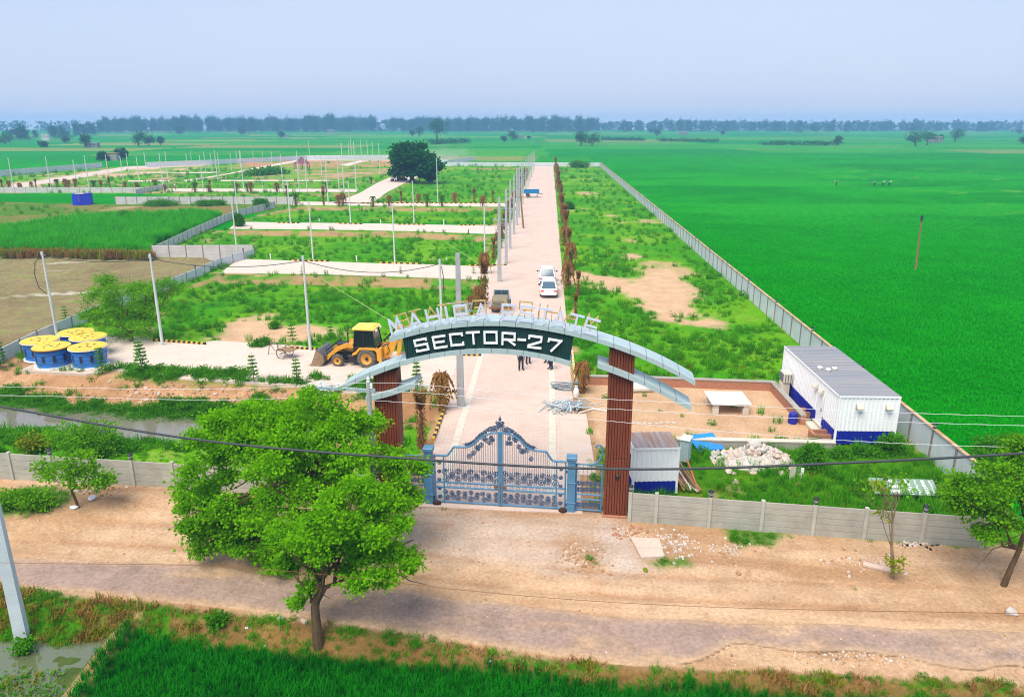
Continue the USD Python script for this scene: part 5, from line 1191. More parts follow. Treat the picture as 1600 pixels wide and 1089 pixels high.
def leaf_cards(C_, A_, size, rng, ratio=.42, fold=.2):
    """diamond leaves at C_ pointing along A_"""
    n = len(C_)
    A_ = A_ / np.maximum(np.linalg.norm(A_, axis=1, keepdims=True), 1e-6)
    B = np.cross(A_, rng.normal(size=(n, 3))); B /= np.maximum(np.linalg.norm(B, axis=1, keepdims=True), 1e-6)
    N = np.cross(A_, B)
    L = (size * rng.uniform(.65, 1.3, n))[:, None]
    p0, p2 = C_, C_ + A_ * L
    m = C_ + A_ * L * .45
    p1, p3 = m + B * L * ratio + N * L * fold * .5, m - B * L * ratio + N * L * fold * .5
    V = np.stack([p0, p1, p2, p3], 1).reshape(-1, 3)
    i = np.arange(n)[:, None] * 4
    return V, np.vstack([i + [0, 1, 2], i + [0, 2, 3]])
def crown(lobes, n, size, seed, per=16, spread=.30, shell=.55, droop=.35, ratio=.42, flat=False, clump=0):
    """leaves in sprays through ellipsoid lobes (centre, radii)"""
    rng = np.random.default_rng(seed)
    w = np.array([np.prod(r) ** (2 / 3) for _, r in lobes]); w = w / w.sum()
    k = rng.choice(len(lobes), max(1, n // per), p=w)
    d = rng.normal(size=(len(k), 3)); d[:, 2] += .15; d /= np.linalg.norm(d, axis=1, keepdims=True)
    rad = (shell + (1 - shell) * rng.random(len(k)) ** .6)
    c0 = np.array([lobes[i][0] for i in range(len(lobes))], float)[k]; r0 = np.array([np.broadcast_to(lobes[i][1], 3) for i in range(len(lobes))], float)[k]
    jag = 1 + .16 * np.sin(d[:, 0] * 7 + d[:, 1] * 5 + k) + .12 * np.sin(d[:, 2] * 9 + 2 * k)
    cc = c0 + d * r0 * (rad * jag)[:, None]
    if clump:
        nc = max(6, int(len(k) / clump)); pick = rng.integers(0, nc, len(k))          # sprays gather in boughs with gaps between
        rc = .21 * r0[:nc].mean(1) * rng.uniform(.6, 1.2, nc)
        cd = rng.normal(size=(len(k), 3)); cd /= np.linalg.norm(cd, axis=1, keepdims=True)
        cc = cc[:nc][pick] + cd * (rc[pick] * (rng.random(len(k)) ** .33 + .7 * (rng.random(len(k)) < .10)))[:, None] * [1.15, 1.15, .8]
        d = (d[:nc][pick] * .8 + cd * .7); d /= np.linalg.norm(d, axis=1, keepdims=True)
    C_ = np.repeat(cc, per, 0); D = np.repeat(d, per, 0)
    sp = spread * np.repeat(rng.uniform(.6, 1.4, len(k)), per)[:, None]
    off = rng.normal(size=C_.shape) * sp * [1, 1, .55 if not flat else .25]
    C_ = C_ + off
    A_ = off * 1.2 / spread * .5 + D * .6 + rng.normal(size=C_.shape) * .6 - [0, 0, droop]
    return leaf_cards(C_, A_, size, rng, ratio)
def twig(m, p, q, r0, r1, rng, n=5, wob=.06):
    t = np.linspace(0, 1, n)[:, None]
    P = np.asarray(p) * (1 - t) + np.asarray(q) * t
    L = np.linalg.norm(np.asarray(q) - p)
    P[1:-1] += rng.normal(size=(n - 2, 3)) * wob * L
    m.tube(P, np.linspace(r0, r1, n), 7)
    return P
def px_lobes(base, L):
    """(px, py, half width px, half height px, metres behind the base, depth ratio) -> lobes round the base"""
    out = []
    for px, py, rx, ry, dy in L:
        c = DY(px, py, base[1] + dy)
        s = F / ((c[1]) * CP - (c[2] - CH) * SP)
        out.append((c - base, np.array([rx / s, (rx + ry) / 2 / s, ry / s / .95])))
    return out
def tree(name, label, cat, base, lobes, trunk, nleaf, size, lm, seed, bark="bark", forks=5, group=None, per=16, spread=.3, shell=.55, droop=.35, ratio=.42, clump=0):
    rng = np.random.default_rng(seed)
    t = thing(name, label, cat, base, 0, group)
    m = MB(); P = np.array([q[:3] for q in trunk], float); m.tube(P, [q[3] for q in trunk], 9)
    tipr = trunk[-1][3]
    for k in range(forks):
        c, r = lobes[k % len(lobes)]
        st = P[rng.integers(len(P) // 2, len(P))]
        tgt = np.asarray(c) + rng.normal(size=3) * np.asarray(r) * .45
        B = twig(m, st, tgt, tipr * .8, tipr * .22, rng, 6)
        for q in range(3):
            twig(m, B[rng.integers(2, 5)], tgt + rng.normal(size=3) * np.asarray(r) * .6, tipr * .35, tipr * .08, rng, 4)
    obj("trunk", m, bark, t, smooth=True)
    obj("crown", crown(lobes, nleaf, size, seed, per, spread, shell, droop, ratio, clump=clump), lm, t)
    return t
# the big roadside pair
b = G(499, 1006, -.25)
lob1 = px_lobes(b, [(545, 815, 80, 52, 0), (495, 845, 62, 50, -.4), (600, 830, 56, 52, .3), (545, 880, 74, 46, -.5), (470, 890, 40, 34, .2), (618, 875, 42, 40, 0), (560, 770, 45, 24, .6), (450, 850, 34, 34, .4), (600, 915, 34, 22, .2), (470, 930, 26, 18, .1)])
tree("roadside_tree", "big bright green leafy tree in the foreground, its trunk in the verge before the road", "tree", b, lob1, [(0, 0, -.5, .23), (-.04, 0, .5, .17), (-.05, .05, 1.4, .14), (.15, .1, 2.3, .11), (.5, .1, 3.2, .08)], 30000, .112, "leaf_big", 11, forks=12, per=14, spread=.12, shell=.55, clump=36)
b = G(515, 872)
lob2 = px_lobes(b, [(470, 690, 120, 60, 0), (380, 740, 95, 70, -.6), (345, 790, 55, 58, -.2), (540, 700, 74, 56, .3), (622, 738, 42, 50, .6), (450, 770, 110, 66, -.8), (400, 840, 60, 42, -.6), (318, 752, 32, 36, .5), (505, 640, 55, 26, .8), (375, 665, 45, 34, .5), (600, 780, 52, 34, 0), (430, 635, 36, 22, .8), (642, 760, 22, 30, .3), (345, 820, 58, 48, -.4), (385, 855, 40, 30, -.6), (308, 792, 28, 34, .2), (345, 700, 40, 42, .4)])
tree("roadside_tree", "wide spreading green tree behind the foreground tree, hiding the left end of the gate", "tree", b, lob2, [(0, 0, -.3, .34), (.05, 0, .8, .27), (-.1, .05, 1.7, .22), (-.5, .1, 2.7, .17), (-.9, .1, 3.6, .12)], 74000, .122, "leaf_big", 12, forks=16, per=14, spread=.14, shell=.58, clump=34)
b = G(127, 803)
tree("verge_tree", "slim young tree with flat leafy crown by the left roadside before the grey wall", "tree", b, px_lobes(b, [(100, 738, 38, 12, 0), (140, 745, 32, 14, -.2), (120, 722, 30, 14, .2), (70, 730, 20, 9, .3), (160, 752, 17, 10, 0)]), [(0, 0, -.2, .075), (-.12, 0, .6, .06), (-.25, 0, 1.2, .05), (-.22, 0, 2.0, .035)], 2600, .13, "leaf_small_tree", 13, forks=6, spread=.16)
b = G(1567, 914)
tree("verge_tree", "small tree with rounded crown leaning at the right edge before the grey wall", "tree", b, px_lobes(b, [(1570, 770, 62, 45, 0), (1540, 800, 45, 26, -.3), (1600, 735, 50, 40, .4), (1520, 770, 34, 26, .3), (1610, 810, 40, 32, 0), (1560, 825, 36, 18, -.2), (1590, 700, 30, 22, .5)]), [(0, 0, -.2, .12), (.15, 0, .7, .10), (.32, 0, 1.5, .085), (.35, 0, 2.5, .06)], 14000, .12, "leaf_small_tree", 14, forks=8, per=12, spread=.14, clump=20)
b = G(1396, 903)
tree("sapling", "thin leaning sapling with few leaves before the grey wall right of the gate", "tree", b, px_lobes(b, [(1365, 752, 16, 9, 0), (1385, 740, 18, 10, .2), (1408, 755, 16, 9, 0), (1375, 770, 12, 9, -.1)]), [(0, 0, -.2, .085), (-.1, 0, .5, .07), (-.25, 0, 1.3, .055), (-.38, 0, 2.3, .04), (-.35, 0, 3.0, .025)], 260, .13, "leaf_small_tree", 15, "bark_pale", forks=9, spread=.15)
obj("leafy_shoots", crown(px_lobes(b, [(1402, 872, 12, 8, -.1), (1396, 886, 10, 6, -.1), (1378, 806, 6, 5, 0)]), 260, .10, 5, spread=.1), "leaf_yellow", stage.GetPrimAtPath("/World/sapling"))
b = G(205, 533)
tree("thorn_tree", "wide feathery light green thorn tree beside the cable drums and the field wall", "tree", b, px_lobes(b, [(190, 470, 42, 26, 0), (155, 470, 30, 18, .3), (235, 455, 36, 16, .5), (200, 505, 44, 24, -.2), (170, 445, 28, 12, .4), (265, 448, 22, 10, .8), (230, 492, 34, 20, 0), (145, 490, 18, 12, 0)]), [(0, 0, -.2, .16), (.1, 0, .7, .13), (.3, .1, 1.6, .09)], 19000, .15, "leaf_mesquite", 16, forks=12, per=18, spread=.28, shell=.35, droop=.5, ratio=.26, clump=10)
b = G(644, 284)
tree("shade_tree", "large dark green shade tree standing alone by the far plots, left of the entry road", "tree", b, px_lobes(b, [(644, 248, 28, 22, 0), (628, 255, 20, 18, -2), (662, 258, 20, 20, -2), (650, 235, 20, 13, 1), (622, 240, 13, 12, 0), (672, 264, 12, 14, 0), (615, 262, 8, 12, 0), (640, 268, 25, 9, -1)]), [(0, 0, -.3, .8), (0, 0, 2, .6), (.3, 0, 4, .45)], 16000, .75, "leaf_dark", 17, forks=6, per=10, spread=.6, shell=.6, droop=.2, clump=22)
# far single trees
FT = [(655, 214, 10, 16, "small rounded far tree left of the tall far tree above the shade tree"), (683, 219, 26, 30, "tall far tree standing right above the big dark shade tree"), (645, 214, 8, 9, "lowest shrub left of the far pair of trees above the shade tree"), (802, 220, 17, 15, "lone rounded far tree left of the entry road poles"),
      (787, 222, 8, 9, "little round far tree beside the lone rounded tree left of the road poles"), (908, 228, 18, 24, "left tree of the dark clump at the end of the diagonal field path"), (925, 228, 24, 21, "right broad tree of the dark clump at the end of the diagonal field path"), (1026, 213, 13, 13, "lone round far tree right of the clump on the field path"),
      (1016, 209, 6, 8, "tiny far tree just left of the lone round one, right of the field path clump"), (1129, 211, 6, 6, "tiny round shrub alone on the far right fields, left of the hedge"), (1309, 227, 11, 13, "small tree at the right end of the long dark hedge"), (1430, 228, 32, 22, "left mound shaped tree of the far right clump"),
      (1448, 227, 24, 21, "right taller tree of the far right clump"), (1468, 222, 12, 11, "small tree just right of the far right clump"), (1492, 221, 24, 19, "lone dense round tree right of the far right clump"), (1597, 225, 14, 11, "round shrub tree cut by the right edge in the far fields"), (1425, 208, 15, 15, "blue tinted tree behind the mound shaped clump on the far right"),
      (1592, 210, 8, 8, "small pale far tree above the shrub at the right edge"), (217, 229, 26, 24, "broad far tree on the left, larger of the dark trio"), (233, 228, 14, 14, "middle tree of the dark far trio on the left"), (251, 227, 12, 13, "right round tree of the dark far trio on the left"), (135, 231, 16, 20, "single tall rounded tree with a brick shed, far left field"),
      (102, 224, 14, 10, "small umbrella shaped tree in the far left field"), (68, 231, 14, 10, "low round bush tree in the far left field"), (160, 252, 12, 12, "bare leaning tree left of the field hut"), (190, 250, 16, 17, "wind swept flat tree right of the field hut"), (8, 226, 24, 18, "dark tree at the left edge of the far fields"),
      (440, 216, 8, 10, "tiny lone tree by a shed in the middle left far fields"), (479, 207, 8, 12, "dark bushy tree before the belt, left of the pavilion"), (877, 207, 7, 12, "thin dark tree before the tree belt right of the road end"), (833, 208, 14, 9, "hazy round tree before the belt above the road end"), (826, 217, 5, 4, "shrub beside the pump house beyond the road end"),
      (1275, 209, 24, 13, "wide hazy tree clump beside the pale track on the far right"), (1295, 207, 22, 11, "hazy tree at the right end of the clump by the pale track"), (280, 212, 14, 14, "round hazy tree before the belt on the left"), (378, 212, 10, 12, "pale hazy tree before the belt left of centre")]
for k, (px, py, wd, hg, lab) in enumerate(FT):
    q = G(px, py); s = F / (q[1] * CP - (q[2] - CH) * SP)
    W_, H_ = wd / s, hg / s / .98
    rng = np.random.default_rng(100 + k)
    L_ = [(np.array([rng.uniform(-.2, .2) * W_, rng.uniform(-.2, .2) * W_, H_ * (.58 + .08 * rng.uniform(-1, 1))]), np.array([.38, .38, .36]) * [W_, W_, H_])] + [(np.array([rng.uniform(-.28, .28) * W_, rng.uniform(-.2, .2) * W_, H_ * rng.uniform(.35, .72)]), np.array([.24, .26, .22]) * [W_, W_, H_]) for _ in range(4)]
    tree("far_tree", lab, "tree", q, L_, [(0, 0, -.3, .05 * H_), (0, 0, H_ * .3, .035 * H_), (0, 0, H_ * .5, .02 * H_)], 900 if s < 3 else 1400, max(.07 * H_, .7), "leaf_dark" if s > 1.6 else "leaf_far", 300 + k, forks=3, per=9, spread=.09 * H_, shell=.5, droop=.1)
# the tree belt
def belt_proto(k, label):
    rng = np.random.default_rng(500 + k)
    H_ = 1.0
    if k < 4: L_ = [(np.array([rng.uniform(-.05, .05), 0, z]), np.array([.17 + .06 * rng.random(), .17, .13])) for z in (.18, .30, .42, .56, .68, .80, .90)] + [(np.array([rng.uniform(-.17, .17), rng.uniform(-.1, .1), rng.uniform(.35, .7)]), np.array([.11, .11, .10])) for _ in range(4)]
    else: L_ = [(np.array([rng.uniform(-.3, .3), rng.uniform(-.2, .2), z_]), np.array([.28, .28, .20])) for z_ in (.14, .2, .3, .42, .55, .66, .74)]
    t = thing("belt_tree", label, "tree", (0, 0, 0), 0, "trees of the belt along the horizon")
    m = MB().tube([(0, 0, -.02), (0, 0, .5), (.01, 0, .85)], [.018, .012, .005], 5)
    for q in range(3): m.tube([(0, 0, .25 + .1 * q), (rng.uniform(-.14, .14), 0, .45 + .12 * q)], [.008, .003], 3)
    obj("trunk", m, "bark_pale", t)
    obj("crown", crown(L_, 900, .062, 500 + k, 9, .055, .35, .1, .5), "leaf_far", t)
    return t
BL = ["tall narrow hazy tree", "broad low hazy tree"]
def belt_label(px, k):
    where = ("standing apart at the left end of the horizon" if px < 153 else "in the tall belt left of the pavilion" if px < 470 else "in the tall belt above and right of the pavilion" if px < 597 else "in the dense belt behind the dark shade tree" if px < 760 else "in the dense belt beyond the entry road" if px < 935 else "in the lower belt right of the gap beyond the road" if px < 1150 else "in the low far belt right of the radio mast" if px < 1400 else "in the low far belt at the right end of the horizon")
    return BL[k // 4] + " " + where
protos, rng = [belt_proto(k, BL[k // 4]) for k in range(6)], np.random.default_rng(7)
used = set()
def belt(px, by, ty, kinds, wf=1.0):
    k = int(rng.choice(kinds)); q = G(px, by)
    H_ = CH + q[1] * math.tan(math.atan((CY - ty) / F) - PITCH)
    s = (H_ * wf * rng.uniform(.85, 1.2), H_ * wf, H_)
    rz = rng.uniform(-.6, .6) + (math.pi if rng.random() < .5 else 0)
    if k not in used: used.add(k); place(protos[k], q, rz, s); tag(protos[k], belt_label(px, k))
    else: dup(protos[k], q, rz, s, belt_label(px, k), "trees of the belt along the horizon", name="belt_tree")
for px, by, ty in ((18, 219, 201), (28, 219, 199), (36, 220, 196), (45, 219, 202), (56, 216, 203), (82, 215, 196), (92, 217, 194), (99, 216, 198), (108, 216, 203), (120, 213, 193), (126, 213, 191), (133, 211, 196), (142, 212, 190), (148, 211, 195)): belt(px, by, ty, [0, 1, 2, 3, 4], 1.1)
for px in np.arange(158, 588, 5.2): belt(px + rng.normal() * 2, 208.5 + rng.normal() * .8 - px * .004, 186 + rng.normal() * 2.0 - (px > 300) * 1.5, [0, 1, 2, 3])
for px in np.arange(606, 932, 5.0): belt(px + rng.normal() * 2, 206 + rng.normal() * .8, 183 + rng.normal() * 1.3 + .012 * abs(px - 800), [0, 1, 2, 3, 4])
for px in np.arange(938, 1640, 6.2): belt(px + rng.normal() * 3, 203.5 + rng.normal() * 1.2 + (px > 1250) * rng.uniform(-1, 2), 187.5 + rng.normal() * 1.1 + 6 * (abs(px - 944) < 8) + .004 * (px - 940), [4, 5, 4, 5, 2])
far = MB(); rng = np.random.default_rng(9)
Lw = []
for x in np.arange(-1150, 1150, 10.0):
    y = 1440 + rng.uniform(-80, 60); Lw.append((np.array([x, y, rng.uniform(5, 8)]), np.array([11, 9, rng.uniform(7, 10)])))
v, f = crown(Lw, 15000, 3.4, 33, 6, 2.4, .5, .1, .6)
obj("distant_wood", (v, f), "leaf_far", kind="stuff", label="far hazy wood beyond the tree belt")
for k, (pts, hh, lab) in enumerate((([(672, 226), (728, 224)], 3.5, "dark hedge strip above the shade tree in the far fields"), ([(1192, 226.5), (1304, 227.5)], 2.5, "long dark hedge ending at a small tree on the far right"), ([(1032, 221), (1118, 222)], 2.2, "dark hedge strip right of the far clump on the field path"), ([(944, 219), (1002, 220)], 2.0, "short hedge right of the clump at the end of the field path"), ([(400, 274.5), (432, 272)], 1.2, "dark crop hedge left of the pavilion"))):
    a, c = G(*pts[0]), G(*pts[1]); n = int(np.linalg.norm(c - a) / 4) + 2
    t = thing("hedge", lab, "hedge", a)
    obj("foliage", crown([((c - a) * q + [0, 0, hh * .5], np.array([3.2, 2.5, hh * .5])) for q in np.linspace(0, 1, n)], 1400, .9, 40 + k, 6, .8, .4), "leaf_dark" if k < 4 else "leaf_bush", t)
# bushes
BU = [(58, 694, 24, 17, "leaf_yellow", "yellowish bush on the near bank of the pond by the left edge"), (132, 688, 42, 36, "leaf_mesquite", "tall light green bush between the pond and the grey wall"), (160, 700, 22, 16, "leaf_mesquite", "low bush right of the tall bush behind the left wall"), (1270, 712, 24, 24, "leaf_bush", "dark round bush at the right end of the rubble heap"), (1312, 708, 20, 8, "leaf_bush", "leafy weed bush under the blue base of the site office"),
      (1352, 704, 20, 8, "leaf_bush", "leafy bush right of the blue office base by the wall"), (1392, 694, 18, 18, "leaf_bush", "tangled bush in the corner between office and right wall"), (1500, 765, 34, 24, "leaf_small_tree", "dense bush right of the fallen sign board"), (1535, 720, 36, 22, "leaf_bush", "bush outside the right wall at the rice field edge"), (1570, 690, 40, 18, "leaf_bush", "spreading bush at the right edge of the rice field"),
      (342, 962, 10, 12, "leaf_bush", "small leafy shrub on the road verge left of the big tree"), (36, 985, 8, 16, "leaf_bush", "leafy climber at the foot of the pale leaning pole"), (1325, 360, 1, 1, "leaf_bush", ""), (790, 316, 1, 1, "leaf_bush", ""), (888, 322, 9, 6, "leaf_bush", "dark green shrub beside the entry road palms"), (905, 258, 16, 5, "leaf_bush", "dark bushes along the wall closing the entry road"),
      (195, 338, 14, 7, "leaf_bush", "round dark bush on the field edge left of centre"), (410, 320, 12, 10, "leaf_bush", "dark bush before the long white wall, right end"), (450, 310, 7, 6, "leaf_bush", "round green bush right of the long white wall"), (372, 345, 10, 12, "leaf_bush", "dark bush by the pole at the end of the third side road"),
      (180, 497, 10, 8, "leaf_dark", ""), (60, 790, 30, 18, "leaf_small_tree", "clump of roadside weeds before the left grey wall"), (20, 785, 30, 18, "leaf_small_tree", "dense weed clump at the left edge before the grey wall"), (250, 318, 30, 4, "leaf_bush", "low bush row along the long white wall"), (330, 318, 20, 4, "leaf_bush", "low bush at the middle of the long white wall"),
      (426, 500, 8, 7, "leaf_bush", "small bush on the bare patch behind the side road"), (405, 535, 22, 7, "leaf_bush", "low bush at the back edge of the side road"), (1015, 440, 1, 1, "leaf_bush", "")]
for k, (px, py, rx, ry, lm, lab) in enumerate(BU):
    if not lab: continue
    q = G(px, py + ry * .8); q[2] = float(ground_at([q[0]], [q[1]])["h"][0]); s = F / (q[1] * CP - (q[2] - CH) * SP)
    W_, H_ = rx / s, 1.8 * ry / s
    rng = np.random.default_rng(700 + k)
    L_ = [(np.array([rng.uniform(-.6, .6) * W_, rng.uniform(-.3, .3) * W_, H_ * rng.uniform(.3, .65)]), np.array([.55 * W_, .5 * W_, .36 * H_])) for _ in range(5)]
    t = thing("bush", lab, "bush", q)
    m = MB()
    for c, r in L_: twig(m, np.array([0, 0, -.1]), c, .035 * H_, .008 * H_, rng, 4)
    obj("stem", m, "bark", t)
    obj("foliage", crown(L_, int(np.clip(60 * W_ * H_ * 40, 500, 4500)), max(.11, 1.6 / s), 700 + k, 12, max(.12, .12 * W_), .4), lm, t)

# small conifers in the planting strips
def conifer(label, p, H_, seed, group=None):
    rng = np.random.default_rng(seed)
    t = thing("young_conifer", label, "conifer", p, 0, group)
    obj("stem", MB().tube([(0, 0, -.05), (.01, 0, H_ * .5), (0, 0, H_)], [.025, .02, .006], 5), "bark", t)
    C_, A_ = [], []
    n = max(4, int(H_ / .28))
    for k in range(n):
        z = H_ * (.12 + .84 * k / n); r = .42 * H_ / 2.2 * (1 - .75 * k / n) * rng.uniform(.8, 1.1)
        for a in np.arange(5) * 2 * math.pi / 5 + rng.uniform(0, 6):
            for q in np.linspace(.15, 1, 6):
                for s in (-1, 1):
                    C_.append((r * q * math.cos(a), r * q * math.sin(a), z + .10 * q * r)); A_.append((math.cos(a + s * .9), math.sin(a + s * .9), .25))
    v, f = leaf_cards(np.array(C_), np.array(A_), .13 * H_ / 2.2 + .03, rng, .25)
    obj("branches", (v, f), "conifer", t)
for k, (px, py, ty, lab) in enumerate(((160, 584, 538, "young conifer beside the right cable drum at the edge of the side road"), (223, 586, 528, "thin young conifer at the near edge of the side road, second from the drums"), (397, 597, 550, "young conifer at the near edge of the side road, left of a leafy shrub"), (465, 601, 556, "dense young conifer nearest the loader bucket on the near road edge"), (457, 535, 497, "young conifer behind the cargo tricycle"), (517, 531, 500, "young conifer behind the loader bucket"),
                     (2, 575, 520, "young conifer at the left edge by the field wall"), (104, 506, 475, "young conifer by the field wall behind the drums"), (652, 610, 560, "young conifer behind the left arch pillar"), (330, 397, 386, "tiny conifer before the white corner wall"), (472, 430, 414, "tiny conifer on the near edge of the second side road"), (626, 428, 414, "small conifer on the second side road, right of centre"), (740, 428, 412, "small conifer near the entry road end of the second side road"))):
    q = G(px, py); conifer(lab, q, max(.6, top_z(px, py, ty)), 800 + k)

# ------------------------------------------------------------------ grasses: plants nobody could count
def blades(n, h0, h1, r, w, lean, seed, segs=2):
    rng = np.random.default_rng(seed); m = MB()
    for k in range(n):
        a, a2 = rng.uniform(0, 2 * math.pi, 2); p = np.array([math.cos(a2), math.sin(a2), 0]) * r * math.sqrt(rng.random()); h = rng.uniform(h0, h1); l = lean * rng.uniform(.3, 1.2)
        d = np.array([math.cos(a), math.sin(a), 0]); s = np.array([-d[1], d[0], 0]) * w * rng.uniform(.7, 1.3)
        q1 = p + d * l * .35 * h + [0, 0, h * .6]; q2 = p + d * l * h + [0, 0, h * rng.uniform(.75, 1)]
        m.add([p - s, p + s, q1 + s * .8, q1 - s * .8, q2], [[0, 1, 2, 3], [3, 2, 4, 4]])
    v, f = m.mesh()
    return v, f[(f[:, 0] != f[:, 1]) & (f[:, 1] != f[:, 2])]
def scatter(name, label, protos, pts, rz, sc, which=None):
    p = UsdGeom.PointInstancer.Define(stage, numbered("/World", name))
    paths = []
    for k, (mesh, mt) in enumerate(protos):
        m = usdkit.mesh(stage, f"{p.GetPath()}/clump_{k:03d}" if k else f"{p.GetPath()}/clump", mesh, MAT[mt]); paths.append(m.GetPath())
    p.CreatePrototypesRel().SetTargets(paths)
    n = len(pts); rng = np.random.default_rng(n)
    sc = np.asarray(sc, np.float32); sc = np.repeat(sc[:, None], 3, 1) if sc.ndim == 1 else sc
    p.CreateProtoIndicesAttr(Vt.IntArray.FromNumpy((rng.integers(0, len(protos), n) if which is None else which).astype(np.int32)))
    p.CreatePositionsAttr(Vt.Vec3fArray.FromNumpy(np.asarray(pts, np.float32)))
    q = np.zeros((n, 4), np.float32); q[:, 0] = np.cos(rz / 2); q[:, 3] = np.sin(rz / 2)
    p.CreateOrientationsAttr(Vt.QuathArray([Gf.Quath(float(a[0]), 0.0, 0.0, float(a[3])) for a in q]))
    p.CreateScalesAttr(Vt.Vec3fArray.FromNumpy(np.ascontiguousarray(sc)))
    return tag(p.GetPrim(), label, None, None, "stuff")
rng = np.random.default_rng(21)
N = 120000
u, w_ = rng.uniform(-120, 1720, N), rng.uniform(250, 1120, N)
P = G(u, w_)
g = ground_at(P[:, 0], P[:, 1])
dist = np.hypot(P[:, 0], P[:, 1])
cl = fbm(P[:, 0], P[:, 1], 3.0, 3, 77)
keep = (rng.random(N) < g["veg"] * np.clip(.15 + 1.6 * sstep(cl, .35, .62), 0, 1) * .62) & (g["reg"] != 5)
for poly, _ in SR["side_road"]: keep &= sdist(gpoly(poly), P[:, 0], P[:, 1]) < -.15
a_, b_ = P[:, :2] @ RD, P[:, :2] @ RN
keep &= ~((b_ > -6.4) & (b_ < 1.95) & (a_ > A0) & (a_ < 298)) & (np.abs(b_ - MEADOW_B) > .25)
keep &= (sdist(POLY["pond"], P[:, 0], P[:, 1]) < .3) & ~((P[:, 0] > FL[0] - .4) & (P[:, 0] < FL[0] + 4.2) & (P[:, 1] > FL[1] - .3) & (P[:, 1] < FL[1] + 10.5)) & (np.abs(P[:, 1] - np.interp(P[:, 0], *WALLF)) > .25)
P, dist, cl = P[keep], dist[keep], cl[keep]; P[:, 2] = g["h"][keep] - .02
tall = sstep(cl, .5, .72)
sc = (.62 + dist / 190) * rng.uniform(.6, 1.25, len(P))
kind = rng.choice(4, len(P), p=[.45, .30, .15, .10]); kind = np.where((tall > .6) & (kind == 0), 1, kind)
nb_ = (sdist(POLY['pond'], P[:, 0], P[:, 1]) > -6) & (P[:, 1] < np.interp(P[:, 0], *curve([(-260, 645), (0, 657), (200, 675), (420, 684), (560, 690)], -1.2))); kind = np.where(nb_, 0, kind); sc = np.where(nb_, sc * .6, sc)
outw = P[:, 1] < np.interp(P[:, 0], *WALLF)
verge = P[:, 1] < at_x(ROAD_LO, P[:, 0])
kind = np.where(outw & (kind == 1), 0, kind); sc = np.where(outw, sc * .62, sc)
kind = np.where(verge & (rng.random(len(P)) < .45), 3, kind)
scatter("wild_grass", "wild grass and weeds growing over plots, banks and verges", [(blades(26, .16, .36, .22, .012, .6, 1), "grass_blade"), (blades(34, .35, .75, .25, .014, .5, 2), "grass_blade"), (crown([(np.array([0, 0, .22]), np.array([.25, .25, .2]))], 130, .09, 3, 8, .07, .3), "leaf_bush"), (blades(24, .14, .40, .24, .012, .7, 4), "weed_mix")], P, rng.uniform(0, 6.28, len(P)), sc, kind)
# dry low grass on the verge before the road
N = 30000
P = np.stack([rng.uniform(-30, 34, N), rng.uniform(10, 28, N), np.zeros(N)], -1)
dvv = at_x(ROAD_LO, P[:, 0]) - P[:, 1]; pvv = at_x(PADDY, P[:, 0]) - P[:, 1]
P = P[(dvv > .1) & (pvv < .05) & (rng.random(N) < .25 + .75 * sstep(fbm(P[:, 0], P[:, 1], 1.2, 3, 55), .42, .6)) & (np.abs(P[:, 0]) < .75 * P[:, 1] + 3)]
P[:, 2] = ground_at(P[:, 0], P[:, 1])["h"]
scatter("verge_grass", "dry brown and green grass on the verge before the road", [(blades(22, .08, .26, .20, .012, .9, 51), "dry_frond"), (blades(24, .08, .28, .22, .012, .9, 52), "weed_mix"), (blades(24, .08, .22, .2, .010, .8, 53), "grass_blade")], P, rng.uniform(0, 6.28, len(P)), rng.uniform(.7, 1.4, len(P)), np.where(fbm(P[:, 0], P[:, 1], 2.4, 3, 57) > .58, 2, rng.choice(2, len(P), p=[.62, .38])))
# pond banks: bushy weeds
N = 16000
u, w_ = rng.uniform(-60, 640, N), rng.uniform(590, 730, N)
P = G(u, w_, -.8); g = ground_at(P[:, 0], P[:, 1]); sp = sdist(POLY["pond"], P[:, 0], P[:, 1])
keep = (g["veg"] > .55) & (sp < .2) & (sp > -6) & (rng.random(N) < np.where(P[:, 1] > np.interp(P[:, 0], *curve([(-260, 645), (0, 657), (200, 675), (420, 684), (560, 690)], -1.2)), .42, .07)) & (P[:, 1] > np.interp(P[:, 0], *WALLF) + .4)
P = P[keep]; P[:, 2] = g["h"][keep]
scatter("bank_weeds", "green weeds crowding the pond banks", [(crown([(np.array([0, 0, .3]), np.array([.4, .4, .28]))], 200, .12, 3, 8, .1, .3), "leaf_bush"), (blades(30, .4, .8, .3, .016, .6, 9), "grass_blade")], P, rng.uniform(0, 6.28, len(P)), rng.uniform(.45, 1.0, len(P)))
# rice in the foreground
xs, ys = np.meshgrid(np.arange(-20, 24, .19), np.arange(10, 27, .19)); P = np.stack([xs.ravel(), ys.ravel(), 0 * xs.ravel()], -1); P[:, :2] += rng.normal(size=(len(P), 2)) * .05
g = ground_at(P[:, 0], P[:, 1]); keep = (g["reg"] == 5) & (np.abs((P[:, 0] - BUND[0][0])) > -1); P = P[keep]; P[:, 2] = g["h"][keep]
P = P[(np.abs(P[:, 0]) < .72 * P[:, 1] + 4)]
scatter("rice_plants", "dense dark green rice standing in the foreground paddy", [(blades(24, .28, .50, .09, .010, .45, 5), "rice_blade"), (blades(24, .24, .45, .10, .010, .6, 6), "rice_blade"), (blades(20, .30, .54, .08, .010, .4, 7), "rice_blade")], P, rng.uniform(0, 6.28, len(P)), rng.uniform(.75, 1.25, len(P)) * (.85 + .4 * fbm(P[:, 0], P[:, 1], 2.5, 2, 3)))
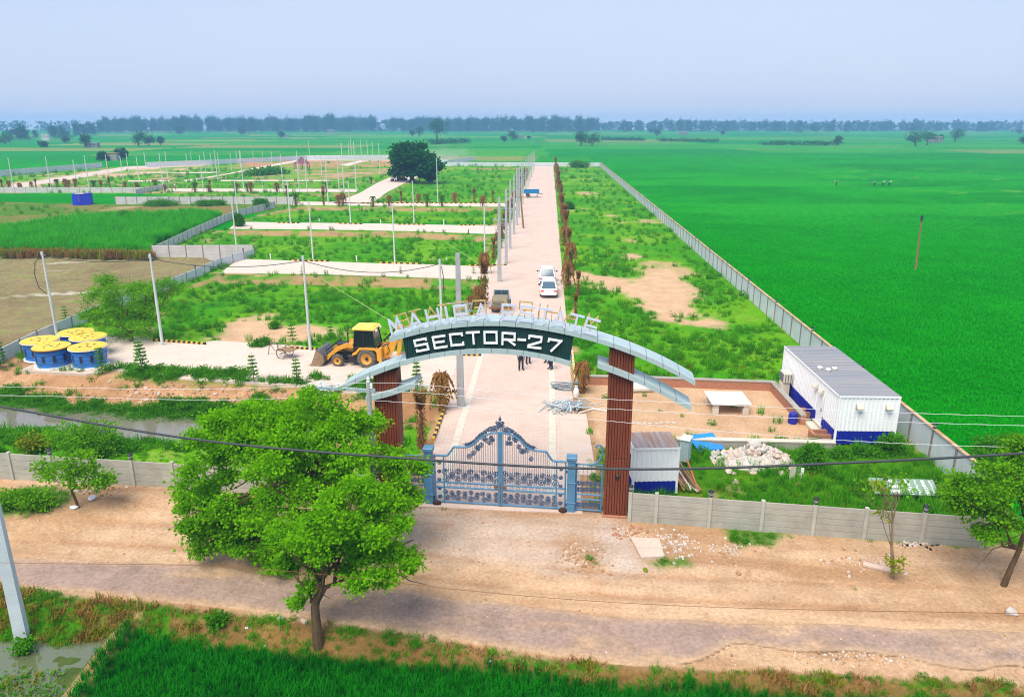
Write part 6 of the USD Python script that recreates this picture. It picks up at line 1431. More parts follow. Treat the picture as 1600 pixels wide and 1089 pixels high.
# weeds standing in the flooded field
N = 1500; P = np.stack([rng.uniform(-24, -9, N), rng.uniform(14, 24.5, N), np.full(N, -.56)], -1); g = ground_at(P[:, 0], P[:, 1])
keep = (g["reg"] == 0) & (P[:, 1] < at_x(PADDY, P[:, 0])) & (fbm(P[:, 0], P[:, 1], 1.5, 3, 8) > .58)
P = P[keep]
scatter("water_weeds", "sparse weeds standing in the flooded field corner", [(blades(16, .06, .2, .25, .02, 1.2, 8), "weed_mix"), (crown([(np.array([0, 0, .05]), np.array([.3, .3, .05]))], 40, .08, 6, 8, .1, .3), "leaf_bush")], P, rng.uniform(0, 6.28, len(P)), rng.uniform(.7, 1.5, len(P)))
# the wide rice field on the right, in patches of clumps
def patch(seed, n, half, h0, h1, w):
    rg_ = np.random.default_rng(seed); vs, fs, o = [], [], 0
    for k in range(n):
        v, f = blades(5, h0, h1, .10, w, .5, seed * 1000 + k); v = v + [rg_.uniform(-half, half), rg_.uniform(-half, half), 0]; vs.append(v); fs.append(f + o); o += len(v)
    return np.vstack(vs), np.vstack(fs)
aa, bb = np.meshgrid(np.arange(24, 190, 1.5), np.arange(MEADOW_B + 1.9, 150, 1.5)); aa, bb = aa.ravel() + rng.uniform(-.3, .3, aa.size), bb.ravel() + rng.uniform(-.3, .3, aa.size)
P = np.stack([aa * RD[0] + bb * RN[0], aa * RD[1] + bb * RN[1], np.full(aa.size, -.28)], -1)
keep = (P[:, 0] < .74 * P[:, 1] + 8) & (P[:, 1] > np.interp(P[:, 0], *WALLF) + 1) 
P = P[keep]
scatter("rice_crop", "wide even rice crop right of the long wall", [(patch(k, 40, .85, .22, .42, .016), "rice_far") for k in range(3)], P, rng.integers(0, 4, len(P)) * math.pi / 2 + rng.uniform(-.2, .2, len(P)), np.stack([np.ones(len(P)), np.ones(len(P)), (1 - .93 * sstep(P[:, 1], 50, 165)) * rng.uniform(.85, 1.15, len(P)) * (.8 + .4 * fbm(P[:, 0], P[:, 1], 9.0, 3, 14))], 1))
# tall fodder crop on the left
N = 9000; u, w_ = rng.uniform(-160, 360, N), rng.uniform(333, 402, N); P = G(u, w_)
keep = (sdist(POLY["crop"], P[:, 0], P[:, 1]) > .4) & (rng.random(N) < .75); P = P[keep]
scatter("fodder_crop", "tall green fodder crop behind the ploughed field", [(blades(22, 1.0, 1.9, .35, .035, .55, 31), "crop_blade"), (blades(22, 1.2, 2.1, .35, .035, .45, 32), "crop_blade")], P, rng.uniform(0, 6.28, len(P)), rng.uniform(.7, 1.15, len(P)))
N = 420; t_ = rng.random(N); P = G(0 + 240 * t_, 399 + 4 * t_ + rng.normal(size=N) * 1.2)
scatter("dry_grass", "dry reddish grass along the edge of the ploughed field", [(blades(30, .5, 1.3, .4, .03, .6, 41), "dry_frond"), (blades(30, .5, 1.4, .4, .03, .6, 42), "weed_mix")], P, rng.uniform(0, 6.28, N), rng.uniform(.5, 1.1, N))

# ------------------------------------------------------------------ poles and wires
M("pole_concrete", (.40, .41, .42), .9, c2=(.31, .32, .33), scale=2.5, bump=.15)
M("pole_pale", (.56, .62, .66), .8, c2=(.44, .50, .54), scale=1.5, bump=.2)
M("lamp_pole_grey", (.60, .62, .60), .6, c2=(.48, .50, .48), scale=2)
M("galvanised", (.35, .47, .52), .5, .1, 4, metallic=.3)
M("cable_black", (.035, .04, .05), .55, .1)
M("wire_bare", (.62, .63, .64), .4, .05)
M("wire_green", (.40, .48, .16), .6, .05)
M("pole_wood", (.30, .19, .08), .9, c2=(.20, .12, .05), scale=3, stretch=(6, 6, 1))
def rect_pole(t, h, w0, w1, mat="pole_concrete"):
    obj("post", MB().add([(x * (w0 if z == 0 else w1) / 2, y * (w0 if z == 0 else w1) * .36, -.3 if z == 0 else h) for z in (0, 1) for x, y in ((-1, -1), (1, -1), (1, 1), (-1, 1))], [[0, 3, 2, 1], [4, 5, 6, 7], [0, 1, 5, 4], [1, 2, 6, 5], [2, 3, 7, 6], [3, 0, 4, 7]]), mat, t)
ORD = ["first", "second", "third", "fourth", "fifth", "sixth", "seventh"]
row = [(720, 635, 397), (780.5, 440, 309), (791, 411.5, 296), (797, 389, 283), (803, 366, 274), (807.5, 352, 266), (811, 340, 262), (814.5, 328, 257), (817, 319, 253), (819.5, 311, 249), (821.5, 304, 247), (823.5, 298, 245), (825, 293, 243), (826.5, 288, 242), (828, 284, 241), (829.3, 280, 239.5), (830.5, 277, 238.5), (831.6, 274, 237.5), (832.7, 271, 236.5), (833.6, 268, 235.5), (834.5, 266, 234.8)]
for k, (px, py, ty) in enumerate(row[:9] + row[10::2]):
    q = G(px, py, .045); h = top_z(px, py, ty, .045)
    lab = f"{ORD[k]} concrete power pole in the row along the left side of the entry road" if k < 7 else "far concrete power pole in the row along the left side of the entry road"
    t = thing("power_pole", lab, "power pole", q, -TH, group="concrete power poles along the entry road")
    rect_pole(t, h, .44 if k < 2 else .36 if k < 7 else .28, .25 if k < 7 else .18)
    z = h * (.68 if k == 0 else .74)
    if k < 9:
        obj("cross_arm", MB().box((.05, .16, z), (1.5, .05, .09)).box((.35, .16, z - .42), (.9, .05, .06)), "galvanised", t)
        obj("arm_brace", MB().tube([(.75, .16, z), (.45, .16, z - .7), (.18, .16, z - .7)], .03, 4).tube([(.78, .16, z - .02), (.62, .16, z - .62)], .02, 4), "galvanised", t)
    if k in (1, 2): obj("switch_frame", MB().box((.3, .2, h * .5), (.5, .25, .06)).box((.3, .2, h * .5 - .4), (.5, .25, .06)).box((.52, .2, h * .5 - .2), (.04, .2, .4)), "galvanised", t)
LP = [(90, 530, 393, "leftmost grey lamp pole, standing behind the cable drums"), (254, 540, 397, "second grey lamp pole, beside the thorn tree"), (485, 548, 400, "third grey lamp pole, behind the loader bucket"), (691, 547, 405, "fourth grey lamp pole, rising behind the letters of the arch"),
      (373, 348, 283, "lamp pole at the left end of the third side road"), (371.5, 406, 318, "lamp pole at the left end of the second side road by the white corner wall"), (454, 350, 283, "lamp pole on the third side road, second from the left"), (489.5, 408, 316, "lamp pole on the second side road, second from the left"),
      (548, 350.5, 283, "lamp pole on the third side road, third from the left"), (617, 413, 318, "lamp pole on the second side road, third from the left"), (647, 351.5, 283, "lamp pole on the third side road, fourth from the left"), (684, 317.5, 248, "lamp pole on the palm lined lane before the green plot"), (757.5, 415, 319, "lamp pole on the second side road nearest the entry road")]
FAR = [(443, 300, 241.6), (484, 249, 220), (503, 275, 243), (513, 318, 250), (538, 305, 224), (546, 251, 222), (549.5, 249, 216), (557, 301, 222), (565, 251, 219), (575, 255, 219), (583, 258, 222), (594, 275, 224), (22, 298, 247), (80, 298, 245), (119, 283, 250), (140, 298, 243), (169, 272, 242), (193, 284, 244), (201, 270, 240), (218, 283, 246), (228, 262, 239),
       (256, 298, 240), (263, 280, 237), (294, 271, 240), (299, 250.5, 235), (318, 299, 243), (322, 272, 237), (332, 271, 240), (340, 282, 235), (343, 270, 239), (362, 266, 240), (370, 252, 236), (376, 262, 236), (381, 298, 236), (396, 250.5, 235), (411, 253, 237), (425, 256, 237), (468, 300, 236), (530, 300, 250), (480, 300, 246), (411, 300, 285)]
def lamp_pole(t, h, r=.09):
    obj("post", MB().tube([(0, 0, -.3), (0, 0, h * .5), (0, 0, h)], [r, r * .85, r * .62], 8), "lamp_pole_grey", t, smooth=40)
    obj("bracket", MB().box((0, .05, h - .35), (.22, .12, .08)).box((-.08, 0, h - .15), (.10, .1, .26)), "galvanised", t)
for px, py, ty, lab in LP:
    q = G(px, py); t = thing("lamp_pole", lab, "lamp pole", q); lamp_pole(t, top_z(px, py, ty), .115 if py > 500 else .105)
t0 = stage.GetPrimAtPath("/World/lamp_pole")
obj("cable_loop", MB().tube([(-.1, -.1, 6.6), (-.55, -.2, 6.2), (-.75, -.2, 5.2), (-.6, -.2, 4.2), (-.15, -.1, 3.7)], .03, 5), "cable_black", t0)
obj("cable_end", MB().tube([(.12, -.1, 6.4), (.25, -.15, 5.6), (.22, -.15, 4.6), (.3, -.1, 3.9)], .03, 5), "cable_black", stage.GetPrimAtPath("/World/lamp_pole_003"))
pr = None
for px, py, ty in FAR:
    q = G(px, py); h = top_z(px, py, ty)
    lab = "thin pale lamp pole among the far plots" if px > 300 else "thin pale lamp pole among the far left plots"
    if pr is None:
        pr = thing("lamp_pole", lab, "lamp pole", q, group="lamp poles of the far plots"); lamp_pole(pr, 7.2, .13); place(pr, q, 0, (1, 1, h / 7.2))
    else: dup(pr, q, 0, (1, 1, h / 7.2), lab, "lamp poles of the far plots", name="lamp_pole")
q = G(1431, 418); t = thing("wooden_pole", "leaning wooden pole standing alone in the rice field on the right", "pole", q)
zt = top_z(1431, 418, 337); xt = DY(1440.5, 337, q[1])[0] - q[0]
obj("post", MB().tube([(0, 0, -.3), (xt * .5, 0, zt * .5), (xt, 0, zt)], [.13, .11, .09], 7), "pole_wood", t); obj("clamp", MB().tube([(xt * .9, -.02, zt * .9), (xt, -.02, zt)], .14, 6).box((xt + .12, 0, zt * .95), (.3, .08, .08)), "cable_black", t)
q = G(818, 357, .045); t = thing("wooden_pole", "brown leaning wooden pole beside the entry road pole row", "pole", q)
zt = top_z(818, 357, 302); xt = DY(813, 302, q[1])[0] - q[0]
obj("post", MB().tube([(0, 0, -.1), (xt, 0, zt)], [.16, .12], 6), "pole_wood", t); obj("cross_piece", MB().box((xt * .9, 0, zt * .88), (1.2, .1, .12)), "pole_wood", t)
q = G(33, 986, -.2); t = thing("power_pole", "thick pale concrete pole leaning out of the left edge on the near verge", "power pole", q, .2)
rect_pole(t, 9.0, .40, .26, "pole_pale")
q = G(1154, 202); t = thing("radio_mast", "thin radio mast rising above the far tree line right of centre", "mast", q)
obj("mast_shaft", MB().tube([(0, 0, 0), (0, 0, 26.5)], [.9, .4], 4), "steel_dark", t); obj("mast_head", MB().box((0, 0, 26), (2.2, 1, 1.2)), "steel_dark", t)
# the distribution line in front of the left pillar
lpq = G(590, 850); LZ = top_z(590, 850, 596)
t = thing("line_pole", "slim grey pole with a cross arm of insulators before the left arch pillar", "power pole", lpq, GRZ)
obj("post", MB().tube([(0, 0, -.3), (0, 0, LZ)], [.13, .09], 8), "pole_concrete", t)
obj("cross_arm", MB().box((-.9, 0, LZ - .35), (2.3, .09, .09)), "galvanised", t)
for x, z in ((-1.9, LZ - .3), (-1.2, LZ - .3), (.1, LZ - .3), (0, LZ - .05)):
    obj("insulator", MB().lathe([(.02, z), (.07, z + .06), (.04, z + .1), (.07, z + .15), (.03, z + .22), (.001, z + .24)], 8, (x, 0, 0)), "letter_white", t)
def wire(name, label, cat, pix, Y0, r, mat, n=7, slope=-.134, x0=-16, dense=60, group=None):
    P = []
    for px, py in pix:
        dx, dy, dz = ray(px, py)
        tt_ = (Y0 - slope * x0) / (dy - slope * dx)
        P.append([dx * tt_, dy * tt_, CH + dz * tt_])
    P = np.array(P); s = np.r_[0, np.cumsum(np.linalg.norm(np.diff(P, axis=0), axis=1))]
    from scipy.interpolate import PchipInterpolator, CubicSpline
    f = (CubicSpline if len(pix) > 3 else PchipInterpolator)(s, P)
    Q = f(np.linspace(0, s[-1], dense)); o = Q[0].copy()
    p = obj(name, MB().tube(Q - o, r, n), mat, None, label, cat, group, smooth=True); place(p, o); return p
wire("power_cable", "thick dark bundled cable sagging across the whole foreground before the gate", "cable", [(-80, 621), (0, 635), (325, 689), (620, 715), (800, 727), (1000, 733), (1300, 724), (1600, 708), (1680, 702)], 21.7, .034, "cable_black", 8, dense=120)
wire("power_wire", "uppermost thin bare wire crossing before the arch pillars", "wire", [(-80, 603), (250, 608), (514, 601.5), (582, 598), (760, 611), (975, 625), (1220, 637), (1680, 652)], 28.0, .009, "wire_bare", 5, x0=-5)
wire("power_wire", "middle thin bare wire crossing before the arch pillars", "wire", [(-80, 619), (250, 624), (490, 619), (586, 612), (780, 625), (975, 640), (1230, 653), (1680, 667)], 28.0, .009, "wire_bare", 5, x0=-5)
wire("power_wire", "lowest thin bare wire crossing before the right pillar and office", "wire", [(586, 626), (780, 641), (975, 660), (1230, 682), (1680, 699)], 28.0, .009, "wire_bare", 5, x0=-5)
wire("telephone_wire", "thin dark wire strung low over the dirt road", "wire", [(-80, 876), (200, 881), (400, 888), (700, 919), (1000, 943), (1300, 953), (1680, 960)], 12.5, .004, "rust", 5, dense=80)
tops_ = [np.array([*G(px, py)[:2], top_z(px, py, ty) - .35]) for px, py, ty, _ in LP[:4]]
for k, lab in enumerate(("dark service wire between the two leftmost lamp poles", "dark service wire between the second and third lamp poles", "dark service wire between the third and fourth lamp poles")):
    a, c = tops_[k], tops_[k + 1]; s = np.linspace(0, 1, 24)[:, None]
    P = a + (c - a) * s - np.array([0, 0, 1]) * (4 * s * (1 - s)) * (.35, .55, .75)[k]
    p = obj("service_wire", MB().tube(P - a, .028, 5), "cable_black", None, lab, "wire", smooth=True); place(p, a)
for pa, pb, lab in (((500, 432, 0.1), (640, 520, 4.5), "yellowish stay wire slanting down behind the arch letters"), ((690, 372, .1), (747, 412, 3.5), "thin stay wire slanting over the plot beside the brown palms"), ((763, 413, .1), (777, 345, 6.5), "green stay wire of the second power pole")):
    a, c = G(pa[0], pa[1]), G(pb[0], pb[1], pb[2]); a[2] = -.2
    p = obj("stay_wire", MB().tube([a - a, c - a], .022, 4), "wire_green", None, lab, "wire"); place(p, a)

# ------------------------------------------------------------------ transplanted palms
def palm_proto(style, label):
    rng = np.random.default_rng(900 + style)
    t = thing("palm", label, "palm tree", (0, 0, 0), 0, "transplanted palms along the site roads")
    H_ = 2.6
    zz = np.linspace(-.1, H_, 12)
    obj("trunk", MB().tube([(.05 * math.sin(z * 2), .03 * math.cos(z), z) for z in zz], [.22 + .03 * math.sin(k * 2.7) - .009 * k for k in range(12)], 9), "palm_trunk", t)
    C_, A_ = [], []
    for z in np.linspace(.1, H_, 16):                                   # old leaf bases
        for a in np.arange(7) * .9 + z * 2.4: C_.append((.22 * math.cos(a), .22 * math.sin(a), z)); A_.append((math.cos(a) * .6, math.sin(a) * .6, 1 if rng.random() < .7 else -.8))
    v, f = leaf_cards(np.array(C_), np.array(A_), .30, rng, .22)
    obj("leaf_bases", (v, f), "dry_frond", t)
    C_, A_, ribs = [], [], MB()
    nf = (14, 16, 15)[style]
    for k in range(nf):
        a = k * 2.4 + rng.uniform(-.3, .3); L = rng.uniform(1.3, 2.0)
        up = (.95, .35, .55)[style] if k % 3 or style == 0 else (-.2, -.4, -.5)[style]
        P = []
        for q in np.linspace(0, 1, 9):
            out = L * (.16 if style == 0 else .5) * q ** .9; z = H_ + L * (up * q - (0.25, .95, .75)[style] * q * q * (1.15 if k % 2 else .8))
            P.append((out * math.cos(a), out * math.sin(a), z))
        ribs.tube(P, np.linspace(.025, .008, 9), 3); P = np.array(P)
        for q in range(1, 9):
            d = P[q] - P[q - 1]; d /= np.linalg.norm(d)
            for s in (-1, 1):
                side = np.array([-math.sin(a), math.cos(a), 0]) * s
                for e in (0, .5): C_.append(P[q] - (P[q] - P[q - 1]) * e); A_.append(d * .8 + side * .7 + [0, 0, -.35])
    v, f = leaf_cards(np.array(C_), np.array(A_), .38, rng, .12)
    fr = obj("fronds", (v, f), ("dry_frond", "dry_frond", "leaf_bush")[style], t)
    obj("frond_ribs", ribs, "dry_frond", fr)
    return t
PG = "transplanted palms along the site roads"
PK = ["brown palm with tied upright fronds", "brown palm with drooping dry fronds", "palm with green topped fronds"]
pp = [None, None, None]
def palm(style, q, h, rz, label, wid=1.0):
    s = (wid * h / 3.6, wid * h / 3.6, h / 3.6) if style != 0 else (wid * h / 4.4, wid * h / 4.4, h / 4.4)
    if pp[style] is None:
        pp[style] = palm_proto(style, label); place(pp[style], q, rz, s); tag(pp[style], label)
    else: dup(pp[style], q, rz, s, label, PG, name="palm")
rng = np.random.default_rng(5)
near = [(909, 614, 549, 1, "thick trunked palm with drooping dry fronds nearest the court, right of the entry road"), (899, 497, 455, 0, "stout brown palm beside the white saloon, right of the entry road"), (903, 462, 420, 0, "slim dark tied palm at the start of the sandy path"), (887, 452, 396, 1, "drooping brown palm by the kerb left of the sandy path"),
        (691, 642, 562, 1, "brown palm with hanging top right behind the left arch pillar"), (659, 700, 602, 0, "leaning bare brown palm trunk inside the gate on the left"), (757, 476, 398, 0, "tall bare palm trunk left of the second power pole"), (748, 482, 436, 1, "shorter brown palm beside the tall bare one by the entry road"), (736, 490, 452, 1, "drooping brown palm behind the arch letters, left of the road")]
for px, py, ty, st_, lab in near:
    q = G(px, py); palm(st_, q, top_z(px, py, ty), rng.uniform(0, 6), lab, 1.0)
for k, a in enumerate(np.arange(88, 292, 8.2)):
    q = R(a + rng.uniform(-1, 1), 2.55 + rng.uniform(-.2, .3)); palm(int(rng.choice([0, 0, 1])), q, rng.uniform(3.2, 4.6), rng.uniform(0, 6), "brown dry palm in the long row along the right side of the entry road")
for px, py, st_ in ((463, 322, 2), (506, 321, 0), (530, 323, 1), (536, 321, 1), (583, 323, 2), (608, 322, 1), (654, 318, 1), (667, 323, 2), (691, 323, 2), (711, 318, 1), (741, 318, 0), (755, 323, 1), (770, 318, 0), (627, 318, 0)):
    palm(st_, G(px, py), rng.uniform(2.6, 3.6), rng.uniform(0, 6), PK[st_] + " along the kerbed lane left of the entry road")
for px, py, st_ in ((4, 297, 0), (15, 296, 1), (32, 300, 1), (50, 295, 1), (57, 296, 0), (79, 301, 0), (90, 294, 2), (103, 294, 1), (108, 295, 1), (118, 293, 1), (147, 296, 2), (158, 293, 1), (172, 296, 0), (196, 296, 1), (214, 297, 1), (258, 300, 1), (244, 297, 2), (305, 301, 2), (326, 301, 1), (329, 300, 0), (370, 300, 1), (387, 300, 2), (392, 301, 1), (433, 301, 1), (448, 306, 0), (505, 302, 1), (510, 301, 0), (580, 287, 2)):
    palm(st_, G(px, py), rng.uniform(2.3, 3.4), rng.uniform(0, 6), PK[st_] + " in the row before the far left plots")
for a in np.arange(84, 240, 9.0):
    palm(int(rng.choice([0, 1])), R(a, -6.9 + rng.uniform(-.3, .3)), rng.uniform(2.8, 3.8), rng.uniform(0, 6), "brown dry palm behind the power pole row left of the entry road")

# ------------------------------------------------------------------ rubble, timber, scrap and litter
def rock(r, rng):
    m = trimesh.creation.icosahedron(); v = np.array(m.vertices) * (1 + rng.uniform(-.25, .25, (12, 1))) * r * rng.uniform(.6, 1.2, 3)
    return v, np.array(m.faces)
def heap(name, label, cat, base, pts, sizes, mats, part, seed, kind=None):
    rng = np.random.default_rng(seed); t = thing(name, label, cat, base)
    for k, (p, s) in enumerate(zip(pts, sizes)):
        v, f = rock(s, rng); obj(part, MB().add(v + p, f), mats[int(rng.integers(len(mats)))], t)
    return t
M("stone_pale", (.60, .53, .46), .9, c2=(.46, .40, .35), scale=3)
M("stone_pink", (.60, .44, .36), .9, c2=(.50, .38, .32), scale=3)
M("stone_grey", (.40, .38, .36), .9, c2=(.52, .49, .46), scale=3)
M("dirt_clod", (.40, .24, .13), .95, c2=(.30, .16, .08), scale=3)
M("sheet_blue", (.02, .22, .62), .5, .1, 2)
M("plank_red", (.42, .14, .06), .8, .2, 3)
M("pipe_white", (.75, .74, .70), .5, .05)
rng = np.random.default_rng(61)
c = G(1178, 724); P, S_ = [], []
ax = G(1240, 722) - G(1120, 726)
hx = np.linalg.norm(ax) / 2
for k in range(290):
    u = rng.uniform(-1, 1); w = rng.normal() * .45
    hgt = .72 * max(0, 1 - u * u) * math.exp(-w * w * 1.6) * (1.1 if u > -.1 else .7) * (.75 + .5 * rng.random())
    P.append(np.array([u * hx, w * 1.25 + .3, max(.03, hgt * (1 - .5 * rng.random() ** 2))])); S_.append(rng.uniform(.09, .22))
heap("rubble_heap", "heap of pale broken stones behind the right front wall", "rubble", c, P, S_, ["stone_pale", "stone_pale", "stone_pink", "stone_grey"], "stone", 62)
obj("mound", MB().tm(trimesh.creation.icosphere(3, 1.0), np.diag([hx * .85, .9, .42, 1])), "stone_grey", stage.GetPrimAtPath("/World/rubble_heap"))
q = G(1112, 705); t = thing("blue_sheet", "bright blue corrugated sheet leaning at the left end of the rubble heap", "sheet", q, .25)
v = corrugated((-.75, 0), (.75, 0), 0, 1, 8, .05); vv, ff = v.mesh(); vv[:, 1] += vv[:, 2] * .95; vv[:, 2] = vv[:, 2] * .55 + .08; vv[:, 0] -= vv[:, 1] * .25
obj("sheet", (vv, ff), "sheet_blue", t); obj("sheet_lip", MB().box((0, -.02, .07), (1.5, .04, .05)), "sheet_blue", t)
# the fallen sign board
qc = [G(1369, 778, .25), G(1479, 782, .25), G(1449, 735, .62), G(1354, 752, .62)]
o = np.mean(qc, 0); ex_ = (qc[1] - qc[0]); Wb = np.linalg.norm(ex_); ex_ /= Wb; ey_ = qc[3] - qc[0]; ey_ = ey_ - ex_ * (ey_ @ ex_); Hb = np.linalg.norm(ey_); ey_ /= Hb; ez_ = np.cross(ex_, ey_)
BM = np.stack([ex_, ey_, ez_], 1)
bd_ = thing("fallen_sign_board", "grey green sign board lying tilted in the weeds behind the front wall", "sign board", (o[0], o[1], 0))
B_ = lambda c_, s_: MB().box((BM @ np.array(c_)) + [0, 0, o[2]], s_, M=BM)
obj("board", B_((0, 0, 0), (Wb * .95, Hb * 1.05, .05)), "board_green", bd_)
obj("frame", B_((0, -Hb * .525, 0), (Wb * .98, .07, .12)).add(*B_((Wb * .48, 0, 0), (.06, Hb * 1.05, .12)).mesh()), "lamp_black", bd_)
for k in range(3): obj("printed_panel", B_((-Wb * .16 + k * .02, Hb * (.33 - .30 * k), .028), (Wb * (.10 + .03 * k), Hb * .16, .006)), "board_pale", bd_)
rg2 = random.Random(3)
for col_, cx in enumerate((.07, .19, .30, .40)):
    for k in range(7):
        wd = Hb * rg2.uniform(.05, .12)
        obj("printed_mark", B_((Wb * cx + rg2.uniform(-.02, .02), -Hb * .42 + k * Hb * .135, .028), (Wb * (.07, .03, .06, .025)[col_] * .8, wd, .006)), "letter_white" if col_ != 1 else "board_pale", bd_)
obj("printed_patch", B_((-Wb * .36, 0, .028), (Wb * .2, Hb * .7, .006)), "leaf_yellow", bd_)
obj("prop", MB().box((0, .3, .2), (Wb * .6, .1, .5)), "timber", bd_)
# timber by the guard cabin
q = G(1078, 768); t = thing("timber_pile", "leaning red brown planks and boards beside the small guard cabin", "timber", q, GRZ)
rng = np.random.default_rng(63)
for k in range(14):
    a = np.array([rng.uniform(-.35, .5), rng.uniform(-.3, .3), rng.uniform(.05, .2)]); d = np.array([-.55 + rng.uniform(-.3, .3), .9 + rng.uniform(-.3, .3), .45 + rng.uniform(-.2, .3)])
    obj("plank", MB().tube([a, a + d * rng.uniform(.8, 1.5)], .055, 4), ["timber", "plank_red", "cement_pale"][k % 3], t)
q = G(1245, 752); t = thing("pipe_pieces", "two pale broken boards standing at the foot of the rubble heap", "boards", q)
obj("board", MB().box((-.25, 0, .35), (.28, .06, .9), .3), "cement_pale", t); obj("board", MB().box((.25, .1, .3), (.14, .05, .7), -.2), "pipe_white", t); obj("board", MB().box((-.05, -.3, .05), (.9, .2, .05), .8), "timber", t)
q = G(1000, 612); t = thing("concrete_pipe", "pale concrete pipe lying by the brick wall behind the right pillar", "pipe", q, .1)
th = np.linspace(0, 2 * np.pi, 21)
obj("pipe_wall", MB().lathe([(.32, -.7), (.32, .7), (.25, .7), (.25, -.7), (.32, -.7)], 20, (0, 0, .32), RY90), "pipe_white", t, smooth=40); obj("pipe_collar", MB().lathe([(.32, .55), (.38, .57), (.38, .72), (.32, .72)], 20, (0, 0, .32), RY90), "cement_pale", t)
# scrap metal and a coil of cable by the right kerb
q = G(884, 638, .045); t = thing("scrap_metal_pile", "heap of tangled silver steel angles on the right side of the paved road", "scrap metal", q)
rng = np.random.default_rng(64)
for k in range(80):
    c_ = np.array([rng.normal() * .55, rng.normal() * .32, rng.uniform(.04, .32)]); a = rng.choice([1.1, 1.9, .5, 2.6]) + rng.normal() * .3; L = rng.uniform(.35, .75); d = np.array([math.cos(a), math.sin(a), rng.uniform(-.15, .25)]) * L
    obj("steel_angle", MB().tube([c_ - d, c_ + d], .032, 4), ["galvanised", "steel", "lamp_pole_grey"][k % 3], t)
q = G(888, 608, .045); t = thing("cable_coil", "loose grey coil of cable lying on the road above the scrap heap", "cable coil", q)
for k in range(9): obj("cable_turn", MB().tube([(rng.uniform(-.05, .05) + (.75 + .05 * k) * math.cos(a), (.36 + .02 * k) * math.sin(a) + .03 * k, .05 + .025 * k + .06 * math.sin(a * 2 + k)) for a in np.linspace(0, 6.4, 22)], .022, 4), ["steel_dark", "galvanised"][k % 2], t)
for k in range(10): a = rng.uniform(-.5, .6); obj("steel_strip", MB().box((.55 + rng.normal() * .2, .1 + rng.normal() * .2, .2 + .03 * k), (.9, .06, .03), a), "galvanised", t)
q = G(900, 622, .045); t = thing("white_sack", "white sack slumped between the cable coil and the scrap heap", "sack", q); obj("sack_body", MB().tm(trimesh.creation.icosphere(2, .3), np.array([[.6, 0, 0, 0], [0, .6, 0, 0], [0, 0, 1.3, .35], [0, 0, 0, 1]])), "pipe_white", t, smooth=True); obj("sack_neck", MB().lathe([(.05, .7), (.1, .8), (.001, .82)], 8), "pipe_white", t)
q = G(866, 541, .045); p = obj("hose", MB().tube([(.1 * math.cos(a) * (5 + k * .2), .5 * math.sin(a) * .6, .03) for k, a in enumerate(np.linspace(0, 12, 50))], .025, 5), "cable_black", None, "thin dark hose looped on the road under the sign", "hose"); place(p, q)
q = G(930, 646); t = thing("white_pipe", "thin bent white pipe on the sand between the palm and the right pillar", "pipe", q); obj("pipe_run", MB().tube([(-1.0, -.1, .06), (-.1, .5, .1), (.5, .35, .06), (.9, .15, .06)], .04, 6), "pipe_white", t); obj("pipe_end", MB().tube([(.9, .15, .06), (1.1, .1, .06)], .055, 6), "pipe_white", t)
q = G(1010, 663); t = thing("brick_row", "short row of pale bricks lying on the sand in the dirt court", "bricks", q)
for k in range(9): obj("brick", MB().cbox((-1.1 + k * .33 + rng.uniform(-.04, .04), rng.uniform(-.08, .08), .05), (.24, .12, .1), .01, rng.uniform(-.3, .3)), "stone_pale", t)
# scattered loose stones: debris by the roadside wall and in front of the gate
def bits(name, label, px0, py0, rx, ry, n, s0, s1, mats, seed, flat=1.0):
    rng = np.random.default_rng(seed); c_ = G(px0, py0); w = np.linalg.norm(G(px0 + rx, py0) - c_); d_ = abs(G(px0, py0 - ry)[1] - c_[1])
    P = []
    for _ in range(n):
        x, y = rng.normal() * w * .5, rng.normal() * d_ * .5
        P.append(np.array([x, y, float(ground_at([c_[0] + x], [c_[1] + y])["h"][0]) + .01]))
    return heap(name, label, "debris", c_, P, rng.uniform(s0, s1, n), mats, "stone", seed)
bits("debris_patch", "dirty broken rubble spread below the wall right of the gate", 1055, 848, 45, 26, 150, .03, .085, ["stone_grey", "stone_pale", "dirt_clod", "stone_pink"], 71)
bits("debris_patch", "pale rubble scattered on the sand below the third wall bay", 1135, 858, 50, 14, 80, .025, .07, ["stone_pale", "stone_grey", "dirt_clod"], 72)
bits("debris_patch", "small debris pile at the wall foot right of the thin sapling", 1437, 851, 34, 6, 60, .03, .08, ["stone_pale", "stone_pink", "lamp_black"], 73)
bits("debris_patch", "dark clods and gravel at the right edge of the gate apron", 905, 872, 40, 22, 120, .025, .09, ["dirt_clod", "stone_pink", "dirt_clod"], 74)
bits("debris_patch", "earth clods and brick bits in front of the right arch pillar", 975, 832, 34, 12, 60, .03, .10, ["dirt_clod", "stone_pink", "brick"], 75)
bits("debris_patch", "gravel lying in the broken road edge on the right", 1330, 1022, 90, 16, 170, .02, .055, ["stone_pale", "stone_pink", "dirt_clod"], 76)
bits("debris_patch", "gravel in the pothole at the road edge, centre right", 1120, 1003, 30, 10, 70, .02, .05, ["stone_pale", "stone_pink"], 77)
bits("debris_patch", "clods along the foot of the left grey wall", 130, 775, 60, 10, 80, .03, .10, ["dirt_clod", "dirt_clod", "stone_grey"], 78)
bits("debris_patch", "stones and clods on the sand around the thin sapling", 1350, 880, 70, 20, 70, .03, .09, ["stone_pink", "dirt_clod", "stone_pale"], 79)
bits("debris_patch", "crumbled earth on the slope below the side road", 250, 606, 220, 14, 200, .04, .16, ["dirt_clod", "dirt_clod", "stone_pink"], 80)
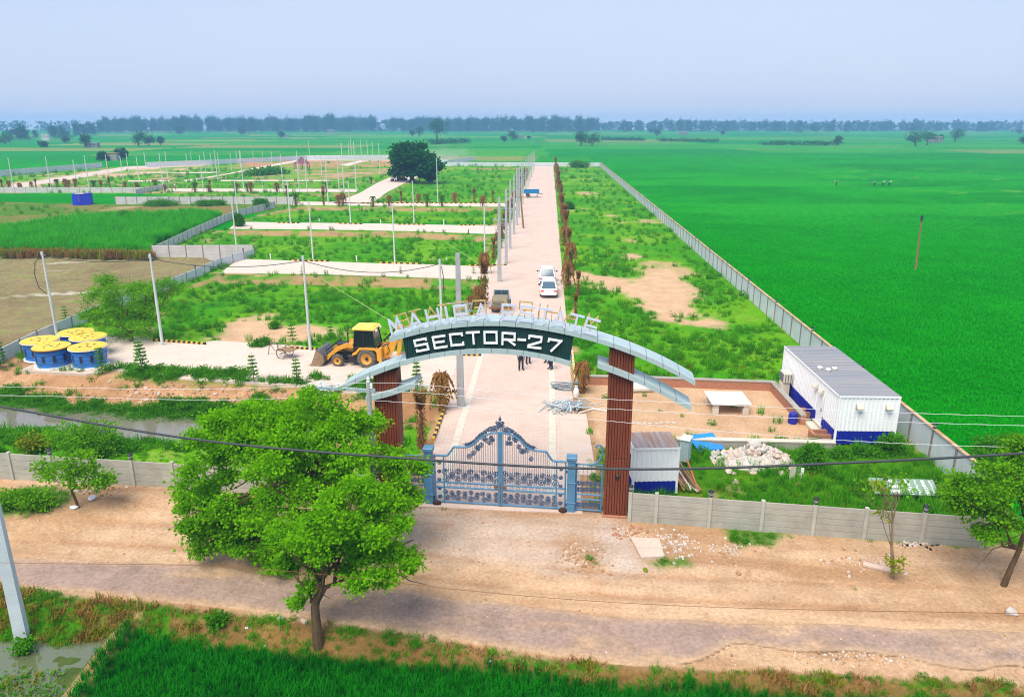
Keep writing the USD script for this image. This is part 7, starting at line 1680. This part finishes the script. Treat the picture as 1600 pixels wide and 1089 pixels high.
q = G(1370, 888); t = thing("stone_slab", "long pale stone slab lying at the foot of the thin sapling", "slab", q, -.5); obj("slab_body", MB().cbox((0, 0, .06), (1.0, .26, .14), .03), "stone_pink", t); obj("slab_chip", MB().cbox((.62, .05, .05), (.2, .2, .1), .03), "stone_pink", t)
for k, (px, py, lab) in enumerate(((439, 969, "grey brick on the verge left of the big tree trunk"), (475, 973, "pale brick on the verge nearest the big tree trunk"))):
    q = G(px, py); q[2] = float(ground_at([q[0]], [q[1]])["h"][0]); t = thing("loose_brick", lab, "brick", q, .3 - k); obj("brick_body", MB().cbox((0, 0, .06), (.24, .12, .11), .012), ("cement", "stone_pink")[k], t)
for px, py, s, lab in ((146, 791, .28, "white plastic scrap on the sand left of the big tree"), (118, 804, .2, "white torn bag at the foot of the left young tree"), (157, 766, .18, "white scrap at the foot of the left grey wall"), (765, 1027, .07, "white scrap on the grassy verge before the road, centre"), (947, 1020, .07, "pale paper at the near road edge, centre right"), (1008, 891, .14, "yellow wrapper on the sand below the concrete pad"),
                       (1154, 896, .14, "dark brown clod alone on the sand, right of the pad"), (385, 977, .08, "white bottle among dry grass left of the tree trunk"), (413, 995, .07, "crumpled pale wrapper at the rice edge near the trunk"), (1580, 958, .3, "grey stone at the right edge of the road"), (1450, 950, .01, "")):
    if not lab: continue
    q = G(px, py); q[2] = float(ground_at([q[0]], [q[1]])["h"][0]); rng = np.random.default_rng(int(px))
    v, f = rock(s, rng); v[:, 2] *= .45
    o_ = obj("litter" if "stone" not in lab and "clod" not in lab else "stone", MB().add(v + [0, 0, s * .3], f), "litter_white" if "white" in lab or "paper" in lab else "leaf_yellow" if "yellow" in lab else "stone_grey" if "stone" in lab else "dirt_clod" if "clod" in lab else "stone_pale", None, lab, "stone" if "stone" in lab or "clod" in lab else "litter"); place(o_, q)
for k, (px, py, ty, lab) in enumerate(((423, 405, 397, "small white marker post at the back of the second side road, left"), (557.5, 409, 400, "small white marker post at the back of the second side road, centre"), (698, 412, 404, "small white marker post at the back of the second side road, right"), (499, 346.5, 342, "tiny white marker post behind the third side road, left"), (595, 349.5, 344, "tiny white marker post behind the third side road, centre"), (693.5, 352, 344, "tiny white marker post behind the third side road, right"), (516, 360, 353, "thin grey marker post at the near edge of the third side road"), (732, 366, 358, "thin grey post at the near edge of the third side road, right"))):
    q = G(px, py); t = thing("marker_post", lab, "marker post", q); h = max(.5, top_z(px, py, ty)); obj("post_body", MB().cbox((0, 0, h / 2), (.14, .14, h), .02), "pipe_white" if "white" in lab else "steel_dark", t); obj("post_top", MB().cbox((0, 0, h), (.18, .18, .05), .01), "pipe_white", t)
q = G(412, 612); q[2] = -.3; t = thing("tarpaulin_bundle", "grey tarpaulin bundle on the bank below the side road by the left pillar", "tarpaulin", G(503, 610))
v, f = trimesh.creation.icosphere(3, 1.0).vertices.copy(), trimesh.creation.icosphere(3, 1.0).faces
v = v * (1 + .18 * np.sin(v[:, :1] * 7 + v[:, 1:2] * 5) + .12 * np.sin(v[:, 2:] * 11)) * [.95, .5, .55]
obj("cloth", (v, f), "stone_grey", t, smooth=40); obj("cord", MB().tube([(.9 * math.cos(a), -.1 + .55 * math.sin(a), .2) for a in np.linspace(0, 6.3, 20)], .02, 4), "ink", t)


# small gravel strewn over the bare roadside
rng = np.random.default_rng(90); N = 7000
P = np.stack([rng.uniform(-34, 40, N), rng.uniform(19, 37, N), np.zeros(N)], -1)
wy_ = np.interp(P[:, 0], *WALLF)
P = P[(P[:, 1] < wy_ - .15) & (P[:, 1] > at_x(ROAD_LO, P[:, 0]) + .1) & (np.abs(P[:, 0]) < .75 * P[:, 1] + 3) & (rng.random(N) < .15 + .85 * sstep(fbm(P[:, 0], P[:, 1], 2.0, 3, 56), .48, .64))]
P[:, 2] = np.maximum(ground_at(P[:, 0], P[:, 1])["h"], np.where((P[:, 1] < np.interp(P[:, 0], *ROAD_HI) - .3) & (P[:, 1] > at_x(ROAD_LO, P[:, 0]) + .5), .05, -1))
scatter("gravel", "small stones and clods strewn over the dirt roadside", [(rock(.03, rng), "stone_pink"), (rock(.035, rng), "dirt_clod"), (rock(.025, rng), "stone_pale"), (rock(.045, rng), "dirt_clod")], P, rng.uniform(0, 6.28, len(P)), rng.uniform(.4, 1.3, len(P)))

# ------------------------------------------------------------------ haze over the plain, dust over the far plots
MAT["haze"] = usdkit.material(stage, "/World/Looks/haze", {"v": ("principled_volume", {"color": (.30, .64, 1.0), "density": 0.00044, "anisotropy": 0.0, "absorption_color": (0, 0, 0)})}, [], volume="v.volume")
obj("haze", MB().box((0, 575, 12.3), (4800, 2150, 31)), "haze", kind="stuff", label="thin blue haze lying over the whole plain")
MAT["dust"] = usdkit.material(stage, "/World/Looks/dust", {"tc": ("texture_coordinate", {}), "mp": ("mapping", {"scale": (1 / 17.0, 1 / 14.0, 1 / 4.6), "location": (0, 0, -.55)}), "l": ("vector_math", {"math_type": "length"}),
    "n": ("noise_texture", {"scale": 2.6, "detail": 4.0}), "a": ("math", {"math_type": "multiply_add", "value2": 1.6, "value3": -.8}), "b": ("math", {"math_type": "add"}), "r": ("map_range", {"from_min": .15, "from_max": 1.0, "to_min": .030, "to_max": 0.0, "clamp": True}),
    "v": ("principled_volume", {"color": (.95, .90, .84), "anisotropy": 0.0})}, [("tc.object", "mp.vector"), ("mp.vector", "l.vector1"), ("mp.vector", "n.vector"), ("n.fac", "a.value1"), ("l.value", "b.value1"), ("a.value", "b.value2"), ("b.value", "r.value"), ("r.result", "v.density")], volume="v.volume")
dq = G(690, 256)
place(obj("dust_cloud", MB().tm(trimesh.creation.icosphere(3, 1.0), np.array([[22, 0, 0, 0], [0, 18, 0, 0], [0, 0, 6, 2.6], [0, 0, 0, 1]])), "dust", kind="stuff", label="pale dust blowing over the far plots right of the shade tree"), dq)
